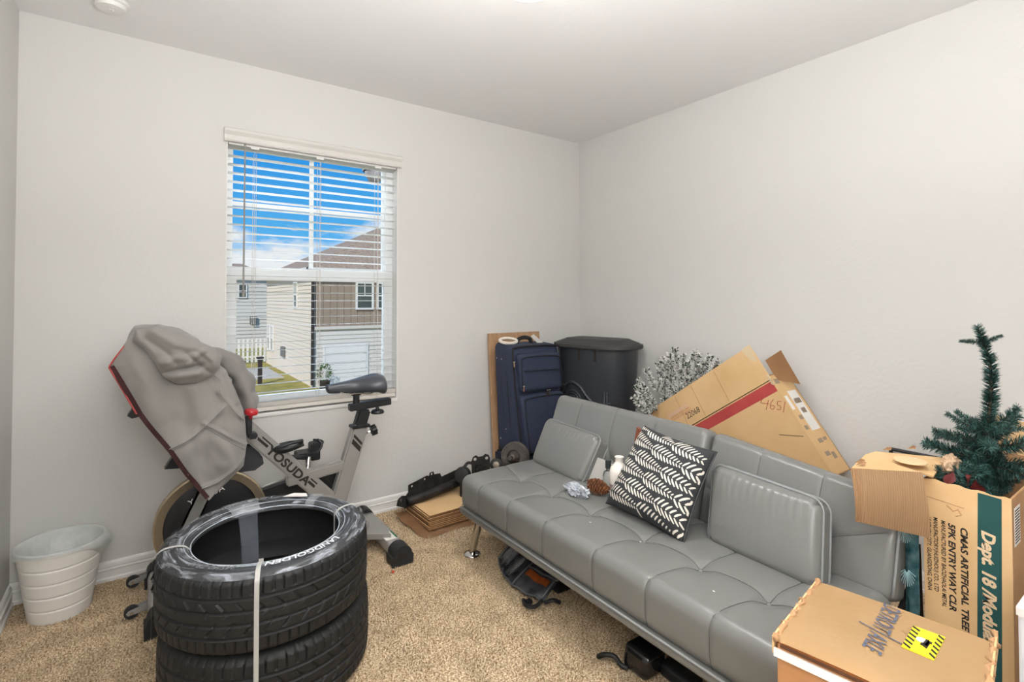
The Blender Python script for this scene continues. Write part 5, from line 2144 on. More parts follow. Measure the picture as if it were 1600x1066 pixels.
add_box(bm, (-0.86, -0.37, 0.06), (-0.45, -0.10, zb_ + 0.02), 0.03)
obj('lower_body', bm, M_navy2, sc)

# big black tote with lid, standing in the corner
M_tote = mat('tote_black', (52, 55, 60), 0.33, var=0.04, coat=0.1)
M_lid = mat('lid_black', (58, 58, 57), 0.6, var=0.05, bump=0.15, bscale=200)
TA = math.radians(-76)                              # long side direction
tu = Vector((math.cos(TA), math.sin(TA), 0))
tn_ = Vector((math.sin(TA), -math.cos(TA), 0))      # towards the room
TC = Vector((-0.245, -0.435, 0))
to = thing('storage_tote', 'tall black plastic tote with lid in the room corner behind the sofa', 'tote', TC)


def superr(a, ra, rb, n=3.6):
    c_, s_ = abs(math.cos(a)), abs(math.sin(a))
    k = (c_ ** n + s_ ** n) ** (-1 / n)
    return ra * k * math.cos(a), rb * k * math.sin(a)


def tote_pt(u, z, off=0.0):
    a = 2 * PI * u
    f = z / 0.935
    ra, rb = 0.225 + 0.046 * f + off, 0.155 + 0.022 * f + off
    n_ = 2.7
    x, y = superr(a, ra, rb, n_)
    if math.sin(a) > 0:
        pass
    return TC + tu * x + tn_ * y + Vector((0, 0, z))


bm = NB()
nz = 60
rows_ = []
for j in range(nz + 1):
    z = 0.0 + 0.935 * j / nz
    row = []
    for i in range(120):
        a = i / 120
        p = tote_pt(a, z)
        row.append(bm.verts.new(p))
    rows_.append(row)
for j in range(nz):
    for i in range(120):
        k = (i + 1) % 120
        bm.faces.new((rows_[j][i], rows_[j][k], rows_[j + 1][k], rows_[j + 1][i]))
bm.faces.new(list(reversed(rows_[0])))
obj('tub', bm, M_tote, to, smooth=True, auto=40)


def tote_front(s, z, off=0.002):
    """s = metres along the long side on the front face"""
    f = z / 0.935
    ra, rb = 0.225 + 0.046 * f, 0.155 + 0.022 * f
    y = rb * max(0, 1 - abs(s / ra) ** 2.7) ** (1 / 2.7)
    return TC + tu * s + tn_ * (y + off) + Vector((0, 0, z))


def tote_line(pts, r, nm):
    bm = NB()
    P = bez([(s, 0, z) for s, z in pts], 10)
    add_tube(bm, [tote_front(p.x, p.z) for p in P], r, seg=8)
    return obj(nm, bm, M_tote, to, smooth=True)


tote_line([(-0.18, 0.600), (-0.15, 0.665), (-0.095, 0.700), (-0.03, 0.680), (0.02, 0.625), (0.07, 0.585), (0.13, 0.575), (0.18, 0.59)], 0.011, 'moulded_rib')
for rr in (0.062, 0.045, 0.026):
    bm = NB()
    add_tube(bm, [tote_front(-0.085 + rr * math.cos(a), 0.585 + rr * math.sin(a)) for a in np.linspace(0, 2 * PI, 40, endpoint=False)], 0.007, seg=8, closed=True)
    obj('moulded_ring', bm, M_tote, to, smooth=True)
for s in (-0.03, 0.085):
    bm = NB()
    add_box(bm, (-0.009, -0.003, 0), (0.009, 0.003, 0.085), 0.002, Matrix.Translation(tote_front(s, 0.845, 0.0)) @ Matrix.Rotation(TA, 4, 'Z'))
    obj('slot', bm, M_ink, to)
for s in (0.14, 0.155):
    bm = NB()
    add_tube(bm, [tote_front(s, 0.42), tote_front(s + 0.005, 0.66)], 0.004, seg=6)
    obj('moulded_rib', bm, M_tote, to, smooth=True)
bm = NB()
rows_ = []
for z, ra, rb in ((0.922, 0.272, 0.176), (0.922, 0.288, 0.190), (0.930, 0.294, 0.194), (0.948, 0.292, 0.192), (0.952, 0.276, 0.180), (0.957, 0.272, 0.176), (0.976, 0.212, 0.125), (0.982, 0.200, 0.115), (0.982, 0.0001, 0.0001)):
    row = []
    for i in range(96):
        x, y = superr(2 * PI * i / 96, ra, rb, 3.2 if ra > 0.25 else 5)
        row.append(bm.verts.new(TC + tu * x + tn_ * y + Vector((0, 0, z))))
    rows_.append(row)
for j in range(len(rows_) - 1):
    for i in range(96):
        k = (i + 1) % 96
        bm.faces.new((rows_[j][i], rows_[j][k], rows_[j + 1][k], rows_[j + 1][i]))
bmesh.ops.remove_doubles(bm, verts=bm.verts, dist=0.0003)
obj('lid', bm, M_lid, to, smooth=True, auto=25)
# ================================================================== ARTIFICIAL TREES
def needle_branch(name, length, nn, nlen, mats, seed, taper=0.5, rad=1.0, bend=0.0, flock=False):
    """returns (stem mesh, needle mesh) for one branch along +x from the origin"""
    rnd = random.Random(seed)
    bm = NB()
    add_tube(bm, [(length * t, 0, bend * t * t) for t in (0, 0.33, 0.66, 1)], [0.0035, 0.003, 0.0022, 0.0012], seg=5)
    me1 = bpy.data.meshes.new(name + '_stem')
    bm.to_mesh(me1); bm.free()
    me1.materials.append(mats[0])
    V, F, MI = [], [], []
    for i in range(nn):
        t = rnd.uniform(0.06, 1.0)
        a = rnd.uniform(0, 2 * PI)
        l = nlen * (1 - taper * t) * rnd.uniform(0.7, 1.15)
        p = Vector((length * t, 0, bend * t * t))
        fw = rnd.uniform(0.25, 0.8)
        d = Vector((fw, math.cos(a), math.sin(a))).normalized()
        d = (d + Vector((0, 0, rnd.uniform(-0.15, 0.15)))).normalized()
        x_, y_, z_ = frame(d, (rnd.uniform(-1, 1), rnd.uniform(-1, 1), rnd.uniform(-1, 1)))
        w_ = (0.0011 if not flock else 0.0022) * rad
        b = len(V)
        q = p + d * l
        mid = p + d * l * 0.55 + x_ * l * 0.04
        V += [p - x_ * w_, p + x_ * w_, mid + x_ * w_ * 1.1, q, mid - x_ * w_ * 1.1]
        F.append((b, b + 1, b + 2, b + 3, b + 4))
        MI.append(rnd.choice([0, 0, 1]) if not flock else (0 if rnd.random() < 0.28 else 1))
        if flock:
            V += [p - y_ * w_, p + y_ * w_, mid + y_ * w_ * 1.1, q, mid - y_ * w_ * 1.1]
            F.append((b + 5, b + 6, b + 7, b + 8, b + 9))
            MI.append(MI[-1])
    me2 = bpy.data.meshes.new(name + '_needles')
    me2.from_pydata(V, [], F)
    me2.materials.append(mats[1]); me2.materials.append(mats[2])
    me2.polygons.foreach_set('material_index', MI)
    me2.update()
    return me1, me2


M_stem = mat('tree_stem', (70, 62, 48), 0.8)
M_nd1 = mat('needle_dark', (40, 74, 66), 0.55, rgb2=(26, 52, 46), vscale=20)
M_nd2 = mat('needle_teal', (84, 122, 116), 0.35, rgb2=(62, 104, 100), vscale=25)
M_fl1 = mat('flock_green', (62, 84, 74), 0.8, rgb2=(40, 62, 58), vscale=25)
M_fl2 = mat('flock_white', (250, 248, 243), 0.9, rgb2=(232, 230, 224), vscale=30)


def place_branch(par, src, o, d, s=1.0, roll=0.0):
    x = Vector(d).normalized()
    up = Vector((0, 0, 1)) if abs(x.z) < 0.95 else Vector((0, 1, 0))
    y = up.cross(x).normalized()
    z = x.cross(y)
    M = Matrix(((x.x, y.x, z.x, 0), (x.y, y.y, z.y, 0), (x.z, y.z, z.z, 0), (0, 0, 0, 1))) @ Matrix.Rotation(roll, 4, 'X') @ Matrix.Scale(s, 4)
    M.translation = Vector(o) - ORG[par.name]
    b = bpy.data.objects.new('branch', src[0])
    COL.objects.link(b)
    b.parent = par
    b.matrix_local = M
    n = bpy.data.objects.new('needles', src[1])
    COL.objects.link(n)
    n.parent = b
    return b


gsrc = [needle_branch('branch', 0.155, 420, 0.042, (M_stem, M_nd1, M_nd2), k, bend=(-0.02, 0.01, -0.03)[k]) for k in range(3)]
gtop = needle_branch('branch', 0.12, 420, 0.034, (M_stem, M_nd1, M_nd2), 9, taper=0.15)
tr = thing('small_christmas_tree', 'small dark green artificial tree with a thin bare top, standing in the tall carton', 'christmas tree', (-0.62, -2.455, 0.02))
TX, TY = -0.62, -2.455
bm = NB()
trunk = bez([(TX, TY, 0.02), (TX, TY, 0.55), (TX + 0.004, TY - 0.006, 0.80), (TX - 0.003, TY - 0.018, 0.98), (TX + 0.002, TY - 0.014, 1.06), (TX - 0.012, TY + 0.0, 1.13)], 8)
add_tube(bm, trunk, [0.008 - 0.006 * i / (len(trunk) - 1) for i in range(len(trunk))], seg=6)
obj('trunk', bm, M_stem, tr, smooth=True)
rnd = random.Random(5)
# needles along the bare upper trunk
ks = [(0.86, 0), (0.92, 1), (0.98, 2), (1.04, 3), (1.09, 4)]
for k_, (z, i) in enumerate(ks):
    p = min(trunk, key=lambda q: abs(q.z - z))
    q = min(trunk, key=lambda q: abs(q.z - z - 0.06))
    dd_ = (q - p) if (q - p).length > 0.01 else Vector((-0.3, 0.2, 1))
    place_branch(tr, gtop, p, dd_, 0.92 - 0.07 * k_, roll=i)
place_branch(tr, gsrc[0], trunk[-1] - Vector((0, 0, 0.02)), (-0.8, 0.9, 0.25), 0.36)
place_branch(tr, gsrc[1], trunk[-1] - Vector((0, 0, 0.02)), (0.5, -0.7, 0.35), 0.36)
lev = [(0.84, 7, 0.80, 0.30), (0.80, 8, 0.95, 0.15), (0.745, 9, 1.0, 0.05), (0.70, 9, 0.95, 0.10), (0.655, 8, 0.95, 0.2), (0.61, 7, 0.9, 0.3)]
for li, (z, n_, s_, up_) in enumerate(lev):
    for i in range(n_):
        a = 2 * PI * (i + 0.37 * li) / n_ + rnd.uniform(-0.25, 0.25)
        s = s_ * rnd.uniform(0.75, 1.05)
        cx_, sy_ = math.cos(a), math.sin(a)
        lim = 1.0
        if z < 0.74:                       # inside the box walls
            if abs(sy_) > 0.5:
                s *= 0.55
        place_branch(tr, gsrc[(i + li) % 3], (TX, TY, z + rnd.uniform(-0.012, 0.012)), (cx_, sy_, up_ + rnd.uniform(-0.1, 0.35)), s, rnd.uniform(0, 6))
# more greenery and red trimmings inside the carton, left of the trunk
for i in range(16):
    x = -0.84 + 0.018 * i
    place_branch(tr, gsrc[i % 3], (x, -2.43 + rnd.uniform(-0.03, 0.03), 0.675), (rnd.uniform(-0.6, 0.3), rnd.uniform(-0.6, 0.6), 1.0), 0.55 + 0.02 * rnd.random() + (0.15 if i > 7 else 0), rnd.uniform(0, 6))
M_redl = mat('red_leaf', (112, 40, 38), 0.6, var=0.15)
for (x, y, z, r, wh_) in ((-0.80, -2.455, 0.715, 0.3, 'middle'), (-0.775, -2.475, 0.71, -0.5, 'rightmost'), (-0.83, -2.42, 0.735, 0.9, 'leftmost')):
    bm = NB()
    add_grid(bm, lambda u, v: Vector((0.030 * (u - 0.5) * math.sin(PI * min(1, v + 0.1)), 0.006 * math.cos(PI * u), 0.05 * v)), 7, 8)
    bmesh.ops.transform(bm, matrix=Matrix.Translation((x, y, z - 0.02)) @ Matrix.Rotation(r, 4, 'Y') @ Matrix.Rotation(r * 2, 4, 'Z'), verts=bm.verts)
    tag(obj('red_leaf', bm, M_redl, smooth=True), wh_ + ' of the three dark red fabric leaves in the tall carton', 'leaf', 'red leaves in the tree carton')
crumple('packing_paper', 'beige crumpled packing paper behind the greenery in the tall carton', (-0.72, -2.40, 0.745), 0.038, 0.02, 0.028, mat('kraft_paper', (202, 170, 140), 0.8, var=0.1), 7.7, 'paper')

# snow-flocked tree lying behind the sofa
fsrc = [needle_branch('branch', 0.11, 300, 0.027, (M_stem, M_fl1, M_fl2), 20 + k, taper=0.2, flock=True, rad=1.7) for k in range(3)]
ft = thing('flocked_tree', 'snow-flocked artificial tree behind the sofa between the tote and the big carton', 'christmas tree', (-0.24, -1.06, 0.01))
bm = NB()
add_tube(bm, [(-0.24, -1.06, 0.01), (-0.23, -1.05, 0.45), (-0.22, -1.04, 0.80)], [0.010, 0.008, 0.003], seg=7)
obj('trunk', bm, M_stem, ft, smooth=True)
rnd = random.Random(17)
tips = [(-0.30, -0.86, 0.83), (-0.30, -0.80, 0.77), (-0.32, -0.84, 0.70), (-0.34, -0.80, 0.66), (-0.20, -1.02, 0.955), (-0.20, -1.08, 0.93), (-0.20, -1.18, 0.94), (-0.20, -1.25, 0.935),
        (-0.20, -1.30, 0.91), (-0.25, -0.94, 0.90), (-0.27, -0.98, 0.85), (-0.22, -1.12, 0.89), (-0.24, -1.06, 0.84), (-0.28, -0.92, 0.79), (-0.32, -0.90, 0.72), (-0.22, -1.20, 0.88), (-0.27, -1.0, 0.78), (-0.20, -0.98, 0.93),
        (-0.35, -0.86, 0.63), (-0.34, -0.94, 0.66), (-0.30, -1.02, 0.70), (-0.26, -1.12, 0.80), (-0.30, -0.78, 0.72), (-0.18, -1.14, 0.95), (-0.20, -1.22, 0.90), (-0.28, -0.88, 0.86)]
for i, (x, y, z) in enumerate(tips):
    y -= 0.03 if y > -0.9 else 0
    tip = Vector((max(x, -0.215) if y < -0.9 else x, y, z))
    root_ = Vector((-0.215, -1.055, z - 0.16 - 0.10 * rnd.random()))
    d = (tip - root_).normalized()
    d = (d + Vector((0, 0, 0.5))).normalized()
    place_branch(ft, fsrc[i % 3], tip - d * 0.12, d, 1.0 + 0.1 * rnd.random(), rnd.uniform(0, 6))
    d2 = (d + Vector((rnd.uniform(-0.15, 0.2), rnd.uniform(-0.6, 0.6), 0))).normalized()
    place_branch(ft, fsrc[(i + 1) % 3], tip - d * 0.12 - d2 * 0.02, d2, 0.8, rnd.uniform(0, 6))
    d3 = (d + Vector((rnd.uniform(-0.15, 0.2), rnd.uniform(-0.9, 0.9), rnd.uniform(-0.3, 0)))).normalized()
    place_branch(ft, fsrc[(i + 2) % 3], tip - d * 0.14, d3, 0.75, rnd.uniform(0, 6))

# ================================================================== BIG TILTED CARTON on the right wall
bc = thing('large_carton', 'large flat cardboard carton standing on one corner behind the sofa, red stripe, 4651 handwritten', 'box', (-0.15, -1.4, 0.0))
BX = -0.25
d1 = Vector((0, 0.820, -0.572)).normalized()       # along the long upper edge, down to the left
d2 = Vector((0, -0.617, -0.787)).normalized()
d2 = (d2 - d1 * d2.dot(d1)).normalized()
B0 = Vector((BX, -1.500, 1.012))
LL, WW_, TT = 0.84, 0.665, 0.17
nx = Vector((-1, 0, 0))
bm = NB()
# front panel in two pieces with an open joint, so the seam is a real edge
add_prism(bm, [(0.0, 0.0), (LL, 0.0), (LL, 0.187), (0.0, 0.187)], B0, d1, d2, nx, -0.005, 0.0)
obj('panel', bm, M_card, bc)
bm = NB()
add_prism(bm, [(0.0, 0.190), (LL, 0.191), (LL, WW_), (0.004, WW_)], B0, d1, d2, nx, -0.011, -0.005)
obj('panel', bm, M_card, bc)
bm = NB()
add_prism(bm, [(0, 0.165), (LL, 0.165), (LL, WW_), (0, WW_)], B0 + Vector((TT, 0, 0)), d1, d2, nx, 0, 0.005)
add_prism(bm, [(0, 0.165), (LL, 0.165), (LL, 0.170), (0, 0.170)], B0, d1, d2, nx, -TT, -0.006)
add_prism(bm, [(0, WW_ - 0.005), (LL, WW_ - 0.005), (LL, WW_), (0, WW_)], B0, d1, d2, nx, -TT, -0.012)
add_prism(bm, [(LL - 0.005, 0.165), (LL, 0.165), (LL, WW_), (LL - 0.005, WW_)], B0, d1, d2, nx, -TT, -0.012)
obj('carton_shell', bm, M_card_d, bc)
bm = NB()                                          # narrow side with labels, facing down-right
add_prism(bm, [(0, 0.165), (0.006, 0.165), (0.006, WW_), (0, WW_)], B0, d1, d2, nx, -TT, -0.004)
obj('side_panel', bm, M_card, bc)
# red stripe along the joint
M_red = mat('red_print', (176, 62, 62), 0.7, rgb2=(190, 76, 72), vscale=9)
bm = NB()
add_prism(bm, [(0.006, 0.196), (LL - 0.02, 0.197), (LL - 0.02, 0.248), (-0.0, 0.247)], B0, d1, d2, nx, -0.005, -0.0042)
obj('red_stripe', bm, M_red, bc)
rd, ru = -d1, -d2                                    # reading direction up to the right
bm = text_bm('22068', 0.044, B0 + d1 * 0.545 + d2 * 0.150, rd, ru, nx, depth=0.0006, sx=0.92)
obj('lettering', bm, M_ink, bc, label='black printed number')
M_rink = mat('red_pen', (166, 60, 50), 0.6)
strokes_ = [[(0.004, 0.060), (0.001, 0.048), (-0.005, 0.032), (0.015, 0.031), (0.036, 0.033)], [(0.034, 0.050), (0.020, 0.000)], [(0.060, 0.058), (0.044, 0.034), (0.042, 0.012), (0.056, 0.008), (0.062, 0.024), (0.046, 0.026)],
            [(0.098, 0.052), (0.080, 0.050), (0.078, 0.032), (0.092, 0.030), (0.090, 0.012), (0.074, 0.010)], [(0.116, 0.056), (0.104, 0.000)]]
bm = NB()
wo = Vector((BX + 0.0043, -1.560, 0.706))
wu, wv = Vector((0, -1, 0.02)).normalized(), Vector((0, 0.05, 1)).normalized()
for sk in strokes_:
    P = bez([wo + wu * a * 0.98 + wv * b * 0.95 for a, b in sk], 5)
    add_tube(bm, P, 0.0014, seg=5)
obj('handwriting', bm, M_rink, bc, label='red handwritten number 4651')
for k, (ss, oo) in enumerate((('HANDLE WITH CARE', 0.105), ('THIS SIDE UP FRAGILE', 0.120))):
    bm = text_bm(ss, 0.015, B0 + d1 * (0.645 - 0.0 * k) + d2 * oo, rd, ru, nx, depth=0.0006)
    obj('lettering', bm, mat('faded_red_ink', (200, 112, 88), 0.7), bc)
bm = NB()
add_prism(bm, [(0.50, 0.075), (0.66, 0.075), (0.66, 0.095), (0.50, 0.095)], B0, d1, d2, nx, 0.0, 0.0006)
obj('pale_label', bm, mat('pale_label', (222, 186, 152), 0.6), bc)
bm = NB()                                          # clear tape over the apex
add_prism(bm, [(-0.004, -0.004), (0.055, -0.004), (0.035, 0.07), (0.012, 0.085)], B0, d1, d2, nx, 0.0, 0.0012)
obj('packing_tape', bm, mat('tan_tape', (222, 200, 164), 0.25, var=0.04), bc)
bm = NB()                                          # pleated torn tape at the joint
for k in range(9):
    q = B0 + d2 * (0.165 + 0.006 * k) + d1 * (0.002 + 0.004 * (k % 2)) + nx * 0.001
    add_box(bm, q - Vector((0.003, 0.006, 0.004)), q + Vector((0.003, 0.006, 0.004)), 0.001)
obj('torn_tape', bm, mat('tan_tape', (222, 200, 164)), bc)
# crease lines pressed in the upper panel
for a in (0.25, 0.42, 0.55):
    bm = NB()
    add_tube(bm, [B0 + d1 * a + d2 * 0.01 + nx * 0.0003, B0 + d1 * (a + 0.01) + d2 * 0.18 + nx * 0.0003], 0.0011, seg=5)
    obj('crease', bm, M_card_d, bc)
bm = NB()
add_tube(bm, [B0 + d1 * 0.12 + d2 * 0.42 + nx * -0.0045, B0 + d1 * 0.02 + d2 * 0.47 + nx * -0.0045], 0.0012, seg=5)
obj('cut_slit', bm, M_ink, bc)
# prints and labels on the narrow side
sdv, sdu = d2, Vector((1, 0, 0))
so_ = B0 - d1 * 0.0006
def side_patch(a0, a1, b0, b1, mm, nm):
    bm = NB()
    add_prism(bm, [(a0, b0), (a1, b0), (a1, b1), (a0, b1)], so_, sdu, sdv, -d1, 0, 0.0006)
    return obj(nm, bm, mm, bc)
side_patch(0.065, 0.145, 0.26, 0.46, M_white, 'white_label')
side_patch(0.015, 0.042, 0.28, 0.35, M_white, 'white_label')
M_gink = mat('grey_ink', (158, 138, 118), 0.8)
for (a0, a1, b0, b1) in ((0.015, 0.055, 0.19, 0.215), (0.075, 0.135, 0.30, 0.325), (0.085, 0.125, 0.35, 0.375), (0.03, 0.06, 0.38, 0.40), (0.02, 0.05, 0.43, 0.45), (0.06, 0.10, 0.50, 0.52), (0.11, 0.14, 0.50, 0.515), (0.05, 0.09, 0.56, 0.58), (0.10, 0.13, 0.57, 0.60)):
    side_patch(a0, a1, b0, b1, M_gink, 'printed_mark')
# raised rear flap, folded up past the apex
bm = NB()
fp = [Vector((-0.205, -1.555, 0.940)), Vector((-0.175, -1.617, 0.994)), Vector((-0.150, -1.697, 0.836)), Vector((-0.200, -1.607, 0.852))]
vf = [bm.verts.new(p) for p in fp]
f = bm.faces.new(vf)
bmesh.ops.solidify(bm, geom=[f], thickness=0.005)
obj('flap', bm, M_card_d, bc)
bm = NB()
add_tube(bm, [(-0.03, -2.02, 0.585), (-0.03, -2.20, 0.585)], 0.008, seg=8)
add_tube(bm, [(-0.03, -2.02, 0.585), (-0.03, -2.02, 0.0)], 0.008, seg=8)
tag(obj('black_rod', bm, M_black), 'thin black metal rod along the wall behind the sofa, right of the big carton', 'rod')

# ================================================================== TREE CARTON at the right
tc_ = thing('tree_carton', 'tall open cardboard carton with dark green band and rotated shipping text, holding the small tree', 'box', (-0.65, -2.46, 0))
cx0, cx1, cy0, cy1, cz1 = -0.885, -0.36, -2.378, -2.562, 0.732
tk = 0.005
bm = NB()                                          # text face, slightly wavy top edge
n_ = 14
poly = [(0, 0.0), (0.184, 0.0)]
top_e = [(0.184 - 0.184 * i / n_, cz1 - 0.004 + 0.006 * i / n_ + 0.0025 * math.sin(i * 1.7)) for i in range(n_ + 1)]
add_prism(bm, poly + top_e, (cx0, cy0, 0), (0, -1, 0), (0, 0, 1), (1, 0, 0), 0, tk)
obj('front_panel', bm, M_card, tc_)
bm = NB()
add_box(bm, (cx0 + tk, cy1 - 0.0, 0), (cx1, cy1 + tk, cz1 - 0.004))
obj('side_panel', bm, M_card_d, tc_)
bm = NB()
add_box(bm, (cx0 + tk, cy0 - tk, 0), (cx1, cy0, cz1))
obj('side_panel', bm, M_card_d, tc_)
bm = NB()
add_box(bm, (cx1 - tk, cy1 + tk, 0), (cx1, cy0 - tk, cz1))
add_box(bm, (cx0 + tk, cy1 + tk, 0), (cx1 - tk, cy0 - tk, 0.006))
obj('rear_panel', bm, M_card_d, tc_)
bm = NB()                                          # rear flap standing up behind the tree
add_prism(bm, [(0, 0), (0.16, 0), (0.155, 0.10), (0.03, 0.12)], (cx1 - 0.002, cy0 - 0.02, cz1 - 0.002), (0, -1, 0), (0.15, 0, 0.99), (1, 0, 0), 0, tk)
obj('flap', bm, M_card, tc_)
# left flap folded out over the sofa back, then hanging down
bm = NB()
ftop = [Vector((-1.062, -2.262, 0.762)), Vector((-0.948, -2.392, 0.764)), Vector((-0.885, -2.402, 0.744)), Vector((-0.66, -2.374, 0.748)), Vector((-0.80, -2.232, 0.758)), Vector((-0.86, -2.225, 0.757))]
f = bm.faces.new([bm.verts.new(p) for p in ftop])
bmesh.ops.triangulate(bm, faces=[f])
bmesh.ops.solidify(bm, geom=bm.faces[:], thickness=0.005)
fl1 = obj('flap', bm, M_card, tc_)
M_corr = bpy.data.materials.new('corrugated_board')
M_corr.use_nodes = True
_t = M_corr.node_tree
_b = _t.nodes['Principled BSDF']
_b.inputs['Roughness'].default_value = 0.85
_c = _t.nodes.new('ShaderNodeTexCoord')
_m = _t.nodes.new('ShaderNodeMapping')
_m.inputs['Rotation'].default_value = (0, 0, math.radians(49))
_w = _t.nodes.new('ShaderNodeTexWave')
_w.inputs['Scale'].default_value = 55
_w.inputs['Distortion'].default_value = 0.0
_r = _t.nodes.new('ShaderNodeValToRGB')
_r.color_ramp.elements[0].color = (*lin((200, 163, 122)), 1)
_r.color_ramp.elements[1].color = (*lin((214, 178, 138)), 1)
_t.links.new(_c.outputs['Object'], _m.inputs[0])
_t.links.new(_m.outputs[0], _w.inputs['Vector'])
_t.links.new(_w.outputs[0], _r.inputs[0])
_t.links.new(_r.outputs[0], _b.inputs['Base Color'])
_bp = _t.nodes.new('ShaderNodeBump')
_bp.inputs['Strength'].default_value = 0.25
_bp.inputs['Distance'].default_value = 0.003
_t.links.new(_w.outputs[0], _bp.inputs['Height'])
_t.links.new(_bp.outputs[0], _b.inputs['Normal'])
bm = NB()
A0, A1 = Vector((-1.066, -2.262, 0.764)), Vector((-0.950, -2.395, 0.766))
Bz0, Bz1 = Vector((-1.052, -2.268, 0.612)), Vector((-0.942, -2.408, 0.588))


def hang(u, v):
    p = A0.lerp(A1, u).lerp(Bz0.lerp(Bz1, u), v)
    return p + Vector((-0.012, -0.010, 0)) * math.sin(PI * v) * 0.8


add_grid(bm, hang, 12, 12)
bmesh.ops.solidify(bm, geom=bm.faces[:], thickness=-0.005)
obj('hanging_flap', bm, M_corr, tc_, smooth=True, auto=40)
bm = NB()
for k in (0.03, 0.075):
    add_tube(bm, [hang(k, v) + Vector((-0.001, -0.001, 0)) for v in np.linspace(0.02, 0.97, 8)], 0.0016, seg=5)
obj('crease', bm, M_card_d, tc_)
for (x, y) in ((-1.03, -2.262), (-1.01, -2.252), (-0.80, -2.25), (-0.72, -2.29)):
    bm = NB()
    v4 = [bm.verts.new(Vector((x, y, 0.766)) + Vector(q)) for q in ((0, 0, 0), (0.03, -0.006, 0.008), (0.045, -0.012, 0.002), (0.02, -0.016, 0.0))]
    bm.faces.new(v4)
    obj('torn_edge', bm, M_cardedge, tc_)
wd = tag(obj('wooden_disc', (lambda b: (add_lathe(b, [(0, 0), (0.040, 0), (0.041, 0.002), (0.040, 0.004), (0, 0.004)], (-0.850, -2.338, 0.7625), (0, 0.0, 1), seg=32), b)[1])(NB()), mat('pale_wood', (228, 196, 152), 0.6, var=0.04)), 'thin pale round wooden disc lying on the carton flap', 'disc')
# green band + lettering
M_green = mat('dark_green_print', (26, 74, 74), 0.6, rgb2=(32, 84, 82), vscale=10)
fo_ = Vector((cx0 - 0.0002, cy0, 0))


def fx(y):            # world y -> panel coordinate
    return cy0 - y


bm = NB()
add_prism(bm, [(fx(-2.486), 0.0), (fx(-2.536), 0.0), (fx(-2.5435), 0.7235), (fx(-2.4965), 0.7270)], fo_, (0, -1, 0), (0, 0, 1), (-1, 0, 0), 0, 0.0004)
obj('green_band', bm, M_green, tc_)
M_cream = mat('cream_print', (222, 194, 156), 0.7)


def vtext(s, y, z0, z1, h, m, shear=0.0, bold=0.0, nm='lettering'):
    """text reading downwards, tops towards -y, fitted from z0 to z1"""
    bm = text_bm(s, 1.0, (0, 0, 0), (1, 0, 0), (0, 1, 0), (0, 0, 1), depth=0, shear=shear, bold=bold)
    xs = [v.co.x for v in bm.verts]
    k = (z0 - z1) / (max(xs) - min(xs))
    x0 = min(xs)
    for v in bm.verts:
        a, b = (v.co.x - x0) * k, v.co.y * h / 0.7
        v.co = Vector((cx0 - 0.0008, y - b, z0 - a))
    return obj(nm, bm, m, tc_)


vtext('HUIZHOU CITY, GUANGDONG, CHINA', -2.386, 0.628, 0.420, 0.0095, M_ink, 0.15, 0.02)
vtext('MANUFACTORY(HUIZHOU) CO., LTD', -2.401, 0.630, 0.424, 0.0095, M_ink, 0.15, 0.02)
vtext('MANUFACTURED BY BAOZHAOLAI METAL', -2.418, 0.627, 0.389, 0.0095, M_ink, 0.15, 0.02)
vtext('5PK ENTRY WAY CLR', -2.434, 0.625, 0.386, 0.0145, M_ink, 0.15, 0.035)
vtext('CMAS ARTIFICIAL TREE', -2.460, 0.622, 0.345, 0.0145, M_ink, 0.15, 0.035)
vtext('Dept. 18 /Modular', -2.504, 0.630, 0.328, 0.026, M_cream, 0.2, 0.04)
bm = NB()
add_box(bm, (-0.86, cy1 - 0.0006, 0.60), (-0.80, cy1, 0.70))
obj('white_label', bm, M_white, tc_)
bm = NB()
for k in range(12):
    add_box(bm, (-0.855, cy1 - 0.0010, 0.607 + k * 0.0075), (-0.805, cy1 - 0.0005, 0.610 + k * 0.0075))
obj('printed_mark', bm, M_ink, tc_)
bm = NB()                                          # crumpled dent below the top
P = [(fx(-2.43), 0.672), (fx(-2.445), 0.660), (fx(-2.455), 0.668), (fx(-2.462), 0.655), (fx(-2.45), 0.648)]
add_tube(bm, [Vector((cx0 - 0.0005, cy0 - a, z)) for a, z in P], 0.0014, seg=5)
add_tube(bm, [Vector((cx0 - 0.0004, cy0 - a, 0.684 - 0.1 * a)) for a in np.linspace(0.0, 0.09, 8)], 0.0009, seg=5)
obj('crease', bm, M_card_d, tc_)

# teal film bag squeezed between sofa and carton
M_bag = mat('teal_film', (40, 92, 100), 0.25, rgb2=(96, 136, 142), vscale=35, coat=0.4, bump=0.5, bscale=60)
bm = NB()
add_grid(bm, lambda u, v: Vector((-0.915 - 0.012 * math.sin(PI * u) + 0.006 * noise.noise(Vector((u * 3, v * 9, 0))), -2.342 - 0.033 * u, 0.02 + 0.60 * v)), 16, 40)
bmesh.ops.solidify(bm, geom=bm.faces[:], thickness=0.003)
tb = thing('plastic_bag', 'dark teal printed plastic bag between the sofa end and the tall carton', 'bag', (-0.80, -2.37, 0.02))
obj('film', bm, M_bag, tb, smooth=True)
bm = NB()
rnd = random.Random(4)
for k in range(3):
    o_ = Vector((-0.936, -2.348 - 0.004 * k, 0.60 - 0.12 * k))
    for i in range(11):
        a = -0.3 - i * 0.24
        add_tube(bm, [o_ + Vector((0, -0.004 * math.cos(a), 0.01 * math.sin(a))), o_ + Vector((0, -0.022 * math.cos(a), 0.05 * math.sin(a)))], 0.0009, seg=4)
obj('printed_fronds', bm, mat('pale_teal', (150, 186, 190), 0.4), tb)

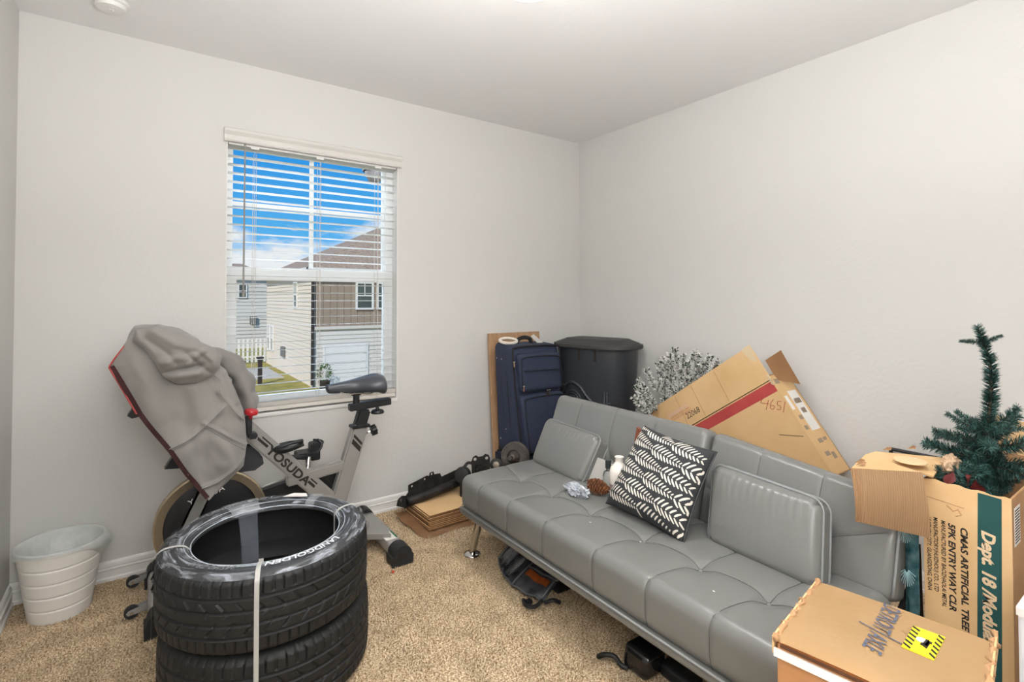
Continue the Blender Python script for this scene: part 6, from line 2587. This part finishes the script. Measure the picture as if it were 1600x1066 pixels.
# ================================================================== SMALL CARTON in the right foreground
sb = thing('parts_carton', 'square cardboard carton with blue logo text and yellow sticker on top, white strap, right foreground', 'box', (-1.58, -2.50, 0.30))
Pfl, Pnl, Pfr = Vector((-1.491, -2.364, 0.63)), Vector((-1.762, -2.406, 0.63)), Vector((-1.410, -2.634, 0.63))
Pnr = Pnl + Pfr - Pfl
e1 = (Pnl - Pfl).normalized()
e2 = (Pfr - Pfl)
e2 = (e2 - e1 * e2.dot(e1)).normalized()
W1, W2 = (Pnl - Pfl).length, (Pfr - Pfl).length
Z_ = Vector((0, 0, 1))
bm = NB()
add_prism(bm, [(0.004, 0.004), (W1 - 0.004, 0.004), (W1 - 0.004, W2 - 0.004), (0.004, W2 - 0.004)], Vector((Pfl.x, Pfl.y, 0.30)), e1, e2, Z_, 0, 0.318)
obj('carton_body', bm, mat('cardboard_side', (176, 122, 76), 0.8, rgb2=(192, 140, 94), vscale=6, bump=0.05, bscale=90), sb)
bm = NB()                                          # top flap, edges slightly rolled
def lid(u, v):
    p = Pfl + e1 * (W1 * u) + e2 * (W2 * v)
    p.z = 0.63 - 0.004 * (2 * u - 1) ** 6 - 0.003 * (2 * v - 1) ** 6 + 0.0015 * noise.noise(Vector((u * 3, v * 3, 0)))
    return p
add_grid(bm, lid, 24, 24)
bmesh.ops.solidify(bm, geom=bm.faces[:], thickness=-0.006)
obj('top_flap', bm, M_card, sb, smooth=True, auto=40)
# crumpled tape at left and right edges
for nm, a, b in (('left', Pfl, Pnl), ('right', Pfr, Pnr)):
    bm = NB()
    P = []
    for i in range(26):
        t = i / 25
        p = a.lerp(b, t)
        P.append(p + Vector((0.003 * math.sin(i * 1.9), 0.004 * math.sin(i * 2.7), -0.004 + 0.003 * math.sin(i * 1.3))))
    add_tube(bm, P, [0.0045 + 0.0018 * math.sin(i * 2.1) for i in range(26)], seg=6)
    obj('crumpled_edge', bm, M_card_d, sb, smooth=True)
    bm = NB()
    s_ = -1 if nm == 'left' else 1
    add_prism(bm, [(0, 0), (W1, 0), (W1, -0.03), (0, -0.035)], a + e2 * (0.001 * s_), e1, Z_, e2 * s_, 0, 0.003)
    obj('edge_tape', bm, M_card, sb)
bm = NB()                                          # dark strip painting the shade in the open joint under the near edge
add_prism(bm, [(0.01, 0), (W2 - 0.01, 0), (W2 - 0.01, 0.006), (0.01, 0.006)], Pnl + Vector((0, 0, -0.0145)) - e1 * 0.001, e2, Z_, e1, 0, 0.002)
obj('joint_shade', bm, mat('joint_shadow', (92, 58, 34), 0.9), sb)
bm = NB()
add_prism(bm, [(-0.001, 0), (W2 + 0.001, 0), (W2 + 0.001, 0.014), (-0.001, 0.014)], Pnl + Vector((0, 0, -0.034)) + e1 * 0.0002, e2, Z_, e1, -0.004, 0.0015)
obj('strap', bm, M_strap, sb)
# logo: blue condensed capitals reading along e1
M_blue = mat('blue_print', (86, 92, 108), 0.7)
tz = Vector((0, 0, 0.632))
lo0 = Vector((-1.483, -2.483, 0.632))
ldir = (Vector((-1.674, -2.512, 0)) - Vector((-1.483, -2.483, 0))).normalized()
lup = Vector((-ldir.y * -1, ldir.x * 1, 0))
if lup.y > 0:
    lup = -lup


def flat_text(s, o, u, v, L, h, m, bold=0.0):
    bm = text_bm(s, 1.0, (0, 0, 0), (1, 0, 0), (0, 1, 0), (0, 0, 1), depth=0, bold=bold)
    xs = [w_.co.x for w_ in bm.verts]
    k = L / (max(xs) - min(xs))
    x0 = min(xs)
    for w_ in bm.verts:
        w_.co = Vector(o) + u * ((w_.co.x - x0) * k) + v * (w_.co.y * h / 0.7)
    return obj('lettering', bm, m, sb)


flat_text('DETROIT', lo0, ldir, lup, 0.105, 0.030, M_blue, 0.012)
flat_text('AXLE', lo0 + ldir * 0.119, ldir, lup, 0.062, 0.030, M_blue, 0.012)
bm = NB()
add_prism(bm, [(0.110, -0.022), (0.1125, -0.022), (0.1125, 0.052), (0.110, 0.052)], lo0, ldir, lup, Z_, -0.0004, 0.0002)
obj('logo_bar', bm, M_blue, sb)
# yellow hazard sticker with bulb drawing
S_ = [Vector((-1.523, -2.543, 0.6315)), Vector((-1.515, -2.588, 0.6315)), Vector((-1.605, -2.596, 0.6315)), Vector((-1.609, -2.551, 0.6315))]
bm = NB()
add_prism(bm, [(p.x, p.y) for p in S_], (0, 0, 0.631), (1, 0, 0), (0, 1, 0), (0, 0, 1), 0, 0.0016)
stk = obj('hazard_sticker', bm, mat('yellow_sticker', (246, 226, 28), 0.4), sb, label='yellow sticker')


def SP(a, b, dz=0.0014):
    return S_[0].lerp(S_[3], a).lerp(S_[1].lerp(S_[2], a), b) + Vector((0, 0, dz))


bm = NB()
for k in range(6):
    a = 0.0 + k * 0.16
    for b0, b1 in ((0.0, 0.26), (0.80, 1.0)):
        q = [SP(a, b0), SP(a + 0.075, b0), SP(min(1, a + 0.175), b1), SP(min(1, a + 0.10), b1)]
        bm.faces.new([bm.verts.new(p) for p in q])
for b in (0.25, 0.75):
    q = [SP(0.0, b - 0.01), SP(1.0, b - 0.01), SP(1.0, b + 0.01), SP(0.0, b + 0.01)]
obj('hazard_stripes', bm, M_ink, stk)
bm = NB()
c_ = SP(0.47, 0.42, 0.0017)
bm.faces.new([bm.verts.new(c_ + Vector((0.0085 * math.cos(t), 0.0075 * math.sin(t), 0))) for t in np.linspace(0, 2 * PI, 18, endpoint=False)])
obj('printed_bulb', bm, M_white, stk)
bm = NB()
for (a, b, w_, h_) in ((0.52, 0.60, 0.010, 0.004), (0.60, 0.64, 0.012, 0.003), (0.45, 0.68, 0.004, 0.004), (0.62, 0.52, 0.006, 0.003), (0.40, 0.60, 0.003, 0.003)):
    p = SP(a, b, 0.0018)
    bm.faces.new([bm.verts.new(p + Vector(q)) for q in ((-w_, -h_, 0), (w_, -h_ * 0.6, 0), (w_ * 0.8, h_, 0), (-w_ * 0.7, h_, 0))])
obj('printed_mark', bm, M_ink, stk)
# plain carton below it, out of frame, that carries it
lc = thing('lower_carton', 'plain cardboard carton on the floor carrying the carton with the yellow sticker', 'box', (-1.58, -2.50, 0.0))
bm = NB()
add_prism(bm, [(0.0, 0.0), (W1, 0.0), (W1, W2), (0.0, W2)], Vector((Pfl.x, Pfl.y, 0.0)), e1, e2, Z_, 0, 0.298)
obj('carton_body', bm, M_card_d, lc)
bm = NB()
add_prism(bm, [(0, W2 / 2 - 0.025), (W1, W2 / 2 - 0.025), (W1, W2 / 2 + 0.025), (0, W2 / 2 + 0.025)], Vector((Pfl.x, Pfl.y, 0.0)), e1, e2, Z_, 0.298, 0.2992)
obj('packing_tape', bm, mat('tan_tape', (222, 200, 164)), lc)

# white box at the right edge of the frame
wx = thing('white_box', 'white box standing at the far right edge of the frame', 'box', (-1.08, -2.70, 0))
bm = NB()
add_box(bm, (-1.20, -2.86, 0), (-0.93, -2.627, 0.585), 0.004)
obj('carton_body', bm, mat('white_card', (226, 226, 228), 0.5, var=0.02), wx)
bm = NB()
add_box(bm, (-1.203, -2.86, 0.575), (-0.93, -2.624, 0.60), 0.004)
obj('lid', bm, M_white, wx)

# ================================================================== CARDBOARD STACK AND CAR PARTS by the wall
cs = None
for i in range(9):
    z = 0.014 + i * 0.0092
    x0, y0_ = -1.475 + 0.002 * (i % 3), -0.13
    if i == 0:
        bm = NB()
        add_prism(bm, [(0, 0), (0.62, 0.0), (0.62, -0.285), (0.0, -0.285)], (x0, y0_, z), (1, 0.02, 0), (-0.02, 1, 0), (0, 0, 1), 0, 0.0060)
        cs = obj('flattened_carton', bm, M_card, None, loc=(x0, y0_, 0))
        tag(cs, 'flattened cardboard sheet in the stack on the carpet by the window wall', 'cardboard', 'flattened cardboard sheets')
        cs.data.materials.append(mat('board_edge', (150, 108, 72), 0.9, rgb2=(120, 82, 52), vscale=200))
        for pl_ in cs.data.polygons:
            if abs(pl_.normal.z) < 0.5:
                pl_.material_index = 1
    else:
        c = cs.copy()
        COL.objects.link(c)
        c.location = (-1.475 + random.uniform(-0.004, 0.004), y0_ + random.uniform(-0.003, 0.003), i * 0.0092)
        if i == 8:
            c['label'] = 'topmost pale cardboard sheet of the stack by the window wall'
            del c['group']
        if i == 3:
            pass
bm = NB()


def torn(u, v):
    x = -1.50 + 0.34 * u
    y = -0.13 - 0.31 * v
    e = (1 - u) ** 2
    return Vector((x - 0.05 * (1 - u) * (1 - 0.6 * v) + 0.006 * math.sin(v * 14) * (1 - u), y - 0.022 * v * (1 + 0.3 * math.sin(u * 9)), 0.0025 + 0.03 * e * (1 - v) ** 1.5 + 0.003 * math.sin(u * 7) ** 2))


add_grid(bm, torn, 26, 20)
bmesh.ops.solidify(bm, geom=bm.faces[:], thickness=-0.003)
tag(obj('torn_cardboard', bm, M_card_d, smooth=True, auto=50), 'torn brown cardboard sheet with a curled corner under the cardboard stack', 'cardboard')

# long pressed-steel bracket
ra_ = thing('steel_bracket', 'long black pressed steel car bracket with mounting holes lying behind the cardboard stack', 'car part', (-1.35, -0.10, 0.09))


def plate_with_holes(poly, holes, o, u, v, n, t0, t1):
    """prism with round holes punched right through (bridged n-gon by boolean-free triangulation)"""
    cu = bpy.data.curves.new('pl', 'CURVE')
    cu.dimensions = '2D'
    cu.fill_mode = 'BOTH'
    cu.extrude = (t1 - t0) / 2
    for ring_ in [poly] + [[(hx + hr_ * math.cos(a), hy + hr_ * math.sin(a)) for a in np.linspace(0, 2 * PI, 14, endpoint=False)] for hx, hy, hr_ in holes]:
        sp_ = cu.splines.new('POLY')
        sp_.points.add(len(ring_) - 1)
        for q, (a, b) in zip(sp_.points, ring_):
            q.co = (a, b, 0, 1)
        sp_.use_cyclic_u = True
    ob = bpy.data.objects.new('pl', cu)
    COL.objects.link(ob)
    me = bpy.data.meshes.new_from_object(ob.evaluated_get(bpy.context.evaluated_depsgraph_get()))
    bpy.data.objects.remove(ob)
    bm = NB()
    bm.from_mesh(me)
    o, u, v, n = Vector(o), Vector(u).normalized(), Vector(v).normalized(), Vector(n).normalized()
    for w_ in bm.verts:
        w_.co = o + u * w_.co.x + v * w_.co.y + n * (w_.co.z + (t0 + t1) / 2)
    return bm


po = Vector((-1.565, -0.205, 0.092))
bm = plate_with_holes([(0.0, 0.008), (0.01, 0.038), (0.035, 0.052), (0.06, 0.045), (0.075, 0.06), (0.078, 0.098), (0.095, 0.100), (0.20, 0.118), (0.215, 0.112), (0.222, 0.128), (0.245, 0.130), (0.25, 0.112), (0.29, 0.108), (0.30, 0.085), (0.42, 0.10), (0.42, 0.0), (0.04, -0.012)],
                      [(0.028, 0.030, 0.009), (0.10, 0.086, 0.006), (0.185, 0.102, 0.006), (0.233, 0.118, 0.006)], po, (1, 0.10, 0.045), (0, 0.12, 1), (0, -1, 0.1), 0, 0.005)
obj('plate', bm, M_iron, ra_)
bm = NB()
add_tube(bm, bez([po + Vector((0.06, -0.012, 0.02)), po + Vector((0.15, -0.02, 0.035)), po + Vector((0.28, -0.015, 0.05)), po + Vector((0.42, 0.01, 0.06))], 5), 0.026, seg=12)
obj('channel', bm, M_iron, ra_, smooth=True)
bm = NB()
add_prism(bm, [(0.05, -0.02), (0.42, 0.02), (0.42, 0.03), (0.05, 0.0)], po, (1, 0.10, 0), (0, 0.1, 1), (0, -1, 0), -0.09, 0.0)
obj('lower_lip', bm, M_iron, ra_)


def strut_col(x, y, z1, par):
    bm = NB()
    add_tube(bm, [(x, y, 0.0), (x, y, z1)], 0.018, seg=10)
    add_lathe(bm, [(0, 0), (0.05, 0), (0.05, 0.012), (0.02, 0.02), (0, 0.02)], (x, y, 0), seg=20)
    return obj('shaft', bm, M_iron, par, smooth=True, auto=40)


# round rubber bushing arm
bu = thing('control_arm', 'black round bushing of a car control arm standing by the wall', 'car part', (-1.19, -0.27, 0))
strut_col(-1.185, -0.275, 0.20, bu)
bm = NB()
add_lathe(bm, [(0.0, -0.03), (0.022, -0.032), (0.026, -0.026), (0.030, -0.030), (0.044, -0.022), (0.047, 0.0), (0.044, 0.022), (0.026, 0.028), (0, 0.028)], (-1.185, -0.275, 0.215), (-0.75, -0.62, 0.15), seg=32)
obj('bushing', bm, M_rub, bu, smooth=True, auto=50)
bm = NB()
add_tube(bm, bez([(-1.17, -0.26, 0.25), (-1.14, -0.26, 0.272), (-1.11, -0.27, 0.262), (-1.10, -0.28, 0.235), (-1.10, -0.29, 0.18)], 5), 0.009, seg=8)
obj('arm', bm, M_iron, bu, smooth=True)
# square bracket with two holes
sbk = thing('caliper_bracket', 'upright black steel car bracket with two round holes at its top', 'car part', (-1.08, -0.33, 0))
strut_col(-1.09, -0.31, 0.20, sbk)
bm = plate_with_holes([(-0.052, -0.05), (-0.055, 0.055), (-0.045, 0.080), (-0.028, 0.090), (-0.012, 0.080), (0.012, 0.082), (0.028, 0.094), (0.048, 0.088), (0.056, 0.070), (0.054, -0.04), (0.03, -0.06)],
                      [(-0.032, 0.068, 0.0095), (0.036, 0.070, 0.0095)], (-1.095, -0.33, 0.238), (0.86, -0.42, 0.02), (0, 0.05, 1), (-0.45, -0.88, 0.05), 0, 0.007)
obj('plate', bm, M_iron, sbk)
bm = NB()
add_lathe(bm, [(0, -0.02), (0.030, -0.02), (0.038, -0.012), (0.040, 0.0), (0.030, 0.03), (0, 0.03)], (-1.105, -0.355, 0.205), (-0.5, -0.8, 0.2), seg=24)
add_box(bm, (-1.13, -0.345, 0.23), (-1.07, -0.315, 0.275), 0.008)
for dx_, dz_ in ((-0.03, 0.02), (0.028, 0.012), (0.0, 0.05), (0.04, 0.045)):
    add_lathe(bm, [(0, 0), (0.008, 0), (0.008, 0.010), (0, 0.011)], (-1.10 + dx_, -0.345, 0.235 + dz_), (-0.45, -0.88, 0.05), seg=6)
obj('caliper', bm, M_iron, sbk, smooth=True, auto=35)
# small hub with cap
hb = thing('wheel_hub', 'small black round wheel hub with a grey cap between the bracket and the brake rotor', 'car part', (-1.0, -0.36, 0))
strut_col(-1.005, -0.355, 0.23, hb)
bm = NB()
add_lathe(bm, [(0, -0.03), (0.030, -0.03), (0.036, -0.02), (0.038, 0.0), (0.036, 0.014), (0.024, 0.020), (0, 0.020)], (-1.005, -0.36, 0.262), (-0.6, -0.75, 0.3), seg=24)
obj('housing', bm, M_iron, hb, smooth=True, auto=40)
bm = NB()
add_lathe(bm, [(0, 0.020), (0.020, 0.020), (0.018, 0.027), (0, 0.030)], (-1.005, -0.36, 0.262), (-0.6, -0.75, 0.3), seg=20)
obj('cap', bm, mat('dull_metal', (120, 112, 98), 0.4, metal=0.7), hb, smooth=True, auto=40)
bm = NB()
add_tube(bm, [(-0.99, -0.36, 0.25), (-0.93, -0.42, 0.28)], 0.018, seg=10)
obj('spindle', bm, M_iron, hb, smooth=True)
# brake rotor with drilled edge
ro = thing('brake_rotor', 'grey drilled brake rotor standing on edge beside the blue suitcase', 'car part', (-0.93, -0.43, 0))
RC, RA = Vector((-0.925, -0.43, 0.312)), Vector((-0.80, -0.56, 0.18)).normalized()
strut_col(-0.895, -0.41, 0.26, ro)
bm = NB()
add_lathe(bm, [(0.040, 0.012), (0.060, 0.010), (0.078, 0.010), (0.082, 0.006), (0.082, -0.004), (0.074, -0.006), (0.074, -0.014), (0.086, -0.016), (0.086, -0.030), (0.080, -0.034), (0.0, -0.034), (0.0, 0.0), (0.036, 0.0)], RC, RA, seg=48)
obj('disc', bm, M_rust, ro, smooth=True, auto=35)
xx, yy, zz_ = frame(RA, (1, 0, 0))
for i in range(24):
    a = 2 * PI * i / 24
    bm = NB()
    p = RC + (xx * math.cos(a) + yy * math.sin(a)) * 0.070 + RA * 0.0102
    add_cyl(bm, p, p + RA * 0.0008, 0.0032, seg=8)
    obj('drilled_hole', bm, M_ink, ro)
bm = NB()
add_lathe(bm, [(0.036, 0.0), (0.034, 0.012), (0.022, 0.03), (0.018, 0.045), (0.012, 0.048), (0.012, 0.085), (0.0, 0.087)], RC, RA, seg=24)
obj('hub', bm, M_rust, ro, smooth=True, auto=40)

# ================================================================== HEADLAMP and bits under the sofa
hl = thing('headlamp_unit', 'used car headlamp with amber strip lying on the carpet under the sofa front', 'car part', (-1.36, -1.15, 0))
M_lens = mat('headlamp_lens', (120, 122, 128), 0.12, metal=0.4, rgb2=(60, 62, 68), vscale=20, coat=0.8)


def lens(u, v):
    # u along the sofa (+y to -y), v across
    y = -0.87 - 0.40 * u
    w_ = 0.04 + 0.115 * math.sin(PI * min(1, u * 0.62 + 0.12))
    x = -1.24 - w_ * (v) * 1.15
    z = 0.012 + 0.085 * math.sin(PI * (0.5 - 0.46 * v)) * (0.75 + 0.25 * u) + 0.004 * math.sin(u * 30) * v
    return Vector((x, y, z))


bm = NB()
add_grid(bm, lens, 44, 18)
bmesh.ops.solidify(bm, geom=bm.faces[:], thickness=-0.006)
obj('lens', bm, M_lens, hl, smooth=True, auto=50)
bm = NB()
add_grid(bm, lambda u, v: lens(0.60 + 0.34 * u, 0.50 + 0.16 * v + 0.05 * u) + Vector((-0.002, 0, 0.003)), 14, 5)
bmesh.ops.solidify(bm, geom=bm.faces[:], thickness=-0.003)
obj('amber_strip', bm, mat('amber_lens', (206, 112, 56), 0.15, rgb2=(160, 80, 38), vscale=30, coat=0.8), hl, smooth=True)
bm = NB()
for u in (0.05, 0.28, 0.56, 0.97):
    add_tube(bm, [lens(u, v) + Vector((-0.001, 0, 0.003)) for v in np.linspace(0.05, 1, 9)], 0.004, seg=6)
add_tube(bm, [lens(u, 0.46) + Vector((-0.001, 0, 0.003)) for u in np.linspace(0.55, 1, 14)], 0.0045, seg=6)
add_tube(bm, [lens(u, 0.98) + Vector((-0.001, 0, 0.002)) for u in np.linspace(0, 1, 30)], 0.004, seg=6)
obj('bezel', bm, mat('bezel_grey', (96, 98, 102), 0.3, metal=0.3), hl, smooth=True)
for (x, y, s) in ((-1.365, -0.98, 0.020), (-1.375, -1.20, 0.016), (-1.43, -1.235, 0.012)):
    bm = NB()
    add_box(bm, (x - s, y - s, 0.012), (x + s, y + s, 0.012 + s * 1.6), 0.004)
    obj('mounting_tab', bm, M_black, hl, smooth=True, auto=40)
bm = NB()
add_tube(bm, bez([(-1.44, -1.21, 0.02), (-1.455, -1.25, 0.022), (-1.43, -1.275, 0.022), (-1.39, -1.27, 0.03)], 5), 0.008, seg=7)
obj('mounting_tab', bm, M_black, hl, smooth=True, auto=40)
bm = NB()
add_tube(bm, bez([(-1.38, -1.275, 0.02), (-1.36, -1.30, 0.035), (-1.33, -1.31, 0.02)], 5), 0.008, seg=7)
obj('mounting_tab', bm, M_black, hl, smooth=True, auto=40)
bm = NB()
add_box(bm, (-1.30, -1.26, 0.004), (-1.12, -0.92, 0.075), 0.02)
obj('housing', bm, M_black, hl, smooth=True, auto=40)

jk = thing('black_tool', 'shiny black hooked plastic part on the carpet under the sofa near the right', 'car part', (-1.34, -1.74, 0))
bm = NB()
add_tube(bm, bez([(-1.418, -1.612, 0.010), (-1.412, -1.640, 0.030), (-1.398, -1.668, 0.034), (-1.388, -1.690, 0.014), (-1.378, -1.71, 0.01)], 6), 0.0085, seg=8)
obj('hook', bm, M_black, jk, smooth=True)
bm = NB()
rcube(bm, (0.05, 0.055, 0.04), 0.022, (8, 8, 8), lambda q: Vector((q.x - 1.325 + 0.2 * q.z, q.y - 1.735, q.z + 0.042)))
obj('body', bm, mat('gloss_black', (24, 25, 27), 0.12, coat=0.6), jk, smooth=True)
bm = NB()
rcube(bm, (0.04, 0.06, 0.022), 0.012, (6, 8, 5), lambda q: Vector((q.x - 1.27, q.y - 1.84, q.z + 0.024)))
obj('lug', bm, M_black, jk, smooth=True)
